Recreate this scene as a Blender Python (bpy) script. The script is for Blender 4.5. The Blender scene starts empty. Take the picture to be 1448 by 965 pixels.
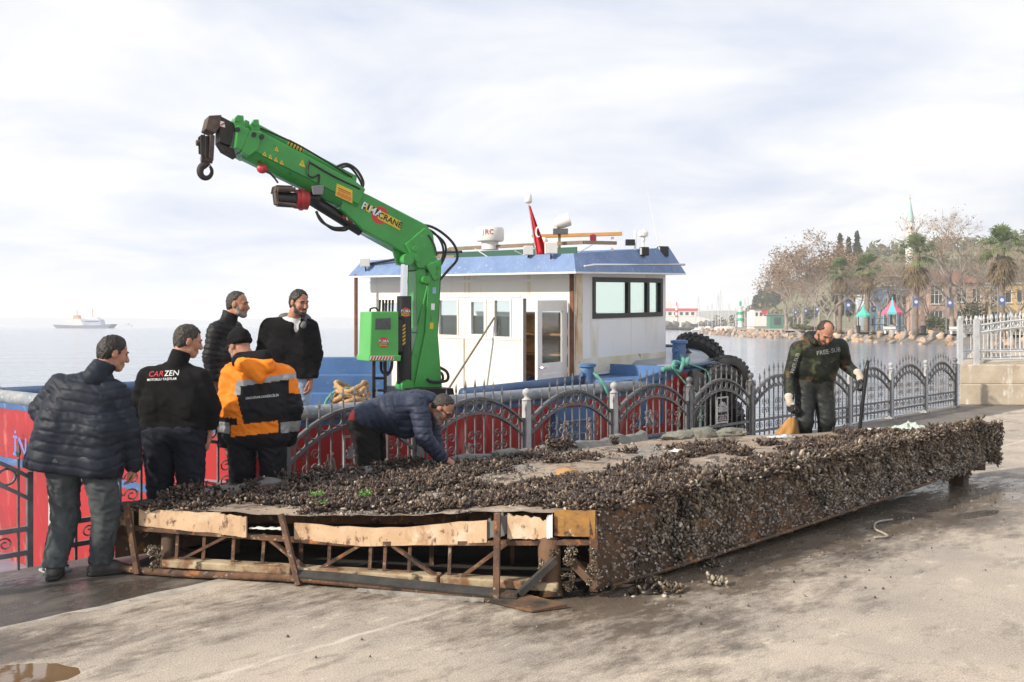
import bpy, bmesh, math, random
import numpy as np
from mathutils import Vector, Matrix, noise
from mathutils.bvhtree import BVHTree

R = math.radians
rng = random.Random(7)
scene = bpy.context.scene
COL = scene.collection

# ------------------------------------------------------------------ camera
CAM_H = 1.78
cam_data = bpy.data.cameras.new('camera')
cam_data.lens = 35.0
cam_data.sensor_width = 36.0
cam_data.shift_y = -0.0155
cam_data.clip_start = 0.05
cam_data.clip_end = 12000
cam = bpy.data.objects.new('camera', cam_data)
cam.location = (0, 0, CAM_H)
cam.rotation_euler = (R(90), 0, 0)
COL.objects.link(cam)
scene.camera = cam

# ------------------------------------------------------------------ world and sun
SUN_AZ = Vector((-0.86, -0.51, 0)).normalized()      # horizontal direction towards the sun
SUN_EL = R(30)
world = bpy.data.worlds.new('World')
scene.world = world
world.use_nodes = True
wt = world.node_tree
for n in list(wt.nodes):
    wt.nodes.remove(n)
def wn(t, **kw):
    n = wt.nodes.new(t)
    for k, v in kw.items():
        setattr(n, k, v)
    return n
wout = wn('ShaderNodeOutputWorld')
sky = wn('ShaderNodeTexSky', sky_type='NISHITA', sun_disc=False)
sky.sun_elevation = SUN_EL
sky.sun_rotation = math.atan2(SUN_AZ.x, SUN_AZ.y)
sky.air_density = 1.0
sky.dust_density = 2.0
bg_sky = wn('ShaderNodeBackground'); bg_sky.inputs[1].default_value = 0.10
wt.links.new(sky.outputs[0], bg_sky.inputs[0])
# thin broken cloud: noise on a flat layer far above, white where thick
tc = wn('ShaderNodeTexCoord')
sep = wn('ShaderNodeSeparateXYZ'); wt.links.new(tc.outputs['Generated'], sep.inputs[0])
zz = wn('ShaderNodeMath', operation='MAXIMUM'); zz.inputs[1].default_value = 0.0
wt.links.new(sep.outputs[2], zz.inputs[0])
za = wn('ShaderNodeMath', operation='ADD'); za.inputs[1].default_value = 0.16
wt.links.new(zz.outputs[0], za.inputs[0])
dx = wn('ShaderNodeMath', operation='DIVIDE'); wt.links.new(sep.outputs[0], dx.inputs[0]); wt.links.new(za.outputs[0], dx.inputs[1])
dy = wn('ShaderNodeMath', operation='DIVIDE'); wt.links.new(sep.outputs[1], dy.inputs[0]); wt.links.new(za.outputs[0], dy.inputs[1])
comb = wn('ShaderNodeCombineXYZ'); wt.links.new(dx.outputs[0], comb.inputs[0]); wt.links.new(dy.outputs[0], comb.inputs[1])
cn = wn('ShaderNodeTexNoise'); cn.inputs['Scale'].default_value = 1.15; cn.inputs['Detail'].default_value = 7; cn.inputs['Roughness'].default_value = 0.52; cn.inputs['Distortion'].default_value = 0.35
wt.links.new(comb.outputs[0], cn.inputs['Vector'])
cr = wn('ShaderNodeValToRGB')
cr.color_ramp.elements[0].position = 0.36; cr.color_ramp.elements[0].color = (0.63, 0.70, 0.87, 1)
cr.color_ramp.elements[1].position = 0.60; cr.color_ramp.elements[1].color = (1.0, 1.0, 1.0, 1)
wt.links.new(cn.outputs['Fac'], cr.inputs[0])
bg_cl = wn('ShaderNodeBackground'); bg_cl.inputs[1].default_value = 0.92
wt.links.new(cr.outputs[0], bg_cl.inputs[0])
mixw = wn('ShaderNodeMixShader'); mixw.inputs[0].default_value = 0.92
wt.links.new(bg_sky.outputs[0], mixw.inputs[1]); wt.links.new(bg_cl.outputs[0], mixw.inputs[2])
wt.links.new(mixw.outputs[0], wout.inputs[0])

sun_data = bpy.data.lights.new('sun', 'SUN')
sun_data.energy = 4.8
sun_data.angle = R(1.6)
sun_data.color = (1.0, 0.90, 0.76)
sun = bpy.data.objects.new('sun', sun_data)
sv = Vector((SUN_AZ.x * math.cos(SUN_EL), SUN_AZ.y * math.cos(SUN_EL), math.sin(SUN_EL)))
sun.rotation_euler = sv.to_track_quat('Z', 'Y').to_euler()
sun.location = (-30, -20, 30)
COL.objects.link(sun)

scene.view_settings.view_transform = 'Standard'
scene.view_settings.look = 'None'
scene.view_settings.exposure = 0.22
scene.view_settings.gamma = 1.0
scene.view_settings.use_curve_mapping = False
scene.cycles.max_bounces = 8
scene.cycles.transparent_max_bounces = 12
scene.cycles.volume_bounces = 3
scene.cycles.use_denoising = True

# ------------------------------------------------------------------ helpers
V = Vector
def lerp(a, b, t):
    return a + (b - a) * t

class MB:
    """collects boxes, bars, tubes; build() links them as one mesh object"""
    def __init__(s):
        s.v = []; s.f = []
    def add(s, vs, fs):
        o = len(s.v)
        s.v.extend([tuple(p) for p in vs])
        s.f.extend([tuple(i + o for i in f) for f in fs])
        return s
    def box(s, c, size, rot=None):
        c = V(c); hx, hy, hz = size[0] / 2, size[1] / 2, size[2] / 2
        ps = [V((x, y, z)) for z in (-hz, hz) for y in (-hy, hy) for x in (-hx, hx)]
        if rot is not None:
            ps = [rot @ p for p in ps]
        return s.add([p + c for p in ps], [(0, 2, 3, 1), (4, 5, 7, 6), (0, 1, 5, 4), (2, 6, 7, 3), (0, 4, 6, 2), (1, 3, 7, 5)])
    def hexa(s, lo, hi):
        """two quads (each four points, same winding), joined"""
        return s.add(list(lo) + list(hi), [(3, 2, 1, 0), (4, 5, 6, 7), (0, 1, 5, 4), (1, 2, 6, 5), (2, 3, 7, 6), (3, 0, 4, 7)])
    def beam(s, a, b, w, h, up=(0, 0, 1)):
        a = V(a); b = V(b); d = (b - a).normalized(); up = V(up)
        if abs(d.dot(up)) > 0.98:
            up = V((0, 1, 0))
        x = d.cross(up).normalized(); y = x.cross(d).normalized()
        q = lambda p: [p - x * w / 2 - y * h / 2, p + x * w / 2 - y * h / 2, p + x * w / 2 + y * h / 2, p - x * w / 2 + y * h / 2]
        return s.hexa(q(a), q(b))
    def tube(s, pts, r, n=8, caps=True, closed=False):
        pts = [V(p) for p in pts]; m = len(pts)
        rs = r if isinstance(r, (list, tuple)) else [r] * m
        o = len(s.v); ref = None
        for i, p in enumerate(pts):
            if closed:
                t = pts[(i + 1) % m] - pts[i - 1]
            else:
                t = pts[min(i + 1, m - 1)] - pts[max(i - 1, 0)]
            if t.length < 1e-9: t = V((0, 0, 1))
            t.normalize()
            if ref is None:
                ref = V((0, 0, 1)) if abs(t.z) < 0.9 else V((0, 1, 0))
            x = t.cross(ref)
            if x.length < 1e-6: x = t.orthogonal()
            x.normalize(); y = x.cross(t).normalized(); ref = y
            for k in range(n):
                a = 2 * math.pi * k / n
                s.v.append(tuple(p + x * math.cos(a) * rs[i] + y * math.sin(a) * rs[i]))
        for i in range(m if closed else m - 1):
            j = (i + 1) % m
            for k in range(n):
                l = (k + 1) % n
                s.f.append((o + i * n + k, o + i * n + l, o + j * n + l, o + j * n + k))
        if caps and not closed:
            s.f.append(tuple(o + k for k in reversed(range(n))))
            s.f.append(tuple(o + (m - 1) * n + k for k in range(n)))
        return s
    def lathe(s, prof, c=(0, 0, 0), n=16, rot=None):
        c = V(c); o = len(s.v); m = len(prof)
        for (r, z) in prof:
            for k in range(n):
                a = 2 * math.pi * k / n
                p = V((r * math.cos(a), r * math.sin(a), z))
                if rot is not None: p = rot @ p
                s.v.append(tuple(p + c))
        for i in range(m - 1):
            for k in range(n):
                l = (k + 1) % n
                s.f.append((o + i * n + k, o + i * n + l, o + (i + 1) * n + l, o + (i + 1) * n + k))
        s.f.append(tuple(o + k for k in reversed(range(n))))
        s.f.append(tuple(o + (m - 1) * n + k for k in range(n)))
        return s
    def ell(s, c, r, n=12, m=8, rot=None):
        prof = [(max(1e-4, math.sin(math.pi * i / m)), -math.cos(math.pi * i / m)) for i in range(m + 1)]
        c = V(c); o = len(s.v)
        for (q, z) in prof:
            for k in range(n):
                a = 2 * math.pi * k / n
                p = V((q * math.cos(a) * r[0], q * math.sin(a) * r[1], z * r[2]))
                if rot is not None: p = rot @ p
                s.v.append(tuple(p + c))
        for i in range(m):
            for k in range(n):
                l = (k + 1) % n
                s.f.append((o + i * n + k, o + i * n + l, o + (i + 1) * n + l, o + (i + 1) * n + k))
        return s
    def prism(s, poly, fn, q0, q1):
        """polygon of (a, b) points extruded from q0 to q1; fn(a, b, q) gives the point"""
        n = len(poly)
        return s.add([fn(a, b, q0) for a, b in poly] + [fn(a, b, q1) for a, b in poly],
                     [tuple(range(n - 1, -1, -1)), tuple(range(n, 2 * n))] + [(i, (i + 1) % n, n + (i + 1) % n, n + i) for i in range(n)])
    def sheet(s, poly, z):
        return s.add([(x, y, z) for x, y in poly], [tuple(range(len(poly)))])
    def build(s, name, mat, parent=None, smooth=False, bevel=0.0, recentre=True, fixn=True, auto=None):
        me = bpy.data.meshes.new(name)
        me.from_pydata(s.v, [], s.f)
        if fixn:
            bm = bmesh.new(); bm.from_mesh(me)
            bmesh.ops.recalc_face_normals(bm, faces=bm.faces)
            bm.to_mesh(me); bm.free()
        return link(name, me, mat, parent, smooth, bevel, recentre, auto)

def link(name, me, mat, parent=None, smooth=False, bevel=0.0, recentre=True, auto=None):
    o = bpy.data.objects.new(name, me)
    COL.objects.link(o)
    mats = mat if isinstance(mat, (list, tuple)) else [mat]
    for m in mats:
        me.materials.append(m)
    if parent is not None:
        o.parent = parent
        if parent.parent is None:
            o.matrix_parent_inverse = Matrix.Translation(-parent.location)
    elif recentre and len(me.vertices):
        co = np.empty(len(me.vertices) * 3, np.float32); me.vertices.foreach_get('co', co); co = co.reshape(-1, 3)
        b = (co.min(0) + co.max(0)) / 2; b[2] = co[:, 2].min()
        co -= b; me.vertices.foreach_set('co', co.ravel()); me.update()
        o.location = tuple(float(q) for q in b)
    if smooth:
        me.polygons.foreach_set('use_smooth', [True] * len(me.polygons))
        if auto is not None:
            sharp_edges(me, auto)
    if bevel > 0:
        b = o.modifiers.new('bevel', 'BEVEL'); b.width = bevel; b.segments = 2; b.limit_method = 'ANGLE'; b.angle_limit = R(40)
    return o

def sharp_edges(me, ang):
    bm = bmesh.new(); bm.from_mesh(me)
    for e in bm.edges:
        if len(e.link_faces) == 2 and e.calc_face_angle(0) > R(ang):
            e.smooth = False
    bm.to_mesh(me); bm.free()

def empty(name, loc, rz=0.0):
    o = bpy.data.objects.new(name, None)
    o.empty_display_size = 0.2
    COL.objects.link(o)
    o.location = loc; o.rotation_euler = (0, 0, rz)
    return o
def tag(o, label=None, cat=None, group=None, kind=None):
    if label: o['label'] = label
    if cat: o['category'] = cat
    if group: o['group'] = group
    if kind: o['kind'] = kind
    return o
def copy_tree(o, parent=None):
    c = o.copy(); COL.objects.link(c); c.parent = parent
    for ch in [x for x in list(bpy.data.objects) if x.parent == o] if False else o.children:
        copy_tree(ch, c)
    return c
def at(px, d, z):
    """point at distance d in front of the camera on the vertical plane through picture column px"""
    return V(((px - 724) / 1408 * d, d, z))
def zat(py, d):
    return CAM_H - (py - 460) / 1408 * d

# ------------------------------------------------------------------ materials
MATS = {}
def mat(name, c1, c2=None, scale=6.0, rough=0.7, bump=0.0, bscale=None, metal=0.0, layers=(), detail=5, rough2=None, spec=None, stretch=None, attr=None, mix=(0.35, 0.65), coords='Object', coat=0.0, alpha=None, transm=0.0, sub=0.0, objvar=0.0):
    """procedural surface: two tones broken by noise, optional stain layers (colour, scale, threshold, softness[, stretch, rough])"""
    if name in MATS: return MATS[name]
    m = bpy.data.materials.new(name); m.use_nodes = True
    nt = m.node_tree; N = nt.nodes; L = nt.links
    b = N['Principled BSDF']
    tcn = N.new('ShaderNodeTexCoord')
    src = tcn.outputs[coords]
    def mapped(st):
        if st is None: return src
        mp = N.new('ShaderNodeMapping'); mp.inputs['Scale'].default_value = st; L.new(src, mp.inputs[0]); return mp.outputs[0]
    def nz(sc, det=5, st=None, ro=0.6):
        t = N.new('ShaderNodeTexNoise'); t.inputs['Scale'].default_value = sc; t.inputs['Detail'].default_value = det; t.inputs['Roughness'].default_value = ro
        L.new(mapped(st), t.inputs['Vector']); return t.outputs['Fac']
    def ramp(fac, p0, p1):
        r = N.new('ShaderNodeMapRange'); r.inputs[1].default_value = p0; r.inputs[2].default_value = p1; r.clamp = True
        L.new(fac, r.inputs[0]); return r.outputs[0]
    def mixc(fac, a, bb):
        x = N.new('ShaderNodeMix'); x.data_type = 'RGBA'
        L.new(fac, x.inputs[0])
        for i, q in ((6, a), (7, bb)):
            if isinstance(q, tuple): x.inputs[i].default_value = (*q[:3], 1)
            else: L.new(q, x.inputs[i])
        return x.outputs[2]
    def mixf(fac, a, bb):
        x = N.new('ShaderNodeMix'); x.data_type = 'FLOAT'
        L.new(fac, x.inputs[0])
        for i, q in ((2, a), (3, bb)):
            if isinstance(q, (int, float)): x.inputs[i].default_value = q
            else: L.new(q, x.inputs[i])
        return x.outputs[0]
    col = tuple(c1)
    if attr:
        at_ = N.new('ShaderNodeVertexColor'); at_.layer_name = attr
        col = at_.outputs[0]
        if c2 is not None:
            f = ramp(nz(scale, detail, stretch), *mix)
            mm = N.new('ShaderNodeMix'); mm.data_type = 'RGBA'; mm.blend_type = 'MULTIPLY'
            mm.inputs[0].default_value = 1.0; L.new(col, mm.inputs[6]); L.new(mixc(f, tuple(c1), tuple(c2)), mm.inputs[7]); col = mm.outputs[2]
    elif c2 is not None:
        f = ramp(nz(scale, detail, stretch), *mix)
        col = mixc(f, col, tuple(c2))
        if rough2 is not None:
            L.new(mixf(f, rough, rough2), b.inputs['Roughness'])
    rsock = None
    for ly in layers:
        c, sc, th, so = ly[:4]
        st = ly[4] if len(ly) > 4 else None
        f = ramp(nz(sc, 6, st), th, th + so)
        col = mixc(f, col, tuple(c))
        if len(ly) > 5:
            rsock = mixf(f, rsock if rsock is not None else rough, ly[5])
    if objvar > 0:
        oi = N.new('ShaderNodeObjectInfo')
        hs = N.new('ShaderNodeHueSaturation')
        mr = N.new('ShaderNodeMapRange'); mr.inputs[3].default_value = 1 - objvar; mr.inputs[4].default_value = 1 + objvar
        L.new(oi.outputs['Random'], mr.inputs[0]); L.new(mr.outputs[0], hs.inputs['Value'])
        if isinstance(col, tuple): hs.inputs['Color'].default_value = (*col[:3], 1)
        else: L.new(col, hs.inputs['Color'])
        col = hs.outputs[0]
    if isinstance(col, tuple): b.inputs['Base Color'].default_value = (*col[:3], 1)
    else: L.new(col, b.inputs['Base Color'])
    if rough2 is None:
        b.inputs['Roughness'].default_value = rough
    if rsock is not None: L.new(rsock, b.inputs['Roughness'])
    b.inputs['Metallic'].default_value = metal
    if spec is not None: b.inputs['Specular IOR Level'].default_value = spec
    if coat: b.inputs['Coat Weight'].default_value = coat; b.inputs['Coat Roughness'].default_value = 0.08
    if transm: b.inputs['Transmission Weight'].default_value = transm
    if alpha is not None: b.inputs['Alpha'].default_value = alpha
    if sub: b.inputs['Subsurface Weight'].default_value = sub; b.inputs['Subsurface Radius'].default_value = (0.02, 0.008, 0.004); b.inputs['Subsurface Scale'].default_value = 0.5
    if bump > 0:
        bp = N.new('ShaderNodeBump'); bp.inputs['Strength'].default_value = 1.0; bp.inputs['Distance'].default_value = bump
        L.new(nz(bscale or scale * 4, 6, stretch), bp.inputs['Height'])
        L.new(bp.outputs[0], b.inputs['Normal'])
    MATS[name] = m
    return m
# ------------------------------------------------------------------ numpy noise
def _h(ix, iy, iz, seed):
    n = (ix * 374761393 + iy * 668265263 + iz * 2147483647 + seed * 1274126177) & 0xffffffff
    n = ((n ^ (n >> 13)) * 1274126177) & 0xffffffff
    n = n ^ (n >> 16)
    return (n & 0xffff) / 65535.0
def vnoise(p, seed=0):
    p = np.asarray(p, np.float64)
    i = np.floor(p).astype(np.int64); f = p - i; f = f * f * (3 - 2 * f)
    r = 0
    for a in (0, 1):
        for b in (0, 1):
            for c in (0, 1):
                w = (f[..., 0] if a else 1 - f[..., 0]) * (f[..., 1] if b else 1 - f[..., 1]) * (f[..., 2] if c else 1 - f[..., 2])
                r = r + w * _h(i[..., 0] + a, i[..., 1] + b, i[..., 2] + c, seed)
    return r * 2 - 1
def fbm(p, oct=3, seed=0):
    p = np.asarray(p, np.float64); r = 0; a = 1.0
    for k in range(oct):
        r = r + a * vnoise(p * 2 ** k + 17.3 * k, seed + k); a *= 0.5
    return r
def sstep(a, b, x):
    t = np.clip((x - a) / (b - a), 0, 1); return t * t * (3 - 2 * t)

# ------------------------------------------------------------------ quay frame: e runs along the fence, n points to the sea
FA = V((-3.42, 7.26, 0)); FE = V((12.8, 14.1, 0)).normalized(); FN = V((-FE.y, FE.x, 0)); FLEN = 19.04
def Q(a, b, z=0.0):
    return FA + FE * a + FN * b + V((0, 0, z))
# the sunken pontoon's corners (ground positions)
PL = V((-2.87, 7.2, 0)); PN = V((0.56, 6.45, 0)); PE = V((5.28, 11.12, 0)); PF = V((1.45, 11.1, 0))

def grid_mesh(name, a0, a1, b0, b1, step, zf, mat_, wet=None, skirt=None):
    na = int((a1 - a0) / step) + 1; nb = int((b1 - b0) / step) + 1
    A, B = np.meshgrid(np.linspace(a0, a1, na), np.linspace(b0, b1, nb), indexing='ij')
    X = FA.x + FE.x * A + FN.x * B; Y = FA.y + FE.y * A + FN.y * B
    Z = zf(X, Y, A, B)
    co = np.stack([X, Y, Z], -1).reshape(-1, 3)
    idx = np.arange(na * nb).reshape(na, nb)
    f = np.stack([idx[:-1, :-1], idx[1:, :-1], idx[1:, 1:], idx[:-1, 1:]], -1).reshape(-1, 4)
    me = np_mesh(name, co, f)
    if wet is not None:
        w = np.clip(wet(X, Y, A, B), 0, 1).reshape(-1)
        ca = me.color_attributes.new('wet', 'FLOAT_COLOR', 'POINT')
        ca.data.foreach_set('color', np.stack([w, w, w, np.ones_like(w)], -1).ravel())
    return link(name, me, mat_, smooth=True, recentre=False)
def np_mesh(name, co, f):
    me = bpy.data.meshes.new(name)
    co = np.asarray(co, np.float32); f = np.asarray(f, np.int32)
    me.vertices.add(len(co)); me.vertices.foreach_set('co', co.ravel())
    k = f.shape[1]
    me.loops.add(f.size); me.loops.foreach_set('vertex_index', f.ravel())
    me.polygons.add(len(f)); me.polygons.foreach_set('loop_start', np.arange(0, f.size, k, dtype=np.int32))
    try: me.polygons.foreach_set('loop_total', np.full(len(f), k, np.int32))
    except Exception: pass
    me.update(calc_edges=True); me.validate()
    return me

def wet_material(name, dry1, dry2, wetc, rdry, rwet, grain=110, bump=0.004, streak=(1, 1, 1)):
    m = bpy.data.materials.new(name); m.use_nodes = True
    nt = m.node_tree; N = nt.nodes; L = nt.links; b = N['Principled BSDF']
    tcn = N.new('ShaderNodeTexCoord')
    rot = N.new('ShaderNodeMapping'); rot.inputs['Rotation'].default_value = (0, 0, -math.atan2(FE.y, FE.x)); L.new(tcn.outputs['Object'], rot.inputs[0])
    st = N.new('ShaderNodeMapping'); st.inputs['Scale'].default_value = streak; L.new(rot.outputs[0], st.inputs[0])
    def nz(sc, vec, d=6, ro=0.6):
        t = N.new('ShaderNodeTexNoise'); t.inputs['Scale'].default_value = sc; t.inputs['Detail'].default_value = d; t.inputs['Roughness'].default_value = ro; L.new(vec, t.inputs[0]); return t.outputs[0]
    def mr(f, a, c, lo=0, hi=1):
        r = N.new('ShaderNodeMapRange'); r.inputs[1].default_value = a; r.inputs[2].default_value = c; r.inputs[3].default_value = lo; r.inputs[4].default_value = hi; L.new(f, r.inputs[0]); return r.outputs[0]
    def mx(f, a, c, kind='RGBA', blend='MIX'):
        x = N.new('ShaderNodeMix'); x.data_type = kind
        if kind == 'RGBA': x.blend_type = blend
        i0, i1, o = (6, 7, 2) if kind == 'RGBA' else (2, 3, 0)
        if isinstance(f, (int, float)): x.inputs[0].default_value = f
        else: L.new(f, x.inputs[0])
        for i, q in ((i0, a), (i1, c)):
            if isinstance(q, tuple): x.inputs[i].default_value = (*q, 1)
            elif isinstance(q, (int, float)): x.inputs[i].default_value = q
            else: L.new(q, x.inputs[i])
        return x.outputs[o]
    col = mx(mr(nz(0.9, rot.outputs[0]), 0.36, 0.64), dry1, dry2)
    sc_ = tuple(0.62 * q for q in dry2)
    col = mx(mr(nz(2.1, st.outputs[0], 8, 0.7), 0.55, 0.68), col, sc_)
    col = mx(mr(nz(5.2, st.outputs[0], 8, 0.7), 0.58, 0.72), col, tuple(min(1, 1.25 * q) for q in dry1))
    g = mr(nz(grain, rot.outputs[0], 3), 0.3, 0.7, 0.62, 1.3)
    gm = N.new('ShaderNodeMix'); gm.data_type = 'RGBA'; gm.blend_type = 'MULTIPLY'; gm.inputs[0].default_value = 1
    L.new(col, gm.inputs[6]); L.new(g, gm.inputs[7]); col = gm.outputs[2]
    # scattered rusty spots and pale chips
    sp = mr(nz(7, rot.outputs[0], 3), 0.74, 0.78); col = mx(sp, col, (0.32, 0.14, 0.06))
    sp2 = mr(nz(13, rot.outputs[0], 2), 0.75, 0.78); col = mx(sp2, col, (0.10, 0.085, 0.07))
    # hairline cracks
    vo = N.new('ShaderNodeTexVoronoi'); vo.feature = 'DISTANCE_TO_EDGE'; vo.inputs['Scale'].default_value = 0.42
    wob = N.new('ShaderNodeVectorMath'); wob.operation = 'ADD'
    wn_ = N.new('ShaderNodeTexNoise'); wn_.inputs['Scale'].default_value = 2.2; wn_.inputs['Detail'].default_value = 5; L.new(rot.outputs[0], wn_.inputs[0])
    L.new(rot.outputs[0], wob.inputs[0]); L.new(wn_.outputs['Color'], wob.inputs[1]); L.new(wob.outputs[0], vo.inputs['Vector'])
    cr_ = mr(vo.outputs['Distance'], 0.0, 0.008, 1, 0); col = mx(mx(0.22, 0.0, cr_, 'FLOAT'), col, (0.12, 0.10, 0.08))
    sy = N.new('ShaderNodeSeparateXYZ'); L.new(rot.outputs[0], sy.inputs[0])
    ja = N.new('ShaderNodeMath'); ja.operation = 'ADD'; L.new(sy.outputs[1], ja.inputs[0]); ja.inputs[1].default_value = -(FA.dot(FN) - 2.96)
    jn = N.new('ShaderNodeMath'); jn.operation = 'ADD'; L.new(ja.outputs[0], jn.inputs[0]); L.new(mr(nz(6, rot.outputs[0], 4), 0, 1, -.03, .03), jn.inputs[1])
    jb = N.new('ShaderNodeMath'); jb.operation = 'ABSOLUTE'; L.new(jn.outputs[0], jb.inputs[0])
    jf = N.new('ShaderNodeMath'); jf.operation = 'MULTIPLY'; L.new(mr(jb.outputs[0], 0.012, 0.03, 1, 0), jf.inputs[0]); L.new(mr(nz(4, st.outputs[0], 4), .4, .6, .15, .8), jf.inputs[1]); col = mx(jf.outputs[0], col, (0.60, 0.54, 0.45))
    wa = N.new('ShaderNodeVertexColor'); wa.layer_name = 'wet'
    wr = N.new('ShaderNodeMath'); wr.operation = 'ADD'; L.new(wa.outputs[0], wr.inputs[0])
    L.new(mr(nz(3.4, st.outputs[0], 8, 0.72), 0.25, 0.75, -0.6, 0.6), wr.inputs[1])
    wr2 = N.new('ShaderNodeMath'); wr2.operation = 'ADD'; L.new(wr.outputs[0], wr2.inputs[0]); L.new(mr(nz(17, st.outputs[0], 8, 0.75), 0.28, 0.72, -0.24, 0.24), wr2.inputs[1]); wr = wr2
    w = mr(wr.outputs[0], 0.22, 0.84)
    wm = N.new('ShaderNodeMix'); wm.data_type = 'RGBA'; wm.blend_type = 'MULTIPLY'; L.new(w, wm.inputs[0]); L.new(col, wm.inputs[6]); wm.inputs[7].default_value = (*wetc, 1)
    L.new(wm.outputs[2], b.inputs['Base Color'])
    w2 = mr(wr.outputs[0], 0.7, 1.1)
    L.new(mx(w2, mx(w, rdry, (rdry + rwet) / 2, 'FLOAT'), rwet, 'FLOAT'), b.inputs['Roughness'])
    bp = N.new('ShaderNodeBump'); bp.inputs['Distance'].default_value = bump; L.new(mr(w2, 0, 1, 1, 0.15), bp.inputs['Strength'])
    L.new(nz(grain * 0.7, rot.outputs[0], 4, 0.7), bp.inputs['Height']); L.new(bp.outputs[0], b.inputs['Normal'])
    return m

def seg_dist(X, Y, p, q):
    dx_, dy_ = q.x - p.x, q.y - p.y; l2 = dx_ * dx_ + dy_ * dy_
    t = np.clip(((X - p.x) * dx_ + (Y - p.y) * dy_) / l2, 0, 1)
    return np.hypot(X - p.x - t * dx_, Y - p.y - t * dy_)
def wet_shade_slab(X, Y, A, B):
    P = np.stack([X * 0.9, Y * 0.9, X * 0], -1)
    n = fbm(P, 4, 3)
    w = np.maximum(0, 1.25 - seg_dist(X, Y, PN, PE) / 1.1)  # damp strip, deepened to paint in the pontoon's shadow on this side
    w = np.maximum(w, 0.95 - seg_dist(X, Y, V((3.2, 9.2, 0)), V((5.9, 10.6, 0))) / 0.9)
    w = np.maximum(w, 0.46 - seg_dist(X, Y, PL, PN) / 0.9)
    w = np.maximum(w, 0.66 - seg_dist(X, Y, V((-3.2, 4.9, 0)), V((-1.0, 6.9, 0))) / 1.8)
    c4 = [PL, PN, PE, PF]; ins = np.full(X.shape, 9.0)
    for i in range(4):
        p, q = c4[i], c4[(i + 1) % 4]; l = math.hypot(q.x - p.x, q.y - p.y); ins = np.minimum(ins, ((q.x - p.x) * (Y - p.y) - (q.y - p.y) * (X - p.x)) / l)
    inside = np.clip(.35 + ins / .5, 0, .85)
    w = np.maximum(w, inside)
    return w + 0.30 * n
def wet_strip(X, Y, A, B):
    P = np.stack([X * 0.8, Y * 0.8, X * 0], -1)
    return 0.72 - 0.045 * np.maximum(0, A - 2) + 0.42 * fbm(P, 3, 9)

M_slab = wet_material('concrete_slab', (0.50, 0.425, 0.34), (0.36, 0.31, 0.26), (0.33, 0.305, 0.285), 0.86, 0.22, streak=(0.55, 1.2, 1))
M_strip = wet_material('wet_asphalt', (0.20, 0.175, 0.15), (0.13, 0.115, 0.10), (0.42, 0.40, 0.39), 0.8, 0.07, grain=120, bump=0.004, streak=(0.6, 1.2, 1))
M_conc = mat('old_concrete', (0.36, 0.33, 0.28), (0.24, 0.22, 0.19), 1.5, 0.9, 0.006, 20)

SLAB_B = -1.31
PUDS = [(-2.42, 5.04, .24, .15, .022, 1, 0), (-2.78, 5.0, .22, .12, .018, 1, 0), (5.7, 10.2, .6, .14, .016, .82, .57), (4.35, 9.3, .40, .10, .014, .82, .57), (6.6, 10.95, .5, .10, .014, .82, .57)]
mb = MB()
mb.sheet([(p.x, p.y) for p in (Q(-60, 0.13), Q(24, 0.13), Q(24, 0.13) + V((80, 0, 0)), V((110, -60, 0)), V((-60, -60, 0)))], -0.03)
o = tag(mb.build('quay_ground', M_conc, recentre=False), kind='structure')
zslab = lambda X, Y, A, B: 0.018 - sum(dp * np.exp(-(((X - x) * cr - (Y - y) * -sr) / rx) ** 2 - ((-(X - x) * sr + (Y - y) * cr) / ry) ** 2) for x, y, rx, ry, dp, cr, sr in PUDS) + 0.006 * fbm(np.stack([X * 0.5, Y * 0.5, X * 0], -1), 2, 5) + 0.004 * fbm(np.stack([X * 7, Y * 7, X * 0], -1), 2, 8) * (B > -2.2)
slab_edge = lambda A: SLAB_B + 0.018 * np.sin(A * 2.3) + 0.012 * np.sin(A * 9.1)
o = grid_mesh('concrete_slab', -8, 30, -24, SLAB_B, 0.09, zslab, M_slab, wet_shade_slab); tag(o, kind='structure')
o = grid_mesh('asphalt_strip', -8, 24, SLAB_B - 0.2, 0.13, 0.06, lambda X, Y, A, B: 0.0 + 0.004 * fbm(np.stack([X * 1.2, Y * 1.2, X * 0], -1), 2, 6), M_strip, wet_strip); tag(o, kind='structure')
# chipped pale border of the slab
mb = MB(); aa = np.linspace(-8, 23.8, 160)
for i in range(len(aa) - 1):
    a0, a1 = aa[i], aa[i + 1]
    w0 = SLAB_B + 0.02 + 0.018 * math.sin(a0 * 3.1) + 0.014 * math.sin(a0 * 11); w1 = SLAB_B + 0.02 + 0.018 * math.sin(a1 * 3.1) + 0.014 * math.sin(a1 * 11)
    mb.hexa([Q(a0, SLAB_B - 0.10, -0.02), Q(a1, SLAB_B - 0.10, -0.02), Q(a1, w1, -0.02), Q(a0, w0, -0.02)],
            [Q(a0, SLAB_B - 0.10, 0.014), Q(a1, SLAB_B - 0.10, 0.014), Q(a1, w1, 0.021), Q(a0, w0, 0.021)])
tag(mb.build('slab_border', mat('pale_concrete', (0.46, 0.42, 0.36), (0.27, 0.24, 0.20), 5, 0.9, 0.004, 40), recentre=False), kind='structure')
# quay wall
mb = MB()
mb.hexa([Q(-60, 0.125, -2.5), Q(23, 0.125, -2.5), Q(23, -0.2, -2.5), Q(-60, -0.2, -2.5)], [Q(-60, 0.125, -0.034), Q(23, 0.125, -0.034), Q(23, -0.2, -0.034), Q(-60, -0.2, -0.034)])
tag(mb.build('quay_wall', M_conc, recentre=False), kind='structure')

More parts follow.
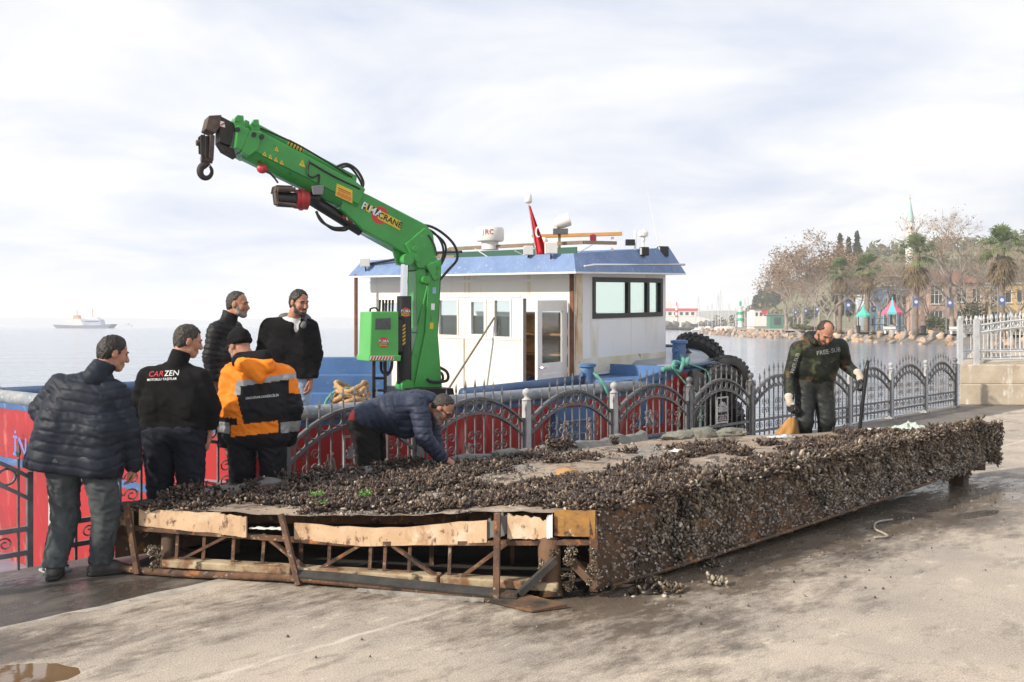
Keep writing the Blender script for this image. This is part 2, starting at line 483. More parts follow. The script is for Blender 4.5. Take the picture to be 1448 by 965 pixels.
# ------------------------------------------------------------------ water
def water_mat():
    m = bpy.data.materials.new('sea_water'); m.use_nodes = True
    nt = m.node_tree; N = nt.nodes; L = nt.links; b = N['Principled BSDF']
    b.inputs['Base Color'].default_value = (0.20, 0.25, 0.32, 1); b.inputs['Roughness'].default_value = 0.10; b.inputs['IOR'].default_value = 1.33
    tcn = N.new('ShaderNodeTexCoord')
    def layer(sx, sy, sc, det):
        mp = N.new('ShaderNodeMapping'); mp.inputs['Scale'].default_value = (sx, sy, 1); mp.inputs['Rotation'].default_value = (0, 0, R(12)); L.new(tcn.outputs['Object'], mp.inputs[0])
        t = N.new('ShaderNodeTexNoise'); t.inputs['Scale'].default_value = sc; t.inputs['Detail'].default_value = det; L.new(mp.outputs[0], t.inputs[0]); return t.outputs[0]
    a = layer(0.35, 1.0, 1.4, 4); c = layer(0.4, 1.0, 0.16, 3)
    b1 = N.new('ShaderNodeBump'); b1.inputs['Distance'].default_value = 0.16; b1.inputs['Strength'].default_value = 0.9; L.new(a, b1.inputs['Height'])
    b2 = N.new('ShaderNodeBump'); b2.inputs['Distance'].default_value = 0.5; b2.inputs['Strength'].default_value = 0.6; L.new(c, b2.inputs['Height']); L.new(b1.outputs[0], b2.inputs['Normal'])
    L.new(b2.outputs[0], b.inputs['Normal'])
    return m
mb = MB(); mb.sheet([(-6000, -300), (6000, -300), (6000, 6500), (-6000, 6500)], -1.0)
tag(mb.build('sea_water', water_mat(), recentre=False), kind='structure')

# puddle of muddy water in the near corner
def blob(cx, cy, rx, ry, n=40, seed=1, amp=0.22, rot=0.0):
    pts = []
    for i in range(n):
        a = 2 * math.pi * i / n
        k = 1 + amp * (math.sin(2 * a + seed) * 0.5 + math.sin(3 * a + 2.1 * seed) * 0.4 + math.sin(5 * a + seed * 1.7) * 0.25)
        x, y = rx * k * math.cos(a), ry * k * math.sin(a)
        pts.append((cx + x * math.cos(rot) - y * math.sin(rot), cy + x * math.sin(rot) + y * math.cos(rot)))
    return pts
M_pud = mat('muddy_water', (0.20, 0.125, 0.065), (0.16, 0.10, 0.055), 3, 0.02, 0.0015, 2.5, spec=0.8)
M_wetp = mat('clear_water', (0.10, 0.09, 0.08), (0.13, 0.12, 0.10), 3, 0.02, 0.001, 3, spec=0.8)
for i, (x, y, rx, ry, dp, cr, sr) in enumerate(PUDS):
    mb = MB(); mb.sheet(blob(x, y, rx * 1.5, ry * 1.6, 40, i, 0.1, math.atan2(sr, cr)), 0.0105 - .0002 * i)
    tag(mb.build('puddle', M_pud if i < 2 else M_wetp), kind='structure')

# ------------------------------------------------------------------ far land
M_prom = mat('promenade_paving', (0.42, 0.36, 0.30), (0.33, 0.29, 0.25), 0.3, 0.9)
M_lawn = mat('lawn_grass', (0.13, 0.15, 0.05), (0.20, 0.19, 0.08), 0.4, 0.95, 0.05, 3)
mb = MB(); mb.sheet([(61.5, 60), (61.5, 130), (57.5, 196), (56.5, 240), (64.5, 335), (102, 345), (104, 900), (900, 900), (900, 60)], 0.62)
tag(mb.build('promenade', M_prom, recentre=False), kind='structure')
mb = MB(); mb.sheet([(67, 60), (67, 130), (63, 196), (64, 225), (90, 260), (300, 260), (300, 60)], 0.68)
tag(mb.build('lawn', M_lawn, recentre=False), kind='structure')

def heightfield(name, x0, x1, y0, y1, nx, ny, hf, mat_):
    X, Y = np.meshgrid(np.linspace(x0, x1, nx), np.linspace(y0, y1, ny), indexing='ij')
    Z = hf(X, Y)
    co = np.stack([X, Y, Z], -1).reshape(-1, 3); idx = np.arange(nx * ny).reshape(nx, ny)
    f = np.stack([idx[:-1, :-1], idx[1:, :-1], idx[1:, 1:], idx[:-1, 1:]], -1).reshape(-1, 4)
    return tag(link(name, np_mesh(name, co, f), mat_, smooth=True, recentre=False), kind='structure')
HX = [90, 104, 112, 124, 159, 216, 300, 700]; HZ = [0, 1, 8, 17, 31, 38, 48, 66]
def hill_h(X, Y):
    b = np.interp(X * 450 / np.maximum(Y, 450), HX, HZ) * sstep(255, 450, Y) * (1 - sstep(560, 800, Y))
    return 0.3 + b + (b > 1) * 1.6 * fbm(np.stack([X * 0.03, Y * 0.03, X * 0], -1), 3, 4)
M_hill = mat('hill_scrub', (0.16, 0.15, 0.08), (0.24, 0.20, 0.13), 0.06, 0.95, 0.6, 0.3, layers=(((0.10, 0.12, 0.06), 0.12, 0.5, 0.1),))
heightfield('hill', 90, 700, 255, 800, 90, 60, hill_h, M_hill)
M_far = mat('far_hill', (0.13, 0.14, 0.10), (0.20, 0.18, 0.13), 0.01, 0.95)
heightfield('far_hill', 150, 1700, 1500, 2600, 60, 30, lambda X, Y: -1.5 + (16 + 22 * sstep(250, 900, X) + 12 * fbm(np.stack([X * 0.006, Y * 0.006, X * 0], -1), 3, 2)) * sstep(1500, 1700, Y) * sstep(150, 330, X), M_far)
heightfield('far_hill', -3600, 900, 4200, 5600, 80, 20, lambda X, Y: -1.5 + (40 + 40 * fbm(np.stack([X * 0.0012, Y * 0.0008, X * 0], -1), 4, 12)) * sstep(4200, 4700, Y), M_far)
# ------------------------------------------------------------------ far shore: rocks, trees, buildings, boats
M_rock = [mat('shore_rock_%s' % k, c, c2, 0.8, 0.9, 0.08, 2, objvar=0.25) for k, c, c2 in (('tan', (0.50, 0.36, 0.25), (0.36, 0.27, 0.20)), ('grey', (0.36, 0.32, 0.28), (0.24, 0.21, 0.19)), ('rust', (0.48, 0.30, 0.18), (0.34, 0.24, 0.17)))]
M_drock = mat('dark_rock', (0.16, 0.14, 0.12), (0.10, 0.09, 0.08), 0.8, 0.9, 0.08, 2, objvar=0.25)
def rock_mesh(name, seed, m):
    bm = bmesh.new(); bmesh.ops.create_icosphere(bm, subdivisions=2, radius=1.0)
    r_ = random.Random(seed); pl = [(V((r_.gauss(0, 1), r_.gauss(0, 1), r_.gauss(0, 1))).normalized(), r_.uniform(0.55, 0.85)) for _ in range(9)]
    for v in bm.verts:
        for n_, d_ in pl:
            t = v.co.dot(n_)
            if t > d_: v.co -= n_ * (t - d_)
        v.co *= 1 + 0.06 * r_.uniform(-1, 1)
    me = bpy.data.meshes.new(name); bm.to_mesh(me); bm.free(); me.materials.append(m)
    return me
rocks = [rock_mesh('stone', i, M_rock[i % 3]) for i in range(9)]
drocks = [rock_mesh('stone', 40 + i, M_drock) for i in range(4)]
def bank(name, label, pts, count, size, meshes, zt, width, seed):
    """sloping rock bank with its stones as pieces"""
    r_ = random.Random(seed)
    mb = MB()
    for i in range(len(pts) - 1):
        a, b = V((*pts[i], 0)), V((*pts[i + 1], 0)); n_ = V((-(b - a).y, (b - a).x, 0)).normalized()
        mb.add([a + V((0, 0, -1.6)), b + V((0, 0, -1.6)), b - n_ * width + V((0, 0, zt - 0.5)), a - n_ * width + V((0, 0, zt - 0.5))], [(0, 1, 2, 3)])
    root = mb.build(name, M_drock, recentre=False); tag(root, kind='structure')
    for k in range(count):
        i = r_.randrange(len(pts) - 1)
        t = r_.random(); a, b = V((*pts[i], 0)), V((*pts[i + 1], 0)); n_ = V((-(b - a).y, (b - a).x, 0)).normalized()
        s = r_.random(); p = a.lerp(b, t) - n_ * (width * (0.12 + 0.9 * s)) + V((0, 0, -1.15 + (zt + 1.0) * s))
        o = bpy.data.objects.new('stone', r_.choice(meshes)); COL.objects.link(o)
        q = size * r_.uniform(0.55, 1.25)
        o.location = p; o.rotation_euler = (r_.uniform(0, 6), r_.uniform(0, 6), r_.uniform(0, 6)); o.scale = (q * r_.uniform(0.8, 1.5), q, q * r_.uniform(0.6, 0.9))
        o.parent = root
    return root
bank('rock_revetment', '', [(58, 96), (58, 130), (54, 196), (53, 240), (61, 335)], 298, 0.62, rocks, 0.75, 4.0, 5)
bank('rock_breakwater', '', [(84, 600), (100, 596), (122, 604)], 70, 2.2, drocks, 3.0, 7.0, 6)

# --- trees
M_bark = mat('pale_bark', (0.36, 0.31, 0.26), (0.22, 0.18, 0.15), 1.2, 0.9, 0.03, 4)
M_twig = mat('brown_twigs', (0.30, 0.21, 0.15), (0.38, 0.29, 0.22), 0.6, 0.9)
M_twigd = mat('dark_twigs', (0.17, 0.13, 0.10), (0.24, 0.19, 0.15), 0.6, 0.9)
M_dead = mat('dry_leaves', (0.30, 0.20, 0.12), (0.21, 0.145, 0.095), 0.5, 0.9)
M_palm = mat('palm_green', (0.085, 0.14, 0.04), (0.16, 0.21, 0.07), 0.8, 0.6)
M_palmd = mat('palm_dead', (0.22, 0.16, 0.085), (0.15, 0.11, 0.065), 0.8, 0.9)
M_ptrunk = mat('palm_trunk', (0.26, 0.19, 0.14), (0.16, 0.12, 0.09), 2, 0.95, 0.05, 6)
M_cyp = mat('cypress_green', (0.030, 0.042, 0.022), (0.05, 0.062, 0.03), 0.8, 0.9)
M_shrub = mat('shrub_green', (0.06, 0.075, 0.03), (0.11, 0.115, 0.05), 1.2, 0.9)

def grow(mbt, mbw, p, d, ln, r, depth, r_, up, spread, ends):
    pts = [p]; q = p.copy(); dd = d.copy(); ns = 3
    for i in range(ns):
        dd = (dd + V((r_.gauss(0, .13), r_.gauss(0, .13), r_.gauss(0, .08) + up))).normalized(); q = q + dd * ln / ns; pts.append(q)
    tgt = mbt if r > 0.06 else mbw
    rs = [lerp(r, r * 0.62, i / ns) for i in range(ns + 1)]
    tgt.tube(pts, rs, 6 if r > 0.1 else 3, caps=False)
    if depth == 0:
        ends.append((q, dd)); return
    nc = r_.choice((2, 3, 3)) if depth > 1 else r_.choice((4, 5))
    for k in range(nc):
        a = V((r_.gauss(0, 1), r_.gauss(0, 1), r_.gauss(0, 0.5))); a = (a - dd * a.dot(dd)).normalized()
        nd = (dd + a * spread * r_.uniform(0.6, 1.25)).normalized()
        grow(mbt, mbw, pts[-1] if k else pts[-1], nd, ln * r_.uniform(0.62, 0.85), r * 0.58, depth - 1, r_, up, spread, ends)
    if depth <= 3 and r_.random() < 0.8:
        a = V((r_.gauss(0, 1), r_.gauss(0, 1), 0)); grow(mbt, mbw, pts[1], (dd + a.normalized()).normalized(), ln * 0.55, r * 0.4, max(0, depth - 2), r_, up, spread, ends)
def quad_leaf(mb, c, s, r_, drop=0.0):
    a = V((r_.gauss(0, 1), r_.gauss(0, 1), r_.gauss(0, 1))).normalized(); b = a.orthogonal().normalized()
    if r_.random() < .5: b = a.cross(b)
    mb.add([c - a * s, c + b * s * 0.5, c + a * s, c - b * s * 0.5], [(0, 1, 2, 3)])
def bare_tree(height, seed, leaves=0, leafsize=0.2, twig=None, depth=5, spread=0.62, trunk=0.22, up=0.05):
    r_ = random.Random(seed); root = empty('bare_tree', (0, 0, 0))
    t, w = MB(), MB(); ends = []
    h0 = height * trunk
    lean = V((r_.gauss(0, .04), r_.gauss(0, .04), 1)).normalized()
    rr = height * 0.017
    t.tube([V((0, 0, -0.3)), V((0, 0, h0 * .3)), lean * h0], [rr * 1.5, rr * 1.1, rr], 8)
    for k in range(3 if spread < 0.7 else 4):
        a = k * 2.1 + r_.uniform(-.4, .4)
        d = V((math.cos(a) * spread, math.sin(a) * spread, 1)).normalized()
        grow(t, w, lean * h0 * r_.uniform(.85, 1), d, height * 0.25, rr * 0.7, depth, r_, up, spread, ends)
    t.build('trunk', M_bark, root, smooth=True); c = w.build('crown', twig or M_twig, root, fixn=False)
    if leaves:
        lf = MB()
        for i in range(leaves):
            p, d = ends[r_.randrange(len(ends))]
            quad_leaf(lf, p + V((r_.gauss(0, .5), r_.gauss(0, .5), r_.gauss(0, .5))), leafsize * r_.uniform(.6, 1.3), r_)
        lf.build('dry_leaves', M_dead, root, fixn=False)
    return root
def palm(height, seed, nf=70, fan=1.9, skirt=0.42):
    r_ = random.Random(seed); root = empty('palm_tree', (0, 0, 0))
    t = MB(); bx = r_.uniform(-.25, .25)
    pts = [V((bx * math.sin(s * 2.2), 0.1 * math.sin(s * 3 + seed), s * height)) for s in np.linspace(0, 1, 14)]
    t.tube([V((0, 0, -.3))] + pts[1:], [0.46, .40] + [0.34 + 0.05 * math.sin(i * 2.6) + 0.012 * i for i in range(12)], 10)
    t.build('trunk', M_ptrunk, root, smooth=True)
    top = pts[-1]; g, dd = MB(), MB()
    for k in range(nf):
        dead = k > nf * (1 - skirt)
        el = r_.uniform(R(-28), R(85)) if not dead else r_.uniform(R(-86), R(-55))
        az = r_.uniform(0, 6.28); d = V((math.cos(el) * math.cos(az), math.cos(el) * math.sin(az), math.sin(el)))
        pet = r_.uniform(1.0, 1.6) * fan / 1.9; tgt = dd if dead else g
        st = top + V((0, 0, -r_.uniform(0, 1.9) if dead else r_.uniform(-.3, .4))); hub = st + d * pet - V((0, 0, 0.10))
        tgt.tube([st, hub], [0.035, 0.025], 3, caps=False)
        sidev = d.cross(V((0, 0, 1))); sidev = sidev.normalized() if sidev.length > 1e-3 else V((1, 0, 0)); upv = sidev.cross(d)
        nb_ = 13
        for j in range(nb_):
            a = lerp(-1.35, 1.35, j / (nb_ - 1)); ln = fan * (0.62 + 0.3 * math.cos(a)) * r_.uniform(.75, 1.05)
            bd = (d * math.cos(a) + sidev * math.sin(a) + upv * r_.uniform(-.05, .25)).normalized()
            m_ = hub + bd * ln * 0.55; e_ = hub + bd * ln + V((0, 0, -ln * (0.42 if not dead else 0.35) * r_.uniform(.5, 1.2)))
            wv = bd.cross(upv).normalized() * 0.075
            tgt.add([hub - wv * .5, hub + wv * .5, m_ + wv, e_, m_ - wv], [(0, 1, 2, 4), (4, 2, 3)])
    g.build('crown', M_palm, root, fixn=False); dd.build('dead_fronds', M_palmd, root, fixn=False)
    return root
def cypress(height, seed, w=1.3):
    r_ = random.Random(seed); root = empty('cypress_tree', (0, 0, 0))
    MB().tube([V((0, 0, -.3)), V((0, 0, height * .5)), V((0, 0, height * .93))], [.3, .2, .03], 6).build('trunk', M_bark, root)
    l = MB()
    for i in range(2600):
        s = r_.random() ** 0.8; a = r_.uniform(0, 6.28)
        rad = w * (math.sin(min(1, s * 1.0 + .12) * math.pi) ** 0.6) * (1 + .22 * math.sin(a * 3 + s * 14 + seed)) * r_.uniform(.55, 1.0)
        c = V((rad * math.cos(a), rad * math.sin(a), height * (0.06 + .94 * s)))
        sz = r_.uniform(.2, .5); l.add([c + V((r_.gauss(0, .12), r_.gauss(0, .12), sz)), c + V((r_.gauss(0, .22), r_.gauss(0, .22), -.2)), c + V((r_.gauss(0, .22), r_.gauss(0, .22), -.2))], [(0, 1, 2)])
    l.build('crown', M_cyp, root, fixn=False); return root
def leaf_clump(mb, c, rad, n, s, r_):
    for i in range(n):
        d = V((r_.gauss(0, 1), r_.gauss(0, 1), r_.gauss(0, 1))).normalized() * (r_.random() ** .33)
        quad_leaf(mb, c + V((d.x * rad[0], d.y * rad[1], d.z * rad[2])), s * r_.uniform(.6, 1.4), r_)
def place(o, p, rz, sc, label, cat, group=None):
    o.location = p; o.rotation_euler = (0, 0, rz); o.scale = (sc, sc, sc)
    return tag(o, label, cat, group)

PZ = 0.66
# bare trees
protoA = bare_tree(17, 3, leaves=2600, leafsize=.24, depth=5, spread=.62)
protoB = bare_tree(16, 11, leaves=0, twig=M_twigd, depth=5, spread=.75)
protoC = bare_tree(18, 21, leaves=500, leafsize=.18, depth=5, spread=.8, trunk=.3)
usedp = {}
def put(proto, p, rz, sc, label, cat, group=None):
    o = proto if proto.name not in usedp else copy_tree(proto)
    usedp[proto.name] = 1
    return place(o, p, rz, sc, label, cat, group)
G_B = 'bare winter trees along the promenade'
for (px, d, hpx, pr, lab) in (
    (1112, 250, 95, protoA, 'rust-brown leaf-flecked winter tree at the far left end of the tree row'),
    (1135, 225, 110, protoA, 'rust-brown winter tree, second from the left end of the tree row'),
    (1158, 205, 126, protoA, 'tallest rust-brown winter tree left of the three cypresses'),
    (1181, 200, 112, protoA, 'rust-brown winter tree just in front of the leftmost cypress'),
    (1128, 290, 70, protoA, 'small brown winter tree low behind the left tree row'),
    (1243, 190, 118, protoB, 'dark bare tree between the second and third palm'),
    (1265, 195, 110, protoB, 'dark bare tree above the pink and teal tent'),
    (1325, 215, 118, protoB, 'grey bare tree behind the broad palm and the blue house'),
    (1346, 142, 165, protoC, 'pale-barked tall bare tree in front of the pink house'),
    (1382, 170, 140, protoB, 'brown bare tree beside the pink house wall'),
    (1440, 150, 115, protoB, 'brown bare tree at the right picture edge behind the railing'),
    (1423, 230, 100, protoB, 'grey bare tree on the slope behind the right palm'),
    (1170, 180, 95, protoB, 'dark bare tree right of the leftmost fan palm trunk'),
    (1210, 188, 100, protoB, 'dark bare tree between the two left fan palms'),
    (1255, 178, 96, protoC, 'pale twiggy tree just left of the pink and teal tent'),
    (1280, 182, 112, protoB, 'dark bare tree left of the broad palm, before the blue house'),
    (1312, 172, 104, protoB, 'dark bare tree between the broad palm and the pink house'),
    (1364, 165, 118, protoB, 'dark bare tree in front of the pink house windows'),
    (1400, 160, 122, protoC, 'pale twiggy tree between the pink house and the right palm'),
    (1434, 140, 104, protoB, 'low brown bare tree behind the right end of the railing')):
    h = hpx * d / 1408
    put(pr, at(px, d, PZ), rng.uniform(0, 6), h / (17 if pr is protoA else 16 if pr is protoB else 18) * 1.0, lab, 'tree', G_B)
# palms
pal1, pal2 = palm(11, 2), palm(11, 5, nf=84, fan=2.2, skirt=.48)
G_P = 'fan palms on the promenade'
for (px, d, ytop, pr, lab) in (
    (1187, 178, 372, pal1, 'fan palm at the left, in front of the brown trees'),
    (1225, 172, 366, pal1, 'fan palm with brown skirt standing behind the green tent'),
    (1295, 140, 345, pal2, 'broad fan palm with heavy brown skirt left of the pink house'),
    (1417, 122, 334, pal2, 'large fan palm rising behind the railing at the right')):
    put(pr, at(px, d, PZ), rng.uniform(0, 6), (zat(ytop, d) - PZ) / 12.4, lab, 'palm tree', G_P)
# cypresses
cy = cypress(16, 4)
for (px, d, yt, sc, lab) in ((1188, 262, 332, 1, 'leftmost of the three dark cypresses'), (1200, 258, 337, .9, 'middle and thinnest of the three dark cypresses'), (1212, 255, 329, 1.05, 'rightmost and tallest of the three dark cypresses')):
    h = zat(yt, d) - 3; put(cy, at(px, d, 3), rng.uniform(0, 6), h / 16, lab, 'cypress', 'dark cypresses above the promenade')
# woods on the hill
r_ = random.Random(3); mb = MB()
for i in range(620):
    X, Y = r_.uniform(104, 420), r_.uniform(300, 520)
    z = float(hill_h(np.array([X]), np.array([Y]))[0]); s = r_.uniform(1.6, 4.2)
    leaf_clump(mb, V((X, Y, z + s * .7)), (s, s, s * .95), 46, s * .33, r_)
tag(mb.build('hillside_scrub', mat('scrub_green', (0.085, 0.095, 0.045), (0.15, 0.14, 0.07), .08, .95), recentre=False, fixn=False), 'olive scrub covering the hillside behind the promenade', 'scrub', kind='stuff')
mb = MB()
for i in range(46):
    px = r_.uniform(1066, 1116); d = r_.uniform(430, 480); X = (px - 724) / 1408 * d
    z = float(hill_h(np.array([X]), np.array([d]))[0]); h = r_.uniform(6, 11)
    for k in range(5): leaf_clump(mb, V((X, d, z + h * (.3 + .15 * k))), (1.9 - .3 * k, 1.9 - .3 * k, 1.1), 34, .6, r_)
tag(mb.build('pine_wood', mat('pine_green', (0.045, 0.06, 0.035), (0.08, 0.09, 0.05), .2, .95), recentre=False, fixn=False), 'dark pine wood on the crest of the hill', 'wood', kind='stuff')
# shrubs in the park
for (px, d, w, h, lab) in ((1316, 150, 1.3, 2.6, 'round green shrub between palm and pink house'), (1342, 148, 1.6, 2.4, 'wide green shrub below the pink house'), (1378, 150, 2.6, 5.0, 'dark evergreen bush in front of the pink house corner'), (1408, 150, 1.6, 3.0, 'green bush beside the yellow building'), (1130, 205, 3.0, 1.3, 'low clipped hedge at the left of the park'), (1148, 200, 2.2, 1.1, 'short clipped hedge beside the row of trunks')):
    mb = MB(); p = at(px, d, PZ); r2 = random.Random(px)
    for k in range(9):
        leaf_clump(mb, p + V((r2.uniform(-.7, .7) * w, r2.uniform(-.7, .7) * w, h * r2.uniform(.25, .75))), (w * .5, w * .5, h * .28), 90, .2, r2)
    tag(mb.build('shrub', M_shrub, fixn=False), lab, 'shrub', 'shrubs in the park')

# --- buildings
M_glass = mat('window_glass', (0.035, 0.045, 0.05), None, rough=0.06, spec=0.7)
M_white = mat('white_paint', (0.78, 0.77, 0.74), (0.68, 0.66, 0.62), 3, 0.6)
M_tile = mat('red_roof', (0.27, 0.12, 0.09), (0.20, 0.10, 0.075), 1.2, 0.85, 0.03, 5)
def house(name, label, px0, px1, d, y_eave, depth, wallm, roof, wins, rz=0.0, base=PZ, door=None):
    """walls with real window openings (recessed panes, frames, sills), hipped roof"""
    x0, x1 = (px0 - 724) / 1408 * d, (px1 - 724) / 1408 * d; W = x1 - x0; H = zat(y_eave, d) - base
    root = empty(name, (x0, d, base), rz); root.rotation_euler = (0, 0, 0); root.location = (0, 0, 0)
    T = lambda a, b, c: V((x0 + a, d + b, base + c))
    # front wall as strips round the openings
    xs = sorted(set([0, W] + [q for w in wins for q in (w[0] * W, w[1] * W)])); zs = sorted(set([0, H] + [q for w in wins for q in (w[2] * H, w[3] * H)]))
    mb = MB()
    for i in range(len(xs) - 1):
        for j in range(len(zs) - 1):
            cx, cz = (xs[i] + xs[i + 1]) / 2 / W, (zs[j] + zs[j + 1]) / 2 / H
            if any(w[0] < cx < w[1] and w[2] < cz < w[3] for w in wins): continue
            mb.hexa([T(xs[i], 0, zs[j]), T(xs[i + 1], 0, zs[j]), T(xs[i + 1], .3, zs[j]), T(xs[i], .3, zs[j])], [T(xs[i], 0, zs[j + 1]), T(xs[i + 1], 0, zs[j + 1]), T(xs[i + 1], .3, zs[j + 1]), T(xs[i], .3, zs[j + 1])])
    mb.hexa([T(0, .302, 0), T(.3, .302, 0), T(.3, depth, 0), T(0, depth, 0)], [T(0, .302, H), T(.3, .302, H), T(.3, depth, H), T(0, depth, H)])
    mb.hexa([T(W - .3, .302, 0), T(W, .302, 0), T(W, depth, 0), T(W - .3, depth, 0)], [T(W - .3, .302, H), T(W, .302, H), T(W, depth, H), T(W - .3, depth, H)])
    mb.hexa([T(.302, depth - .3, 0), T(W - .302, depth - .3, 0), T(W - .302, depth, 0), T(.302, depth, 0)], [T(.302, depth - .3, H), T(W - .302, depth - .3, H), T(W - .302, depth, H), T(.302, depth, H)])
    mb.hexa([T(.302, .302, H * .5), T(W - .302, .302, H * .5), T(W - .302, depth - .302, H * .5), T(.302, depth - .302, H * .5)], [T(.302, .302, H * .5 + .2), T(W - .302, .302, H * .5 + .2), T(W - .302, depth - .302, H * .5 + .2), T(.302, depth - .302, H * .5 + .2)])
    mb.build('wall', wallm, root)
    for w in wins:
        a, b, c, e = w[0] * W, w[1] * W, w[2] * H, w[3] * H
        wd = MB().hexa([T(a, .2, c), T(b, .2, c), T(b, .23, c), T(a, .23, c)], [T(a, .2, e), T(b, .2, e), T(b, .23, e), T(a, .23, e)]).build('window', M_glass, root)
        fr = MB(); nm = w[4] if len(w) > 4 else 1; t_ = .09
        for k in range(nm + 1):
            xk = lerp(a + t_ / 2, b - t_ / 2, k / nm); fr.beam(T(xk, .15, c), T(xk, .15, e), t_, .08)
        for zz_ in (c + t_ / 2, e - t_ / 2) + (((c + e) / 2,) if len(w) > 5 else ()): fr.beam(T(a + .05, .148, zz_), T(b - .05, .148, zz_), .085, t_)
        fr.build('frame', M_white, wd)
        MB().box(T((a + b) / 2, -.06, c - .06), (b - a + .3, .3, .1)).build('sill', M_white, wd)
    rf = MB(); ov = .6
    if roof == 'hip':
        hh = min(W, depth) * .28; r0 = [T(-ov, -ov, H), T(W + ov, -ov, H), T(W + ov, depth + ov, H), T(-ov, depth + ov, H)]
        t0, t1 = T(depth / 2.4, depth / 2, H + hh), T(W - depth / 2.4, depth / 2, H + hh)
        rf.add(r0 + [t0, t1], [(0, 1, 5, 4), (1, 2, 5), (2, 3, 4, 5), (3, 0, 4), (3, 2, 1, 0)])
        rf.build('roof', M_tile, root)
    else:
        rf.hexa([T(-.3, -.3, H + .002), T(W + .3, -.3, H + .002), T(W + .3, depth + .3, H + .002), T(-.3, depth + .3, H + .002)], [T(-.3, -.3, H + .3), T(W + .3, -.3, H + .3), T(W + .3, depth + .3, H + .3), T(-.3, depth + .3, H + .3)])
        rf.build('roof', M_white, root)
    # move the origin to the base
    b0 = V((x0 + W / 2, d, base)); root.location = b0
    for ch in root.children: ch.matrix_parent_inverse = Matrix.Translation(-b0)
    return tag(root, label, 'house')
house('blue_house', 'light blue house behind the broad palm', 1253, 1322, 205, 405, 9, mat('blue_render', (0.30, 0.42, 0.60), (0.25, 0.36, 0.53), .5, .85), 'flat', [(.08, .22, .12, .38), (.34, .48, .12, .38), (.62, .76, .12, .38), (.08, .22, .58, .84), (.34, .48, .58, .84), (.62, .76, .58, .84)])
house('white_building', 'low pale blue building behind the green tent', 1228, 1252, 212, 418, 8, mat('pale_render', (0.62, 0.70, 0.76), (0.55, 0.62, 0.70), .5, .85), 'flat', [(.15, .4, .1, .35), (.6, .85, .1, .35), (.15, .4, .55, .8), (.6, .85, .55, .8)])
house('pink_house', 'salmon pink house with red tiled roof and white glazed stairwell', 1314, 1393, 185, 400, 11, mat('pink_render', (0.54, 0.37, 0.30), (0.48, 0.33, 0.27), .5, .85), 'hip', [(.03, .25, .56, .95, 3, 1), (.03, .25, .12, .42, 3, 1), (.5, .68, .60, .88, 2), (.5, .68, .14, .42, 2), (.78, .93, .60, .88, 2), (.78, .93, .14, .42, 2)])
house('yellow_building', 'yellow building with open balconies at the right', 1397, 1452, 190, 402, 9, mat('yellow_render', (0.66, 0.46, 0.22), (0.58, 0.42, 0.22), .5, .85), 'flat', [(.06, .3, .12, .42, 2), (.06, .3, .56, .92, 2), (.45, .62, .14, .4), (.45, .62, .6, .88), (.75, .9, .14, .4), (.75, .9, .6, .88)])
# minaret
root = empty('minaret', at(1287, 265, 8)); c = at(1287, 265, 0); D_ = 265
z = lambda y: zat(y, D_)
M_min = mat('minaret_white', (0.80, 0.79, 0.76), (0.74, 0.72, 0.69), .4, .7)
MB().lathe([(1.15, 4), (1.15, z(338)), (.92, z(337)), (.88, z(314))], (c.x, c.y, 0), 20).build('shaft', M_min, root, smooth=True, auto=40)
MB().lathe([(.95, z(338)), (1.35, z(334)), (1.42, z(333.5)), (1.42, z(329)), (1.3, z(329)), (1.3, z(333)), (.9, z(333))], (c.x, c.y, 0), 20).build('balcony', M_min, root)
MB().lathe([(.98, z(314.5)), (.92, z(308)), (.08, z(282))], (c.x, c.y, 0), 20).build('spire', mat('spire_green', (0.42, 0.58, 0.56), (0.36, 0.52, 0.51), .5, .5), root, smooth=True, auto=40)
MB().lathe([(.08, z(283)), (.2, z(280.6)), (.06, z(279.5)), (.03, z(275))], (c.x, c.y, 0), 8).build('finial', mat('brass', (0.6, 0.45, 0.15), None, rough=.35, metal=1), root)
for a_ in (-2.2, -1.1, 0): MB().box((c.x + .84 * math.sin(a_), c.y - .84 * math.cos(a_), z(323)), (.3, .3, .8), Matrix.Rotation(a_, 3, 'Z')).build('window', M_glass, root)
tag(root, 'slender white minaret with pale green spire above the trees', 'minaret')
# tents
def tent(label, px, d, y_tip, y_eave, half, cols):
    p = at(px, d, PZ); root = empty('tent', p); ze, zt = zat(y_eave, d), zat(y_tip, d); n_ = 8
    for k in range(4):
        a = k * math.pi / 2 + .5; MB().tube([p + V((half * .9 * math.cos(a), half * .9 * math.sin(a), 0)), p + V((half * .9 * math.cos(a), half * .9 * math.sin(a), ze - PZ))], .06, 6).build('pole', M_dark, root)
    for k in range(n_):
        a0, a1 = 2 * math.pi * k / n_, 2 * math.pi * (k + 1) / n_
        q = lambda a, r, zz_: V((p.x + r * math.cos(a), p.y + r * math.sin(a), zz_))
        MB().add([q(a0, half, ze), q(a1, half, ze), q(a1, half * .42, lerp(ze, zt, .45)), q(a0, half * .42, lerp(ze, zt, .45)), V((p.x, p.y, zt)), q(a0, half, ze - .35), q(a1, half, ze - .35)], [(0, 1, 2, 3), (3, 2, 4), (5, 6, 1, 0)]).build('roof_panel', cols[k % len(cols)], root)
    MB().ell((p.x, p.y, zt), (.12, .12, .25)).build('finial', cols[-1], root)
    return tag(root, label, 'tent', 'tents in the park')
M_dark = mat('dark_steel', (0.04, 0.045, 0.05), None, rough=.5, metal=.6)
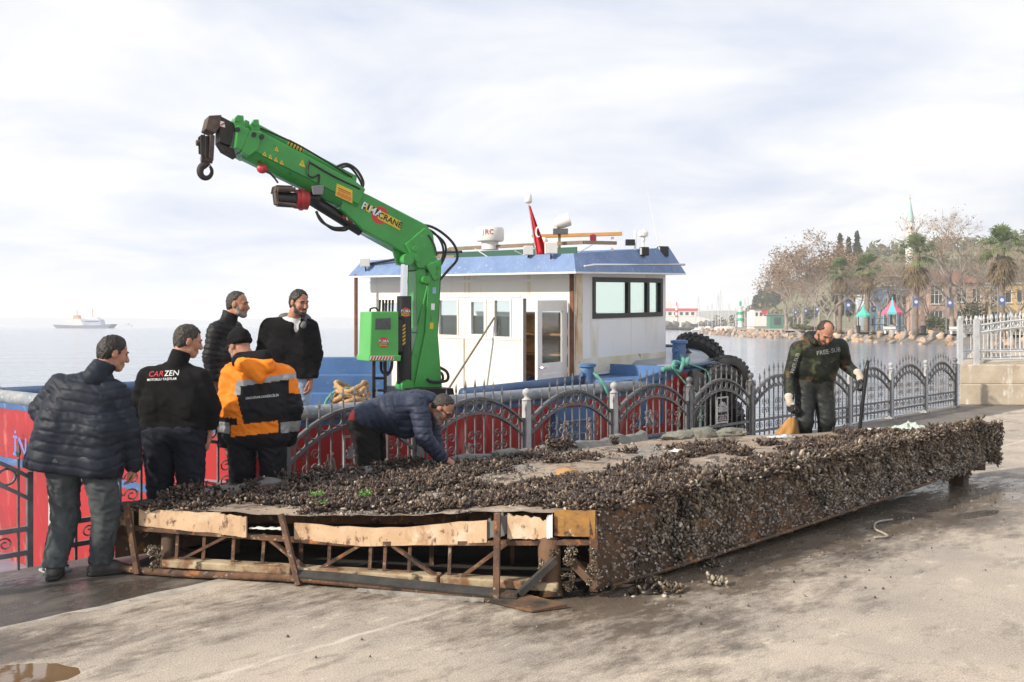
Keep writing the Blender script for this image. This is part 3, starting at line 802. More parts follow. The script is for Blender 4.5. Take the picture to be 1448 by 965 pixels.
tg = mat('tent_green', (0.10, 0.52, 0.42), (0.08, 0.45, 0.36), 1, .7); tp = mat('tent_pink', (0.72, 0.12, 0.20), (0.62, 0.10, 0.18), 1, .7); tt = mat('tent_teal', (0.10, 0.45, 0.52), None, rough=.7)
tent('small green pavilion tent in the park', 1221, 165, 432, 446, 1.25, [tg])
tent('pavilion tent with pink and teal panels in the park', 1262, 160, 422, 442, 1.75, [tp, tp, tt])
# playground frame under the tents
mb = MB(); p = at(1245, 163, PZ)
for (x, y) in ((-1, 0), (1, 0), (-1, 2), (1, 2)): mb.tube([p + V((x, y, 0)), p + V((x, y, 2.6))], .06, 6)
mb.box(p + V((0, 1, 1.2)), (2.0, 2.0, .12)); mb.beam(p + V((-1, 0, 2.2)), p + V((1, 0, 2.2)), .06, .06); mb.hexa([p + V((1, .5, 1.1)), p + V((1, 1.3, 1.1)), p + V((2.8, 1.3, .1)), p + V((2.8, .5, .1))], [p + V((1, .5, 1.2)), p + V((1, 1.3, 1.2)), p + V((2.8, 1.3, .2)), p + V((2.8, .5, .2))])
tag(mb.build('climbing_frame', M_dark), 'dark playground climbing frame between the two tents', 'climbing frame')
# street lamps with blue banners
M_lamp = mat('lamp_grey', (0.30, 0.31, 0.33), None, rough=.5, metal=.4); M_ban = mat('banner_blue', (0.08, 0.12, 0.27), (0.11, 0.16, 0.33), 2, .7)
def lamp_proto():
    root = empty('street_lamp', (0, 0, 0))
    MB().tube([(0, 0, 0), (0, 0, 5.6)], [.075, .05], 8).build('pole', M_lamp, root)
    MB().tube([(0, 0, 5.5), (-.4, 0, 5.75), (-1.1, 0, 5.8)], .035, 6).build('arm', M_lamp, root)
    MB().box((-1.2, 0, 5.78), (.6, .22, .1)).build('lamp_head', M_lamp, root)
    b = MB().box((.5, 0, 4.1), (.75, .03, 1.1)).build('banner', M_ban, root)
    MB().lathe([(.22, -.005), (.22, .005)], (.5, -.03, 4.15), 16, Matrix.Rotation(R(90), 3, 'X')).build('banner_emblem', M_white, b)
    return root
lp = lamp_proto()
for i, (px, d, w) in enumerate(((1195, 150, 'left of the green tent'), (1290, 130, 'beside the broad palm trunk'), (1338, 135, 'in front of the pink house'), (1411, 120, 'behind the railing at the right'), (1152, 190, 'among the brown trees'), (1136, 210, 'left of the brown trees'), (1122, 235, 'by the clipped hedge'), (1110, 262, 'beside the green kiosk'), (1232, 185, 'right of the green tent'))):
    put(lp, at(px, d, PZ), 0.0, 1.0, 'grey street lamp with blue banner ' + w, 'street lamp', 'street lamps with blue banners')
# benches
def bench_proto():
    root = empty('park_bench', (0, 0, 0))
    MB().box((0, 0, .45), (1.7, .42, .06)).build('seat', M_white, root); MB().box((0, .22, .75), (1.7, .05, .35)).build('backrest', M_white, root)
    for x in (-.7, .7): MB().box((x, .02, .21), (.08, .4, .42)).build('leg', M_white, root)
    return root
bp_ = bench_proto()
for (px, d, w) in ((1259, 130, 'below the pink and teal tent'), (1353, 122, 'on the grass left of the railing')):
    put(bp_, at(px, d, PZ + .02), .1, 1.0, 'white park bench ' + w, 'bench', 'white park benches')
for (px, d, w) in ((1306, 128, 'right of the broad palm trunk'), (1214, 165, 'at the foot of the green tent')):
    mb = MB(); p = at(px, d, PZ); mb.lathe([(.3, 0), (.36, .9), (.38, .92), (.38, 1.0), (.1, 1.1)], p, 12); tag(mb.build('litter_bin', M_dark), 'dark litter bin ' + w, 'litter bin', 'litter bins in the park')
# kiosk, motorbikes
p = at(1096, 320, PZ); root = empty('kiosk', p); mb = MB(); mb.box(p + V((0, 0, 2.2)), (4.4, 4, 4.4)); mb.build('wall', mat('kiosk_green', (0.06, 0.20, 0.14), None, rough=.6), root)
MB().box(p + V((0, 0, 4.55)), (5.6, 4.6, .25)).build('roof', M_lamp, root); MB().box(p + V((.3, -2.02, 2.4)), (2.2, .06, 2.4)).build('window', M_glass, root)
tag(root, 'small dark green kiosk at the far end of the promenade', 'kiosk')
# --- lighthouses
def beacon(label, px, d, y_top, ybase, col, fat=.13):
    zb = zat(ybase, d); h = zat(y_top, d) - zb; p = at(px, d, zb); root = empty('harbour_beacon', p)
    r0 = h * fat
    MB().lathe([(r0, 0), (r0 * .8, h * .62)], p, 16).build('tower', M_white, root, smooth=True, auto=40)
    for k in (0.2, .4): MB().lathe([(r0 * 1.02, h * k), (r0 * 0.98, h * (k + .09))], p, 16).build('painted_band', col, root)
    MB().lathe([(r0 * 1.2, h * .62), (r0 * 1.2, h * .66)], p, 16).build('gallery', M_white, root)
    MB().lathe([(r0 * .4, h * .66), (r0 * .4, h * .76), (r0 * .5, h * .77), (.05, h * .84)], p, 12).build('lantern', col, root)
    MB().tube([p + V((0, 0, h * .84)), p + V((0, 0, h))], .06, 5).build('mast', M_white, root)
    return tag(root, label, 'lighthouse')
red_ = mat('signal_red', (0.62, 0.05, 0.05), (0.52, 0.05, 0.05), 2, .5); grn_ = mat('signal_green', (0.04, 0.38, 0.20), None, rough=.5)
beacon('white harbour beacon with green bands on the rock bank', 1047, 268, 418, 463, grn_, .085)
beacon('white harbour beacon with red bands on the dark breakwater', 957, 600, 421, 456, red_, .065)
# --- sailing boats in the marina
def sail_proto():
    root = empty('sailing_boat', (0, 0, 0)); mb = MB()
    st = [(-5.5, .5, .9), (-4, 1.3, 1.0), (0, 1.7, 1.05), (3, 1.2, 1.15), (5.5, .05, 1.35)]
    for i in range(len(st) - 1):
        (x0, w0, z0), (x1, w1, z1) = st[i], st[i + 1]
        for s in (-1, 1): mb.add([(x0, s * w0, z0), (x1, s * w1, z1), (x1, s * w1 * .5, -.4), (x0, s * w0 * .5, -.4)], [(0, 1, 2, 3)])
        mb.add([(x0, -w0, z0), (x1, -w1, z1), (x1, w1, z1), (x0, w0, z0)], [(0, 1, 2, 3)])
    mb.add([(-5.5, -.5, .9), (-5.5, .5, .9), (-5.5, .25, -.4), (-5.5, -.25, -.4)], [(0, 1, 2, 3)])
    mb.build('hull', M_white, root)
    MB().hexa([(-2.5, -.9, 1.0), (2.2, -.7, 1.1), (2.2, .7, 1.1), (-2.5, .9, 1.0)], [(-2.3, -.7, 1.6), (1.4, -.5, 1.6), (1.4, .5, 1.6), (-2.3, .7, 1.6)]).build('cabin', M_white, root)
    MB().tube([(.8, 0, 1), (.8, 0, 14)], [.11, .07], 6).build('mast', M_white, root)
    MB().tube([(.8, 0, 2.2), (-3.8, 0, 2.3)], .12, 6).build('boom', mat('sail_cover', (0.05, 0.10, 0.25), None, rough=.8), root)
    for (x, y) in ((5.4, 0), (-5.3, 0), (0.8, 1.4), (.8, -1.4)): MB().tube([(x, y, 1.2), (.8, 0, 13.5)], .025, 3).build('stay', M_lamp, root)
    return root
sp_ = sail_proto()
masts = [(987, 412, 'tall mast right of the passenger ship'), (1001, 426, 'short mast in the left part of the marina'), (1006, 424, 'second short mast left of the tall pair'), (1015, 408, 'left mast of the tall close pair'), (1019, 403, 'tallest mast in the marina'), (1030, 424, 'mast right of the tall pair'), (1053, 416, 'mast just right of the green-banded beacon'), (1058, 413, 'rightmost mast by the hillside'), (1011, 436, 'lowest mast among the close cluster'), (1040, 430, 'small mast left of the green-banded beacon')]
for i, (px, yt, w) in enumerate(masts):
    d = 395 + (i * 37) % 50; h = zat(yt, d) + 1
    put(sp_, at(px, d, -1.0), 1.2 + .25 * math.sin(i * 2.1), h / 15, 'white moored sailing boat, ' + w, 'sailing boat', 'sailing boats in the marina')
# small motor boats
mbp = empty('motor_boat', (0, 0, 0))
mb = MB(); mb.hexa([(-3, -.7, -.2), (2, -.6, -.2), (2, .6, -.2), (-3, .7, -.2)], [(-3.1, -1.2, .9), (3.6, -.15, 1.2), (3.6, .15, 1.2), (-3.1, 1.2, .9)]); mb.build('hull', M_white, mbp)
MB().hexa([(-1, -.8, .95), (1.4, -.6, 1.0), (1.4, .6, 1.0), (-1, .8, .95)], [(-.8, -.7, 2.0), (.6, -.5, 2.0), (.6, .5, 2.0), (-.8, .7, 2.0)]).build('cabin', M_white, mbp)
for i, (px, d) in enumerate(((992, 352), (1003, 345), (1016, 350), (1027, 340), (1034, 348), (1000, 372), (1022, 376), (1062, 330))):
    put(mbp, at(px, d, -1.0), i * .9, 1.15, 'small white motor boat, number %s of the row before the masts counted from the left' % ['one', 'three', 'four', 'six', 'seven', 'two', 'five', 'eight'][i], 'motor boat', 'motor boats in front of the masts')
# --- passenger ship with red stripe
D_ = 640; p = at(960, D_, -1); root = empty('passenger_ship', p); k = D_ / 1408
T = lambda px, dy, y: V(((px - 724) * k, D_ + dy, zat(y, D_)))
mb = MB(); mb.prism([(926, 466.8), (994, 466.8), (1003, 452), (988, 448), (932, 448)], lambda a, b, q: T(a, q, b), -4, 4); mb.build('hull', M_white, root)
mb = MB(); mb.prism([(932, 447.5), (984, 447.5), (984, 440), (932, 440)], lambda a, b, q: T(a, q, b), -3.4, 3.4); mb.build('saloon', M_white, root)
mb = MB(); mb.prism([(931, 440), (986, 440), (986, 436.5), (931, 436.5)], lambda a, b, q: T(a, q, b), -3.7, 3.7); mb.build('red_deck_band', red_, root)
mb = MB(); mb.prism([(930, 461), (952, 461), (952, 458), (930, 458)], lambda a, b, q: T(a, q, b), -4.05, 4.05); mb.build('red_hull_stripe', red_, root)
mb = MB(); mb.prism([(934, 436), (950, 436), (948, 426), (936, 426)], lambda a, b, q: T(a, q, b), -2.5, 2.5); mb.build('bridge', M_white, root)
for x in (936, 944, 952, 960, 968, 976): MB().prism([(x, 446), (x + 4.4, 446), (x + 4.4, 441.5), (x, 441.5)], lambda a, b, q: T(a, q, b), -3.46, -3.40).build('window', M_glass, root)
MB().tube([T(944, 0, 426), T(944, 0, 415)], .1, 5).build('mast', M_white, root)
tag(root, 'white passenger ship with red deck bands moored beyond the wheelhouse', 'ship')
# marina buildings
for i, (px0, px1, d, y, lab) in enumerate(((1066, 1086, 330, 438, 'low white harbour building with red sign'), (1062, 1068, 345, 440, 'small cream harbour shed beside the masts'))):
    k = d / 1408; root = empty('harbour_building', at((px0 + px1) / 2, d, .6)); T = lambda px, dy, yy: V(((px - 724) * k, d + dy, zat(yy, d)))
    MB().prism([(px0, 461.5), (px1, 461.5), (px1, y), (px0, y)], lambda a, b, q: T(a, q, b), 0, 6).build('wall', M_white, root)
    MB().prism([(px0 - 1, y), (px1 + 1, y), (px1 + 1, y - 1), (px0 - 1, y - 1)], lambda a, b, q: T(a, q, b), -.5, 6.5).build('roof', M_tile, root)
    for j in range(3):
        xa = lerp(px0, px1, .12 + .3 * j); MB().prism([(xa, y + 9), (xa + 3, y + 9), (xa + 3, y + 4), (xa, y + 4)], lambda a, b, q: T(a, q, b), -.08, .04).build('window', M_glass, root)
    if i == 0: MB().prism([(1077, y + 7), (1085, y + 7), (1085, y + 1), (1077, y + 1)], lambda a, b, q: T(a, q, b), -.2, -.1).build('sign', red_, root)
    tag(root, lab, 'building')
# --- car ferry out at sea
D_ = 900; k = D_ / 1408; root = empty('car_ferry', at(120, D_, -1)); T = lambda px, dy, y: V(((px - 724) * k, D_ + dy, zat(y, D_)))
M_fh = mat('ferry_hull', (0.13, 0.15, 0.22), (0.18, 0.19, 0.25), .1, .6); M_fo = mat('ferry_orange', (0.65, 0.28, 0.10), None, rough=.6); M_fg = mat('ferry_grey', (0.42, 0.46, 0.56), None, rough=.6)
MB().prism([(85, 464.8), (156, 464.8), (162, 458.6), (140, 460), (100, 460.6), (79, 459.4)], lambda a, b, q: T(a, q, b), -7, 7).build('hull', M_fh, root)
MB().prism([(92, 460), (122, 460), (116, 451), (98, 451)], lambda a, b, q: T(a, q, b), -5, 5).build('forward_house', M_white, root)
MB().prism([(105, 451), (113, 451), (112, 446), (106, 446)], lambda a, b, q: T(a, q, b), -3, 3).build('funnel', M_fo, root)
MB().prism([(122, 459.5), (146, 459.5), (144, 452), (120, 452)], lambda a, b, q: T(a, q, b), -5, 5).build('saloon', M_fg, root)
MB().prism([(124, 452), (142, 452), (138, 449), (126, 449)], lambda a, b, q: T(a, q, b), -4, 4).build('bridge', M_white, root)
MB().prism([(123, 455.6), (143, 455.6), (143, 454.2), (123, 454.2)], lambda a, b, q: T(a, q, b), -5.1, -5.02).build('window_band', M_glass, root)
for x, y0, y1 in ((109, 446, 439), (131, 449, 437)): MB().tube([T(x, 0, y0), T(x, 0, y1)], .35, 5).build('mast', M_fo, root)
tag(root, 'double-ended car ferry crossing on the open sea at the left', 'ferry')
D_ = 2200; k = D_ / 1408; T = lambda px, dy, y: V(((px - 724) * k, D_ + dy, zat(y, D_)))
mb = MB(); mb.prism([(170, 462.4), (185, 462.4), (187, 459.8), (182, 459.8), (182, 457.2), (178, 457.2), (178, 459.8), (169, 459.8)], lambda a, b, q: T(a, q, b), -7, 7)
tag(mb.build('far_ship', M_fg), 'tiny pale ship on the horizon right of the car ferry', 'ship')
# ------------------------------------------------------------------ wrought iron fence along the quay
M_iron = mat('grey_iron', (0.20, 0.205, 0.215), (0.12, 0.12, 0.125), 9, 0.55, 0.0015, 60, metal=0.35, layers=(((0.26, 0.13, 0.07), 14, 0.66, 0.06), ((0.34, 0.34, 0.34), 25, 0.64, 0.1)))
M_post = mat('pale_post_paint', (0.50, 0.50, 0.50), (0.36, 0.36, 0.37), 6, 0.6, 0.001, 40, layers=(((0.30, 0.16, 0.09), 9, 0.66, 0.05),))
def text_mb(s, size, o, xd, yd, depth=0.0, align='CENTER', bold=1.0, shear=0.0):
    cu = bpy.data.curves.new('t', 'FONT'); cu.body = s; cu.size = size; cu.align_x = align; cu.align_y = 'CENTER'; cu.resolution_u = 2; cu.shear = shear
    cu.offset = 0.012 * size * (bold - 1)
    ob = bpy.data.objects.new('t', cu); COL.objects.link(ob)
    dg = bpy.context.evaluated_depsgraph_get(); me = bpy.data.meshes.new_from_object(ob.evaluated_get(dg))
    vs = [(v.co.x, v.co.y) for v in me.vertices]; fs = [tuple(p.vertices) for p in me.polygons]
    bpy.data.objects.remove(ob); bpy.data.curves.remove(cu); bpy.data.meshes.remove(me)
    o, xd, yd = V(o), V(xd), V(yd); mb = MB(); mb.add([o + xd * x + yd * y for x, y in vs], fs); return mb
PANEL = 1.75
def arch(s, c=PANEL / 2, half=PANEL / 2 - .05):
    return 0.69 + 0.31 * max(0, 1 - ((s - c) / half) ** 2)
def scroll(mb, c, s, flip, w=.006, turns=1.35):
    """C-shaped curl in the fence plane (x along, z up)"""
    pts = []
    for i in range(16):
        t = i / 15; a = t * turns * 2 * math.pi; r_ = s * (1 - .75 * t)
        pts.append(V((c[0] + flip * (s - r_ * math.cos(a)) - flip * s, 0, c[1] + r_ * math.sin(a))))
    mb.tube(pts, w, 4)
def fence_panel_proto(emblem=False, letters=False):
    root = empty('iron_fence', (0, 0, 0)); L_ = PANEL; x0, x1 = .07, L_ - .07; N_ = 24
    for nm, off, w, h in (('arch_rail', 0, .045, .028), ('lower_arch_rail', -.155, .045, .028)):
        mb = MB(); xs = [lerp(x0, x1, i / N_) for i in range(N_ + 1)]
        for i in range(N_):
            a, b = xs[i], xs[i + 1]; za, zb = arch(a) + off, arch(b) + off; hw, hh = w / 2, h / 2
            mb.hexa([(a, -hw, za - hh), (b, -hw, zb - hh), (b, hw, zb - hh), (a, hw, za - hh)], [(a, -hw, za + hh), (b, -hw, zb + hh), (b, hw, zb + hh), (a, hw, za + hh)])
        mb.build(nm, M_iron, root)
    nb_ = 11
    for k in range(nb_):
        x = lerp(x0 + .06, x1 - .06, k / (nb_ - 1)); zt = arch(x) + .09
        mb = MB(); s_ = .0075; cx = L_ / 2
        if emblem and abs(x - cx) < .14:
            mb.box((x, 0, (.34 + .36) / 2), (.015, .015, .04))
        top0 = .05
        mb.box((x, 0, (top0 + zt) / 2), (2 * s_, 2 * s_, zt - top0))
        mb.lathe([(.008, 0), (.012, .01), (.008, .02), (.019, .055), (.002, .135)], (x, 0, zt - .01), 4)
        mb.build('bar', M_iron, root)
    for k in range(nb_ - 1):
        x = lerp(x0 + .06, x1 - .06, (k + .5) / (nb_ - 1)); z_ = arch(x) - .0775
        pts = [V((x + .057 * math.cos(a), 0, z_ + .057 * math.sin(a))) for a in np.linspace(0, 2 * math.pi, 15)[:-1]]
        MB().tube(pts, .0095, 5, closed=True).build('ring', M_iron, root, smooth=True)
    for nm, z_ in (('middle_rail', .335), ('bottom_rail', .165)):
        MB().box((L_ / 2, .001, z_), (x1 - x0, .03, .035)).build(nm, M_iron, root)
    for x in (x0 - .012, x1 + .012):
        MB().box((x, 0, .40), (.035, .035, .68)).build('end_upright', M_iron, root)
    for k in range(5):
        x = lerp(x0 + .2, x1 - .2, k / 4)
        for f in (-1, 1):
            mb = MB(); scroll(mb, (x + f * .055, .245), .05, f); mb.build('scroll', M_iron, root)
    for x in ((.32, L_ - .32) if emblem else (.45, L_ / 2, L_ - .45)):
        for f in (-1, 1):
            for zc in (.47, .60):
                mb = MB(); scroll(mb, (x + f * .06, zc), .055, f); mb.build('scroll', M_iron, root)
    if emblem:
        c = (L_ / 2, .56); y0 = -.02
        fr = MB(); pl = .16; ph = .19
        for (a, b, w, h) in ((c[0], c[1] + ph - .012, 2 * pl, .024), (c[0], c[1] - ph + .012, 2 * pl, .024), (c[0] - pl + .01, c[1], .02, 2 * ph - .05), (c[0] + pl - .01, c[1], .02, 2 * ph - .05)): fr.box((a, y0, b), (w, .008, h))
        gc = (c[0], c[1] - .03)
        def sector(r0, r1, a0, a1):
            n_ = max(2, int((a1 - a0) / .15)); q = [(r0, a0 + (a1 - a0) * i / n_) for i in range(n_ + 1)] + [(r1, a1 - (a1 - a0) * i / n_) for i in range(n_ + 1)]
            fr.prism([(gc[0] + r * math.cos(a), gc[1] + r * math.sin(a)) for r, a in q], lambda a, b, q_: V((a, y0 + q_, b)), -.004, .004)
        sector(.085, .115, 0, math.pi); sector(.055, .075, 0, math.pi)
        for i in range(9): sector(.113, .145, i * math.pi / 9 + .06, i * math.pi / 9 + .25)
        for i in (-1, 0, 1): fr.box((gc[0] + i * .022, y0, gc[1] + .03), (.014, .008, .05 if i else .065))
        fr.box((gc[0], y0, gc[1] + .008), (.1, .008, .018))
        em = fr.build('emblem_plate', M_post, root)
        t = text_mb('GEBZE', .115, (c[0], y0 - .008, c[1] - .115), (1, 0, 0), (0, 0, 1), bold=1.6); t.build('lettering', M_post, em)
        for k in range(3): MB().box((c[0] + (k - 1) * .12, -.004, .44), (.014, .006, .20)).build('emblem_strut', M_iron, root)
    return root
def fence_post(p, m, h=1.08, plate=True):
    root = empty('fence_post', p)
    MB().box(p + V((0, 0, h / 2)), (.075, .075, h), Matrix.Rotation(math.atan2(FE.y, FE.x), 3, 'Z')).build('shaft', m, root, bevel=.004)
    MB().lathe([(.05, 0), (.056, .012), (.03, .03), (.022, .045), (.042, .07), (.048, .095), (.038, .125), (.005, .14)], p + V((0, 0, h)), 12).build('ball_cap', m, root, smooth=True)
    MB().box(p + V((0, 0, .008)), (.17, .17, .016), Matrix.Rotation(math.atan2(FE.y, FE.x), 3, 'Z')).build('base_plate', m, root)
    for x, y in ((.06, .06), (-.06, .06), (.06, -.06), (-.06, -.06)):
        MB().lathe([(.011, 0), (.011, .016)], p + V((x * 1.0, y * 1.0, .016)), 6).build('bolt', M_iron, root)
    return root
tpost = [0.1094, .193, .28, .3666, .458, .548, .64, .733, .832, .927, 1.02]
posts = [V((-3.31, 7.22, 0))] + [Q(t * FLEN, 0) for t in tpost]
wherep = ['pale fence post with bolted foot beside the boots of the leftmost man', 'fence post behind the man in the orange and black jacket', 'fence post hidden behind the bending man', 'pale fence post left of the open wheelhouse door', 'pale fence post with ball cap below the green mooring rope', 'grey fence post with ball cap below the bow', 'dark grey fence post left of the diver', 'fence post right behind the diver', 'pale fence post just right of the crowbar', 'fence post two bays left of the concrete wall', 'fence post with rusty ball cap one bay left of the concrete wall', 'last fence post against the concrete wall']
for i, p in enumerate(posts):
    tag(fence_post(p, M_post if i in (0, 3, 4, 8, 9, 10) else M_iron, .93), wherep[i], 'fence post', 'fence posts')
pA, pB = fence_panel_proto(False), fence_panel_proto(True)
segs = [(posts[0] - FE * 2.0, posts[0] - FE * .12)] + [(posts[i], posts[i + 1]) for i in range(len(posts) - 1)]
wf = ['arched iron fence panel at the left picture edge in front of the red stern', 'arched iron fence panel behind the legs of the man in the dark quilted jacket', 'arched iron fence panel with gear emblem left of the bending man', 'arched iron fence panel just right of the bending man', 'arched iron fence panel in front of the blue hull ladder plate', 'arched iron fence panel in front of the dark red bow', 'arched iron fence panel with gear emblem below the tyres', 'arched iron fence panel left of the diver', 'arched iron fence panel directly behind the diver', 'arched iron fence panel right of the crowbar', 'arched iron fence panel second from the concrete wall', 'arched iron fence panel with gear emblem next to the concrete wall']
useA, useB = [False], [False]
for i, (a, b) in enumerate(segs):
    pr, fl = (pB, useB) if i in (2, 6, 11) else (pA, useA)
    o = pr if not fl[0] else copy_tree(pr); fl[0] = True
    o.location = a; d = b - a; o.rotation_euler = (0, 0, math.atan2(d.y, d.x)); o.scale = (d.length / PANEL, 1, 1)
    tag(o, wf[i], 'fence panel', 'arched fence panels along the quay')
# pale weed and rag caught in the bars
M_weed = mat('dry_weed', (0.40, 0.33, 0.29), (0.24, 0.18, 0.16), 20, .95)
r_ = random.Random(8)
for i, (a, z_, lab) in enumerate(((.405 * FLEN, .58, 'pale dried weed caught in the fence left of the bow'), (.44 * FLEN, .60, 'bushy dried weed tangled in the fence beside the bow post'), (.315 * FLEN, .58, 'dried weed hanging on the fence below the open door'), (.338 * FLEN, .56, 'long dried weed strand on the fence right of the open door'), (.228 * FLEN, .46, 'dried weed on the fence beside the bending man'), (.135 * FLEN, .5, 'dried weed strand in front of the gear emblem'))):
    mb = MB()
    for k in range(15):
        p = Q(a + r_.gauss(0, .025), -.03 + r_.gauss(0, .015), z_ + r_.gauss(0, .06)); pts = [p]
        for j in range(4):
            p = p + V((r_.gauss(0, .014), r_.gauss(0, .012), r_.uniform(-.07, .01))); pts.append(p)
        mb.tube(pts, [.008, .01, .007, .005, .003], 4)
    tag(mb.build('dried_weed', M_weed), lab, 'weed', 'weed caught in the fence')

# ------------------------------------------------------------------ concrete plinth with silver railing at the right
M_pl = mat('stained_plinth', (0.55, 0.47, 0.36), (0.40, 0.34, 0.26), 2.2, .9, .006, 20, layers=(((0.30, 0.15, 0.07), 1.6, .60, .1, (1, 1, .5)), ((0.70, 0.66, 0.58), 2.6, .60, .08, (1, 1, .35)), ((.22, .17, .11), 3.5, .66, .06, (1, 1, .4))))
p0 = at(1357, 22.2, 0); 
root = empty('concrete_plinth', p0)
mb = MB(); mb.hexa([p0, p0 + V((9, -.6, 0)), p0 + V((16, 14, 0)), p0 + V((7, 14.5, 0))], [p0 + V((0, 0, .47)), p0 + V((9, -.6, .47)), p0 + V((16, 14, .47)), p0 + V((7, 14.5, .47))]); mb.build('lower_course', M_pl, root, bevel=.02)
mb = MB(); mb.hexa([p0 + V((.03, .03, .472)), p0 + V((9, -.57, .472)), p0 + V((16, 14, .472)), p0 + V((7, 14.5, .472))], [p0 + V((.03, .03, .90)), p0 + V((9, -.57, .90)), p0 + V((16, 14, .90)), p0 + V((7, 14.5, .90))]); mb.build('upper_course', M_pl, root, bevel=.02)
tag(root, 'rust-stained concrete plinth at the right end of the fence', 'plinth')
M_sil = mat('silver_paint', (0.60, 0.61, 0.62), (0.48, 0.49, 0.50), 5, .45, .001, 50, metal=.3)
def railing(name, label, a, b, h, nb_, rise, zb):
    root = empty(name, a); d = b - a
    rail = MB(); up = MB(); N_ = 16
    zt = lambda t: zb + h * .72 + rise * math.sin(t * math.pi)
    for nm, off in (('top_rail', 0), ('upper_rail', -.16)):
        MB().tube([a + d * (i / N_) + V((0, 0, zt(i / N_) + off)) for i in range(N_ + 1)], .022, 6).build(nm, M_sil, root)
    for nm, z_ in (('lower_rail', .30), ('bottom_rail', .12)): MB().tube([a + V((0, 0, zb + z_)), b + V((0, 0, zb + z_))], .02, 6).build(nm, M_sil, root)
    for k in range(nb_):
        t = (k + .5) / nb_; p = a + d * t
        mb = MB(); mb.tube([p + V((0, 0, zb + .1)), p + V((0, 0, zt(t) + .08))], .011, 4); mb.lathe([(.012, 0), (.03, .05), (.002, .15)], p + V((0, 0, zt(t) + .07)), 6); mb.build('bar', M_sil, root)
        if k < nb_ - 1:
            q = a + d * ((k + 1) / nb_) + V((0, 0, zt((k + 1) / nb_) - .08)); dn = d.normalized()
            MB().tube([q + dn * (.06 * math.cos(s)) + V((0, 0, .06 * math.sin(s))) for s in np.linspace(0, 2 * math.pi, 13)[:-1]], .009, 4, closed=True).build('ring', M_sil, root)
    for p in (a, b):
        MB().box(p + V((0, 0, zb + h * .42)), (.10, .10, h * .84)).build('post', M_sil, root); MB().ell(p + V((0, 0, zb + h * .86)), (.05, .05, .06), 8, 6).build('post_cap', M_sil, root)
    return tag(root, label, 'railing', 'silver railings on the plinth')
railing('silver_railing', 'silver railing along the front edge of the concrete plinth', p0 + V((.42, .1, 0)), p0 + V((3.6, -.1, 0)), 1.2, 15, .16, .90)
railing('silver_railing', 'silver railing continuing along the front of the plinth past the picture edge', p0 + V((3.72, -.11, 0)), p0 + V((8.7, -.45, 0)), 1.2, 22, .16, .90)
railing('silver_railing', 'silver railing running back from the plinth corner towards the shore', p0 + V((.12, .25, 0)), p0 + V((5.6, 4.8, 0)), 1.2, 34, .10, .90)
mb = MB(); mb.beam(p0 + V((-1.3, 1.4, .95)), p0 + V((.5, .5, .42)), .09, .09); 
# low wall behind the railing (ramp parapet)
mb2 = MB(); mb2.hexa([p0 + V((.75, 1.0, .902)), p0 + V((1.0, .95, .902)), p0 + V((5, 9, .902)), p0 + V((4.7, 9.1, .902))], [p0 + V((.75, 1.0, .93)), p0 + V((1.0, .95, .93)), p0 + V((5, 9, 1.6)), p0 + V((4.7, 9.1, 1.6))])
tag(mb2.build('ramp_kerb', M_conc), 'sloping concrete kerb of the ramp behind the silver railing', 'kerb')

# ------------------------------------------------------------------ work boat: u towards the bow, v towards the sea
BC = V((.875, 14.0, 0)); BA = R(50); BU = V((math.cos(BA), math.sin(BA), 0)); BV = V((-math.sin(BA), math.cos(BA), 0))
def B(u, v, z): return BC + BU * u + BV * v + V((0, 0, z))
def W(u, v, z): return B(u, v, z + .026 * u + .018 * v)      # the wheelhouse stands slightly out of trim
M_red = mat('red_hull', (0.44, 0.022, 0.022), (0.34, 0.02, 0.02), 1.3, .42, .003, 12, layers=(((0.56, 0.13, 0.11), 5, .57, .1, (1, 1, .3)), ((0.14, 0.03, 0.03), 2.2, .60, .1, (1, 1, .25)), ((.30, .14, .09), 9, .68, .06)))
M_blue = mat('blue_boat_paint', (0.075, 0.17, 0.36), (0.05, 0.12, 0.27), 2, .5, .003, 14, layers=(((0.24, 0.13, 0.08), 4, .64, .06, (1, 1, .3)), ((.16, .26, .42), 6, .6, .1)))
M_navy = mat('navy_pipe', (0.025, 0.06, 0.14), (0.05, 0.09, 0.18), 4, .4, .002, 30)
M_pipe = mat('worn_pipe', (0.34, 0.34, 0.33), (0.16, 0.20, 0.26), 6, .7, .004, 30, layers=(((0.46, .44, .40), 12, .58, .08), ((.2, .12, .08), 8, .66, .06)))
M_deck = mat('boat_deck', (0.30, 0.33, 0.38), (0.22, 0.24, 0.28), 2, .3, .002, 20)
M_cab = mat('cabin_white', (0.82, 0.79, 0.73), (0.76, 0.72, 0.65), .8, .5, .0015, 5, layers=(((0.60, 0.45, 0.27), 2.6, .60, .14, (2.6, 2.6, .16)), ((.64, .56, .44), 1.1, .56, .2), ((.36, .19, .08), 6, .70, .05, (2, 2, .4))))
M_cabs = mat('cabin_white_panel', (0.80, 0.80, 0.80), (0.73, 0.73, 0.74), .8, .4, .0015, 4, layers=(((0.64, 0.57, 0.42), 1.3, .57, .18, (2, 2, .4)), ((.42, .25, .12), 7, .72, .04, (2, 2, .3))))
M_cframe = mat('cabin_frame', (0.82, 0.80, 0.76), (0.75, 0.72, 0.68), 3, .4)
M_visor = mat('visor_blue', (0.17, 0.255, 0.44), (0.125, 0.195, 0.36), 3, .55, .003, 10, layers=(((0.42, 0.46, 0.52), 5.0, .60, .12, (6, 6, .5)), ((.32, .20, .12), 5, .69, .04, (3, 3, .5))))
M_rust = mat('rust_strip', (0.22, 0.10, 0.05), (0.12, 0.06, 0.04), 8, .9, .003, 40)
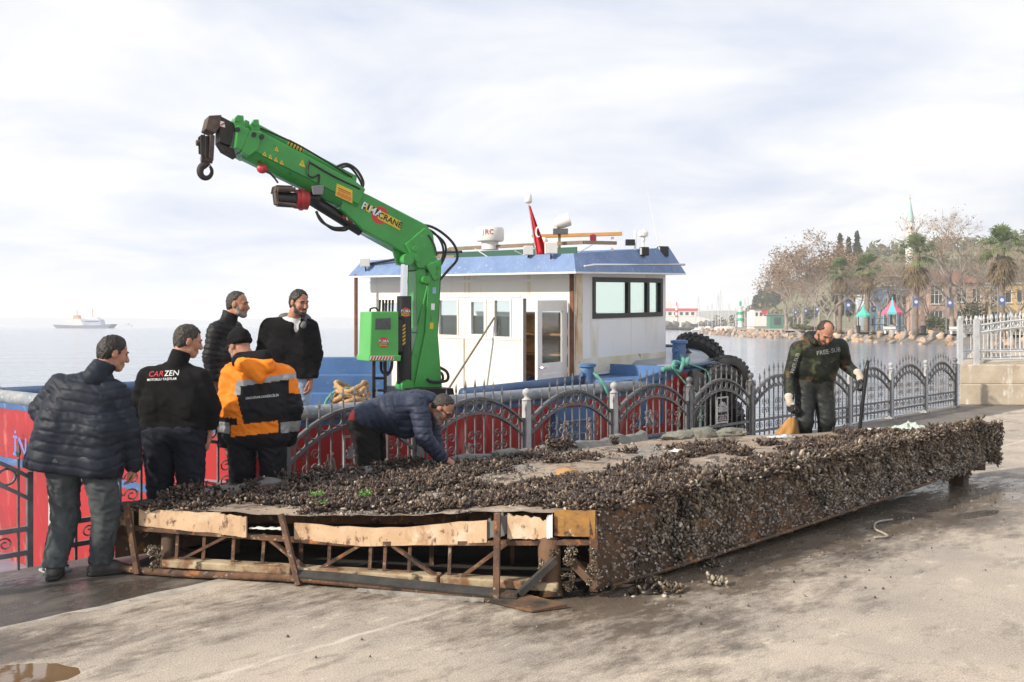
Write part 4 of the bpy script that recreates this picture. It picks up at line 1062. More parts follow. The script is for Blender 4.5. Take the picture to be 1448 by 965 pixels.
M_black = mat('black_rubber', (0.016, 0.016, 0.017), (0.03, 0.03, 0.03), 9, .6, .002, 40)
M_blk = mat('black_paint', (0.012, 0.012, 0.013), None, rough=.35)
M_chrome = mat('chrome_rod', (0.75, 0.76, 0.78), None, rough=.16, metal=1)
M_wood = mat('brown_wood', (0.40, 0.19, 0.07), (0.28, 0.13, 0.05), 3, .5, stretch=(1, 1, 8))
M_glassc = mat('cabin_glass', (0.80, 0.90, 0.88), None, rough=.02, spec=.6, transm=.95)
M_tint = mat('tinted_glass', (0.74, 0.90, 0.82), None, rough=.02, spec=.6, transm=.97)
boat = empty('work_boat', B(-1, 1.8, -1))
tag(boat, 'red-hulled work boat with white wheelhouse and blue roof visor moored at the quay', 'boat')
US, UB_ = -6.1, 2.85
def near_v(u):     # gunwale on the quay side
    return -.78 - .2 * sstep(.2, 1.4, u) + .1 * sstep(-4.5, -6.1, u)
FAR = 4.55
def gz(u): return .90 if u < .55 else lerp(.90, 1.18, min(1, (u - .55) / .7)) + .03 * max(0, u - 1.2)
us = list(np.linspace(US, .55, 12)) + list(np.linspace(.75, 1.25, 4)) + list(np.linspace(1.5, UB_, 6))
ring = [(u, float(near_v(u)), gz(u)) for u in us]
nb0 = len(ring)
bow_pts = []
for i in range(1, 12):
    a = i / 12; v = lerp(float(near_v(UB_)), FAR, a); bow_pts.append((UB_ + 1.15 * math.sin(a * math.pi) ** .75, v, gz(UB_) + .19 * min(1, 4 * a * (1 - a) * 1.4)))
ring += bow_pts + [(u, FAR, gz(u)) for u in reversed(us)] + [(US - .12, lerp(FAR, ring[0][1], t), .90) for t in (.15, .4, .65, .9)]
def shell(z1f, z0f, in1, in0, name, m, rows=5, parent=None):
    mb = MB(); n_ = len(ring); cu, cv = -.9, 1.9
    for j in range(rows + 1):
        t = j / rows
        for (u, v, z_) in ring:
            k = lerp(in1, in0, t ** 1.4); du, dv = u - cu, v - cv
            fl = k * (1.9 if u > 2.0 else 1.0)
            uu = u - (du / 6.0) * fl; vv = v - (dv / 3.0) * fl
            mb.v.append(tuple(B(uu, vv, lerp(z1f(z_), z0f(z_), t))))
    for j in range(rows):
        for i in range(n_):
            a, b = j * n_ + i, j * n_ + (i + 1) % n_; mb.f.append((a, b, b + n_, a + n_))
    return mb.build(name, m, parent or boat, smooth=True, auto=35)
hull = shell(lambda z_: z_ - .08, lambda z_: -1.5, .012, .22, 'hull', M_red, 8)
shell(lambda z_: z_ - .02, lambda z_: z_ - .09, 0, .008, 'sheer_strake', M_blue, 1)
shell(lambda z_: .24, lambda z_: .16, .035, .04, 'rubbing_strake', M_blue, 1)
# capping pipe along the main deck and transom
pp = [B(u, float(near_v(u)) + .0, gz(u) + .04) for u in np.linspace(US + .25, .55, 14)]
MB().tube(pp, .075, 10).build('gunwale_pipe', M_pipe, boat, smooth=True)
MB().tube([B(US + .25, float(near_v(US)) + 0, .94), B(US + .06, float(near_v(US)) + .1, .94), B(US - .04, float(near_v(US)) + .35, .94), B(US - .12, 1.5, .94), B(US - .05, FAR - .3, .94), B(US + .2, FAR, .94)], .08, 10).build('transom_pipe', M_pipe, boat, smooth=True)
MB().tube([B(US + .2, FAR, .92), B(-3, FAR, .92), B(1, FAR, 1.0)], .085, 10).build('far_gunwale_pipe', M_navy, boat, smooth=True)
MB().tube([B(-2.9, -.55, .99), B(-1.4, -.56, 1.03), B(-.4, -.58, 1.06)], .07, 10).build('hose_roll', M_navy, boat, smooth=True)
# decks
mb = MB(); pts = [(u, v) for (u, v, z_) in ring if u < .9]
mb.add([B(u, v, .38) for u, v in [(US - .1, -.68), (.9, -.78), (.9, FAR - .02), (US - .1, FAR - .02)]], [(0, 1, 2, 3)]); mb.build('main_deck', M_deck, boat)
fd = [(u, v, z_) for (u, v, z_) in ring if u > .88]
mb = MB(); cen = B(2.2, 1.8, 1.40); mb.add([B(u, v, z_ - .025) for u, v, z_ in fd] + [cen], [(i, (i + 1) % len(fd), len(fd)) for i in range(len(fd))]); mb.build('fore_deck', M_deck, boat)
nz0 = float(near_v(.9))
mb = MB(); mb.hexa([B(.88, nz0 + .01, .382), B(.92, nz0 + .01, .382), B(.92, FAR - .03, .382), B(.88, FAR - .03, .382)], [B(.88, nz0 + .01, 1.20), B(.92, nz0 + .01, 1.20), B(.92, FAR - .03, 1.26), B(.88, FAR - .03, 1.26)]); mb.build('fore_deck_bulkhead', M_blue, boat)
mb = MB(); mb.hexa([B(-.02, -.72, .382), B(.87, -.86, .382), B(.87, -.02, .382), B(-.02, -.02, .382)], [B(-.02, -.72, 1.02), B(.87, -.86, 1.05), B(.87, -.02, 1.05), B(-.02, -.02, 1.02)]); mb.build('side_step', M_blue, boat, bevel=.01)
mb = MB(); mb.hexa([B(.35, -.84, .9), B(1.35, -.99, 1.17), B(1.35, -.93, 1.17), B(.35, -.78, .9)], [B(.35, -.84, 1.03), B(1.35, -.99, 1.23), B(1.35, -.93, 1.23), B(.35, -.78, 1.03)]); mb.build('sloping_bulwark', M_blue, boat)
MB().tube([B(u, v, z_ - .01) for u, v, z_ in ring if u > 1.2 and v < 3], .035, 8).build('fore_deck_edge', M_navy, boat, smooth=True)
# blue ladder plate on the side
mb = MB(); mb.hexa([B(-1.55, -.85, -.9), B(-.75, -.87, -.9), B(-.75, -.83, -.9), B(-1.55, -.81, -.9)], [B(-1.55, -.85, .74), B(-.75, -.87, .74), B(-.75, -.80, .74), B(-1.55, -.79, .74)]); lad = mb.build('ladder_plate', M_blue, boat)
for k in range(5): MB().tube([B(-1.45, -.89, -.1 + .17 * k), B(-.85, -.90, -.1 + .17 * k)], .012, 5).build('rung', M_pipe, lad)
# stern name in blue letters
tl = text_mb('İN DR', .30, B(US - .175, 2.85, .40), -BV, V((0, 0, 1)), bold=1.5); tl.build('stern_lettering', mat('lettering_blue', (0.10, 0.25, 0.60), None, rough=.5), boat)
# bollards on deck
def bollard(p, parent, s=1.0):
    MB().lathe([(.10 * s, 0), (.10 * s, .30 * s), (.13 * s, .31 * s), (.13 * s, .35 * s), (.08 * s, .36 * s)], p, 14).build('bollard', M_blue, parent, smooth=True, auto=30)
    MB().tube([p + BU * -.16 * s + V((0, 0, .2 * s)), p + BU * .16 * s + V((0, 0, .2 * s))], .035 * s, 8).build('bollard_pin', M_blue, parent)
bollard(B(1.75, -.66, 1.20), boat, 1.0); bollard(B(-.55, -.62, .95), boat, .9)
# stairs block towards the far side
ST = lambda a, b, z_: V((-2.1 + a, 13.3 + b, z_))
for k in range(4):
    mb = MB(); z1 = .38 + .235 * (k + 1); mb.hexa([ST(-.95, .30 * k, .38), ST(.35, .30 * k, .38), ST(.35, .30 * (k + 1) - .002, .38), ST(-.95, .30 * (k + 1) - .002, .38)], [ST(-.95, .30 * k, z1), ST(.35, .30 * k, z1), ST(.35, .30 * (k + 1) - .002, z1), ST(-.95, .30 * (k + 1) - .002, z1)]); mb.build('step', M_blue, boat, bevel=.012)
mb = MB(); mb.hexa([ST(-1.0, -.15, .38), ST(-.96, -.15, .38), ST(-.96, 1.25, .38), ST(-1.0, 1.25, .38)], [ST(-1.35, -.15, .62), ST(-1.22, -.15, .62), ST(-.90, 1.25, 1.38), ST(-1.0, 1.25, 1.38)]); mb.build('stair_side', M_blue, boat)

# --- wheelhouse
WL, WW = 2.45, 4.25; EZ = 2.52
def wall_with_holes(fn, s0, s1, z0, z1, th, holes, name, m, parent):
    xs = sorted(set([s0, s1] + [q for h in holes for q in h[:2]])); zs = sorted(set([z0, z1] + [q for h in holes for q in h[2:4]])); mb = MB()
    for i in range(len(xs) - 1):
        for j in range(len(zs) - 1):
            cx, cz = (xs[i] + xs[i + 1]) / 2, (zs[j] + zs[j + 1]) / 2
            if any(h[0] < cx < h[1] and h[2] < cz < h[3] for h in holes): continue
            mb.hexa([fn(xs[i], 0, zs[j]), fn(xs[i + 1], 0, zs[j]), fn(xs[i + 1], th, zs[j]), fn(xs[i], th, zs[j])], [fn(xs[i], 0, zs[j + 1]), fn(xs[i + 1], 0, zs[j + 1]), fn(xs[i + 1], th, zs[j + 1]), fn(xs[i], th, zs[j + 1])])
    o = mb.build(name, m, parent)
    bm = bmesh.new(); bm.from_mesh(o.data); bmesh.ops.remove_doubles(bm, verts=bm.verts, dist=.0005)
    dead = [f for f in bm.faces if False]; bm.to_mesh(o.data); bm.free(); return o
aft = lambda s, t, z_: W(t, s, z_)            # s = v along the aft wall
side = lambda s, t, z_: W(s, t, z_)           # s = u along the quay-side wall
wh = [(.10, .92, .42, 2.155), (1.15, 1.50, 1.56, 2.15), (1.64, 2.00, 1.56, 2.15), (2.22, 2.66, 1.56, 2.15), (3.40, 3.95, 1.56, 2.10)]
wall_with_holes(aft, 0.0, WW, .385, EZ + .1, .06, wh, 'aft_wall', M_cab, boat)
wall_with_holes(side, .062, WL, 1.05, EZ + .1, .06, [(.44, 2.35, 1.86, 2.46)], 'side_wall', M_cabs, boat)
mb = MB(); mb.hexa([W(WL - .06, .062, 1.2), W(WL, .062, 1.2), W(WL, WW, 1.2), W(WL - .06, WW, 1.2)], [W(WL - .06, .062, 1.9), W(WL, .062, 1.9), W(WL, WW, 1.9), W(WL - .06, WW, 1.9)]); mb.build('front_wall', M_cabs, boat)
mb = MB(); mb.hexa([W(.062, WW - .06, .385), W(WL - .062, WW - .06, .385), W(WL - .062, WW, .385), W(.062, WW, .385)], [W(.062, WW - .06, 1.5), W(WL - .062, WW - .06, 1.5), W(WL - .062, WW, 1.5), W(.062, WW, 1.5)]); mb.build('far_wall', M_cabs, boat)
for (a, b) in ((WL - .05, .1), (WL - .05, WW - .08), (.1, WW - .06), (1.2, WW - .06)): MB().beam(W(a, b, 1.3), W(a, b, EZ + .1), .09, .09).build('corner_pillar', M_cabs, boat)
MB().beam(W(-.012, .035, .4), W(-.012, .035, EZ), .07, .012, up=(BU.x, BU.y, 0)).build('rust_corner_strip', M_rust, boat)
MB().beam(W(.10, -.012, 1.0), W(.10, -.012, EZ), .16, .012, up=(BV.x, BV.y, 0)).build('corner_cladding', mat('rust_run_cladding', (.76, .68, .55), (.62, .46, .28), 3, .6, .002, 20, layers=(((.42, .20, .07), 5, .54, .12, (3, 3, .25)), ((.16, .08, .05), 9, .64, .06, (2, 2, .4)))), boat)
def window(fn, s0, s1, z0, z1, fw, gm, mull=(), inner=.03, nm='window', fm=None):
    pane = MB(); pane.hexa([fn(s0 + fw * .5, inner, z0 + fw * .5), fn(s1 - fw * .5, inner, z0 + fw * .5), fn(s1 - fw * .5, inner + .008, z0 + fw * .5), fn(s0 + fw * .5, inner + .008, z0 + fw * .5)], [fn(s0 + fw * .5, inner, z1 - fw * .5), fn(s1 - fw * .5, inner, z1 - fw * .5), fn(s1 - fw * .5, inner + .008, z1 - fw * .5), fn(s0 + fw * .5, inner + .008, z1 - fw * .5)])
    o = pane.build(nm, gm, boat)
    fr = MB(); q = lambda a, b, c, d: fr.hexa([fn(a, -.014, c), fn(b, -.014, c), fn(b, .05, c), fn(a, .05, c)], [fn(a, -.014, d), fn(b, -.014, d), fn(b, .05, d), fn(a, .05, d)])
    q(s0, s0 + fw, z0, z1); q(s1 - fw, s1, z0, z1); q(s0 + fw, s1 - fw, z0, z0 + fw); q(s0 + fw, s1 - fw, z1 - fw, z1)
    for m_ in mull: q(m_ - fw * .5, m_ + fw * .5, z0 + fw, z1 - fw)
    fr.build('window_frame', fm or M_cframe, o)
    return o
for i, h in enumerate(wh[1:]): window(aft, h[0], h[1], h[2], h[3], .05 if i == 1 else .025, M_glassc)
window(side, .44, 2.35, 1.86, 2.46, .07, M_tint, mull=(1.38, 1.92), fm=M_blk)
MB().add([side(.55, -.004, 1.93), side(1.30, -.004, 1.93), side(1.30, -.004, 2.41), side(.55, -.004, 2.41)], [(0, 1, 2, 3)])
# door frame and open door leaf
fr = MB(); q = lambda a, b, c, d: fr.hexa([aft(a, -.016, c), aft(b, -.016, c), aft(b, .06, c), aft(a, .06, c)], [aft(a, -.016, d), aft(b, -.016, d), aft(b, .06, d), aft(a, .06, d)])
q(.06, .10, .42, 2.2); q(.92, .96, .42, 2.2); q(.10, .92, 2.155, 2.2); fr.build('door_frame', M_cframe, boat)
hng = (.11, -.02); da = R(93)
def leaf(s, t, z_):   # hinged at the corner side, swung out over the aft deck
    return W(hng[1] - s * math.sin(da) * 1.0 + t * math.cos(da), hng[0] + s * math.cos(da) + t * math.sin(da), z_)
door = wall_with_holes(leaf, 0, .72, .45, 2.13, .04, [(.11, .61, 1.27, 1.98)], 'door', M_cframe, boat)
p_ = MB(); p_.hexa([leaf(.11, .016, 1.27), leaf(.61, .016, 1.27), leaf(.61, .024, 1.27), leaf(.11, .024, 1.27)], [leaf(.11, .016, 1.98), leaf(.61, .016, 1.98), leaf(.61, .024, 1.98), leaf(.11, .024, 1.98)]); p_.build('door_pane', M_glassc, door)
p_ = MB(); p_.hexa([leaf(.11, -.006, .55), leaf(.61, -.006, .55), leaf(.61, .046, .55), leaf(.11, .046, .55)], [leaf(.11, -.006, 1.13), leaf(.61, -.006, 1.13), leaf(.61, .046, 1.13), leaf(.11, .046, 1.13)]); p_.build('door_panel', M_cframe, door, bevel=.012)
MB().tube([leaf(.67, -.01, 1.22), leaf(.67, -.05, 1.22), leaf(.58, -.05, 1.22)], .011, 6).build('door_handle', M_chrome, door)
for (s0, s1, z_) in ((.98, 2.85, 1.535), (.98, 2.85, 2.17), (3.3, 4.05, 1.535), (0, WW, 2.40)): MB().hexa([aft(s0, -.012, z_), aft(s1, -.012, z_), aft(s1, -.001, z_), aft(s0, -.001, z_)], [aft(s0, -.012, z_ + .035), aft(s1, -.012, z_ + .035), aft(s1, -.001, z_ + .035), aft(s0, -.001, z_ + .035)]).build('wall_trim', M_cframe, boat)
for v_ in (1.06, 2.10, 2.78, 3.2): MB().hexa([aft(v_, -.006, .42), aft(v_ + .012, -.006, .42), aft(v_ + .012, -.001, .42), aft(v_, -.001, .42)], [aft(v_, -.006, 1.53), aft(v_ + .012, -.006, 1.53), aft(v_ + .012, -.001, 1.53), aft(v_, -.001, 1.53)]).build('panel_joint', M_rust if v_ == 2.1 else M_cframe, boat)
for (u0, z0_, z1_) in ((.40, 1.1, 2.5), (1.45, 1.25, 1.85)): MB().hexa([side(u0, -.005, z0_), side(u0 + .012, -.005, z0_), side(u0 + .012, -.001, z0_), side(u0, -.001, z0_)], [side(u0, -.005, z1_), side(u0 + .012, -.005, z1_), side(u0 + .012, -.001, z1_), side(u0, -.001, z1_)]).build('panel_joint', M_cframe, boat)
MB().hexa([side(.0, -.008, 1.06), side(WL, -.008, 1.16), side(WL, -.001, 1.16), side(0, -.001, 1.06)], [side(.0, -.008, 1.30), side(WL, -.008, 1.30), side(WL, -.001, 1.30), side(0, -.001, 1.30)]).build('base_skirt', mat('stained_skirt', (.62, .55, .40), (.74, .72, .66), 3, .6, layers=(((.34, .22, .12), 6, .62, .1),)), boat)
# inside: wooden cupboard, far lining
mb = MB()
for k in range(4): mb.hexa([W(.42, .35, 1.0 + .30 * k), W(.70, .35, 1.0 + .30 * k), W(.70, 1.5, 1.0 + .30 * k), W(.42, 1.5, 1.0 + .30 * k)], [W(.42, .35, 1.03 + .30 * k), W(.70, .35, 1.03 + .30 * k), W(.70, 1.5, 1.03 + .30 * k), W(.42, 1.5, 1.03 + .30 * k)])
mb.hexa([W(.702, .3, .95), W(.73, .3, .95), W(.73, 1.52, .95), W(.702, 1.52, .95)], [W(.702, .3, 1.93), W(.73, .3, 1.93), W(.73, 1.52, 1.93), W(.702, 1.52, 1.93)])
mb.build('cupboard', M_wood, boat)
MB().hexa([W(.9, 1.9, .4), W(1.5, 1.9, .4), W(1.5, 3.9, .4), W(.9, 3.9, .4)], [W(.9, 1.9, 1.85), W(1.5, 1.9, 1.85), W(1.5, 3.9, 1.85), W(.9, 3.9, 1.85)]).build('console', mat('dark_console', (.05, .05, .055), None, rough=.6), boat)
MB().hexa([W(.07, .07, .388), W(WL - .07, .07, .388), W(WL - .07, WW - .07, .388), W(.07, WW - .07, .388)], [W(.07, .07, .40), W(WL - .07, .07, .40), W(WL - .07, WW - .07, .40), W(.07, WW - .07, .40)]).build('cabin_floor', M_wood, boat)
MB().tube([W(2.0, 1.0, 1.75), W(1.9, 1.0, 1.95), W(1.85, 1.0, 1.95)], .02, 6).build('helm_lever', M_blk, boat)
MB().box(W(.5, .6, .62), (.25, .25, .4)).build('fire_extinguisher', mat('extinguisher_red', (.5, .04, .03), None, rough=.4), boat)
# roof and visor (sloping skirt all round)
o1, zb_, zt_ = .42, EZ - .01, 2.78
def rp(u, v, z_, inn): return W(lerp(u, .8 if False else u, 0), v, z_)
low = [(-.40, -.32), (WL + .16, -.28), (WL + .16, WW + .12), (-.40, WW + .12)]
upp = [(-.20, -.14), (WL - .02, -.08), (WL - .02, WW - .02), (-.20, WW - .02)]
zl = [zb_, zb_ + .02, zb_ + .02, zb_]; zu = [zt_, zt_ + .17, zt_ + .17, zt_]
names = ['quay_side_visor', 'front_visor', 'far_visor', 'aft_visor']
for i in range(4):
    j = (i + 1) % 4; mb = MB(); a, b, c, d = W(*low[i], zl[i]), W(*low[j], zl[j]), W(*upp[j], zu[j]), W(*upp[i], zu[i])
    n_ = (b - a).cross(d - a).normalized() * .02
    mb.hexa([a, b, c, d], [a - n_, b - n_, c - n_, d - n_]); mb.build(names[i], M_visor, boat)
mb = MB(); mb.hexa([W(*low[k], zl[k] - .012) for k in range(4)], [W(*low[k], zl[k] + .012) for k in range(4)]); mb.build('soffit', M_cabs, boat)
mb = MB(); mb.hexa([W(*upp[k], zu[k] - .06) for k in range(4)], [W(*upp[k], zu[k] - .035) for k in range(4)]); mb.build('roof', M_deck, boat)
MB().tube([W(-.25, -.345, EZ + .07), W(-.05, -.375, EZ + .10), W(WL + .02, -.33, EZ + .155)], .018, 8).build('visor_handrail', M_chrome, boat, smooth=True)
def rooflamp(u, v, z_, s=.12, m=None):
    p = W(u, v, z_); fl = MB().box(p, (s, s * .7, s), Matrix.Rotation(R(15), 3, 'Z')).build('floodlight', m or M_cframe, boat, bevel=.01)
    MB().box(p + V((-.02, -s * .36, 0)), (s * .8, .01, s * .8), Matrix.Rotation(R(15), 3, 'Z')).build('lens', mat('lamp_lens', (.75, .75, .70), None, rough=.15), fl)
    MB().beam(p + V((0, .02, -s * .4)), p + V((0, .08, -s * 1.1)), .02, .02).build('bracket', M_blk, fl)
rooflamp(-.38, 3.95, 2.74, .14); rooflamp(-.30, .18, 2.86, .16); rooflamp(-.26, .62, 2.84, .13)
rooflamp(1.55, -.17, 2.86, .13, M_blk); rooflamp(2.2, -.10, 2.88, .16, M_blk)
# things fixed on the roof
def roofpart(mb, nm, m, **k): return mb.build(nm, m, boat, **k)
c = W(.2, 1.75, 3.0); roofpart(MB().lathe([(.13, -.1), (.13, .02), (.2, .03), (.215, .06), (.215, .20), (.2, .235), (.16, .24)], c, 24), 'radar_dome', M_cframe, smooth=True, auto=35)
t = text_mb('JRC', .11, c + V((-.02, -.219, .155)), (1, 0, 0), (0, 0, 1), bold=1.6); roofpart(t, 'radar_lettering', mat('radar_red', (.45, .05, .08), None, rough=.5))
M_tim = mat('weathered_timber', (.30, .22, .15), (.20, .15, .11), 4, .9, .002, 30)
for (a, b, w) in (((-.1, 2.75, 2.72), (.05, 2.45, 2.93), .05), ((.05, 2.45, 2.93), (.5, .2, 2.97), .05), ((.5, .2, 2.97), (1.0, -.03, 2.97), .05), ((-.02, 2.6, 2.80), (.3, 0.3, 2.80), .05)): roofpart(MB().beam(W(*a), W(*b), w, w), 'roof_frame_rail', M_tim)
roofpart(MB().beam(W(-.1, 3.5, 2.80), W(.2, .1, 2.83), .02, .12), 'green_mesh_board', mat('green_board', (.03, .10, .07), None, rough=.7))
roofpart(MB().beam(W(.6, 1.25, 3.10), W(1.5, .2, 3.14), .10, .05), 'light_bar', mat('orange_bar', (.66, .34, .10), (.55, .28, .08), 4, .5))
for (u, v) in ((.68, 1.18), (1.42, .32)): roofpart(MB().beam(W(u, v, 2.75), W(u, v, 3.09), .04, .04), 'light_bar_post', M_cframe)
for v in (1.18, .98): roofpart(MB().ell(W(.55, v, 3.0), (.07, .07, .08), 12, 8), 'round_lamp', M_cframe, smooth=True)
roofpart(MB().lathe([(.05, 0), (.05, .12), (.03, .14)], W(1.05, .42, 2.98), 12), 'red_lamp', mat('lamp_red', (.55, .03, .05), None, rough=.2))
roofpart(MB().box(W(1.5, .05, 3.0), (.14, .1, .09)), 'horn', M_blk)
roofpart(MB().beam(W(.55, .68, 2.75), W(.55, .68, 3.12), .04, .04), 'searchlight_post', M_tim)
roofpart(MB().box(W(.55, .66, 3.15), (.22, .12, .08)), 'searchlight_mount', mat('mount_grey', (.10, .10, .11), None, rough=.6))
rot = Matrix.Rotation(R(70), 3, 'Y') @ Matrix.Identity(3)
roofpart(MB().lathe([(.02, -.12), (.07, -.09), (.095, .0), (.10, .12), (.08, .13)], W(.55, .64, 3.29), 16, rot), 'searchlight', M_cframe, smooth=True, auto=40)
roofpart(MB().tube([W(1.75, 0.12, 2.75), W(1.75, .12, 3.2)], .018, 6), 'antenna_post', M_cframe); roofpart(MB().lathe([(.03, 0), (.03, .06), (.075, .08), (.08, .13), (.05, .17)], W(1.95, .1, 3.04), 12), 'gps_antenna', M_cframe)
roofpart(MB().tube([W(1.95, .1, 2.8), W(1.95, .1, 3.06)], .02, 6), 'gps_post', M_cframe); roofpart(MB().tube([W(2.4, .05, 2.8), W(2.1, .18, 4.1)], [.008, .003], 4), 'whip_antenna', M_cframe)
roofpart(MB().tube([W(-.28, 3.95, 2.72), W(-.30, 2.5, 2.86), W(-.28, 1.9, 2.86)], .022, 6), 'roof_conduit', M_blk)
mb = MB(); mb.tube([W(-.36, 4.2, .4), W(-.36, 4.2, 2.55)], .03, 6); roofpart(mb, 'awning_post', M_rust)
for i, (a, b, c_) in enumerate((((-.1, 1.0, 2.85), (.2, .9, 2.72), (.5, .8, 2.95)), ((.1, .5, 2.9), (.4, .3, 2.78), (1.0, .4, 2.96)), ((-.2, 1.7, 2.9), (-.1, 1.5, 2.76), (.4, 1.5, 2.8)))): roofpart(MB().tube([W(*a), W(*b), W(*c_)], .008, 5), 'cable', M_cframe)
# flag on its staff
root = empty('flag_and_staff', W(-.05, .62, 2.7)); f0 = W(-.05, .62, 2.7)
top = f0 + V((-.13, 0, .83))
MB().tube([f0, top], .014, 8).build('staff', M_chrome, root)
MB().lathe([(.04, 0), (.055, .03), (.05, .08), (.045, .12), (.02, .14)], top, 12).build('staff_lamp', M_cframe, root, smooth=True)
mb = MB(); ns, nr = 12, 10
for i in range(nr + 1):
    for j in range(ns + 1):
        s, t_ = j / ns, i / nr; w = .03 + .17 * t_ ** 1.1
        fx = w * s; fy = .045 * math.sin(s * 9 + t_ * 2.0) * (.4 + t_)
        mb.v.append(tuple(top + V((.13 * t_ + fx, fy - .02, -.04 - .70 * t_ - .12 * s * t_))))
for i in range(nr):
    for j in range(ns): a = i * (ns + 1) + j; mb.f.append((a, a + 1, a + ns + 2, a + ns + 1))
fo = mb.build('flag', mat('flag_red', (.62, .02, .03), (.5, .02, .03), 6, .8), root, smooth=True)
mb = MB(); cc = top + V((.135, -.075, -.42)); pts = [(.055 * math.cos(a), .08 * math.sin(a)) for a in np.linspace(.9, 5.4, 14)] + [(.018 + .042 * math.cos(a), .064 * math.sin(a)) for a in np.linspace(5.2, 1.1, 14)]
mb.prism(pts, lambda a, b, q: cc + V((a * .8, q, b)), 0, .003); mb.build('crescent', M_white, fo)
tag(root, 'red flag with white crescent drooping from its staff on the wheelhouse roof', 'flag')
# broom handle leaning on the aft wall
a, b = W(-.75, 2.05, .45), W(-.03, 1.46, 1.87)
tag(MB().tube([a, b], .016, 8).build('leaning_pole', mat('pole_wood', (.22, .19, .16), (.14, .12, .10), 8, .8)), 'long grey pole leaning against the white aft wall beside the window', 'pole')
# tyres as fenders
def tyre(name, p, axis, rad, w, label):
    q = V(axis).to_track_quat('Z', 'Y').to_matrix(); root = empty(name, p)
    prof = [(rad * .56, -w * .36), (rad * .62, -w * .5), (rad * .88, -w * .5), (rad * .97, -w * .38), (rad, -w * .1), (rad, w * .1), (rad * .97, w * .38), (rad * .88, w * .5), (rad * .62, w * .5), (rad * .56, w * .36), (rad * .60, 0)]
    mb = MB(); n_ = 36
    for r0, z0 in prof:
        for k in range(n_):
            a = 2 * math.pi * k / n_; mb.v.append(tuple(p + q @ V((r0 * math.cos(a), r0 * math.sin(a), z0))))
    m_ = len(prof)
    for i in range(m_):
        for k in range(n_):
            l = (k + 1) % n_; j = (i + 1) % m_; mb.f.append((i * n_ + k, i * n_ + l, j * n_ + l, j * n_ + k))
    mb.build('carcass', M_black, root, smooth=True, auto=50)
    tr = MB()
    for k in range(26):
        for s in (-1, 1):
            a = 2 * math.pi * (k + (.5 if s > 0 else 0)) / 26; c = p + q @ V((rad * 1.005 * math.cos(a), rad * 1.005 * math.sin(a), s * w * .23))
            rm = q @ (Matrix.Rotation(a, 3, 'Z') @ Matrix.Rotation(s * .35, 3, 'X')); tr.box(c, (rad * .07, rad * .15, w * .36), rm)
    tr.build('tread_blocks', M_black, root)
    return tag(root, label, 'tyre', 'tyres hung as fenders on the bow')
tyre('fender_tyre', B(2.1, -1.12, .86), (BV * 1 + BU * .3 + V((0, 0, .15))), .34, .25, 'big lugged tyre hanging on the quay side of the bow')
tyre('fender_tyre', B(2.5, -1.06, .98), (BV * .8 + BU * .8), .33, .25, 'big tyre at the outer corner of the bow, furthest right')
tyre('fender_tyre', B(3.05, -.25, 1.33), (BU * .8 + V((0, 0, .9))), .40, .22, 'tyre lying over the bow rail behind the blue bollard')
tyre('fender_tyre', B(2.35, -1.10, .30), (BV * 1 + BU * .2), .36, .25, 'lower tyre under the big lugged one, close to the water')
# black cylindrical fender with green rope
root = empty('black_fender', B(1.4, -1.12, .7)); mb = MB(); c = B(1.4, -1.15, .72)
mb.tube([c + BU * -.1 + V((0, 0, .34)), c + V((0, 0, .30)), c + V((0, 0, -.1)), c + V((0, 0, -.5)), c + V((0, 0, -.56))], [.10, .15, .16, .15, .08], 14); mb.build('bag', M_black, root, smooth=True)
tag(root, 'black hanging fender below the green rope beside the bow', 'fender')
M_grope = mat('green_rope', (.08, .27, .21), (.14, .36, .29), 40, .9, .004, 90)
def twisted_rope(mb, pts, r, n=6):
    mb.tube(pts, [r * (1 + .18 * math.sin(i * 1.9)) for i in range(len(pts))], n)
def smooth_path(ctrl, n=12):
    out = []; P = [V(p) for p in ctrl]
    for i in range(len(P) - 1):
        p0, p1, p2, p3 = P[max(i - 1, 0)], P[i], P[i + 1], P[min(i + 2, len(P) - 1)]
        for k in range(n):
            t = k / n; out.append(0.5 * ((2 * p1) + (-p0 + p2) * t + (2 * p0 - 5 * p1 + 4 * p2 - p3) * t * t + (-p0 + 3 * p1 - 3 * p2 + p3) * t ** 3))
    out.append(P[-1]); return out
mb = MB()
twisted_rope(mb, smooth_path([B(.75, -.98, 1.16), B(.95, -1.02, 1.18), B(1.1, -.97, 1.25), B(1.3, -1.02, 1.21), B(1.5, -.95, 1.28)]), .034)
twisted_rope(mb, smooth_path([B(.9, -1.03, 1.17), B(1.05, -1.07, 1.12), B(1.2, -1.04, 1.22), B(1.5, -.88, 1.27), B(1.70, -.70, 1.34)]), .028)
twisted_rope(mb, smooth_path([B(1.4, -1.0, 1.22), B(1.75, -1.12, 1.1), B(1.7, -1.18, .9), B(1.5, -1.2, .88)]), .014)
twisted_rope(mb, smooth_path([B(.95, -1.05, 1.13), B(1.1, -1.15, .95), B(1.25, -1.28, .72), B(1.25, -1.30, .3)]), .014)
tag(mb.build('green_mooring_rope', M_grope, smooth=True), 'knotted green rope wound along the bow edge', 'rope')
mb = MB(); twisted_rope(mb, smooth_path([B(-.55, -.62, 1.2), B(-.5, -.85, 1.0), B(-.42, -.95, .5), B(-.40, -.95, 0)]), .022)
tag(mb.build('hanging_rope', M_grope, smooth=True), 'green and white rope hanging down beside the pale fence post', 'rope')
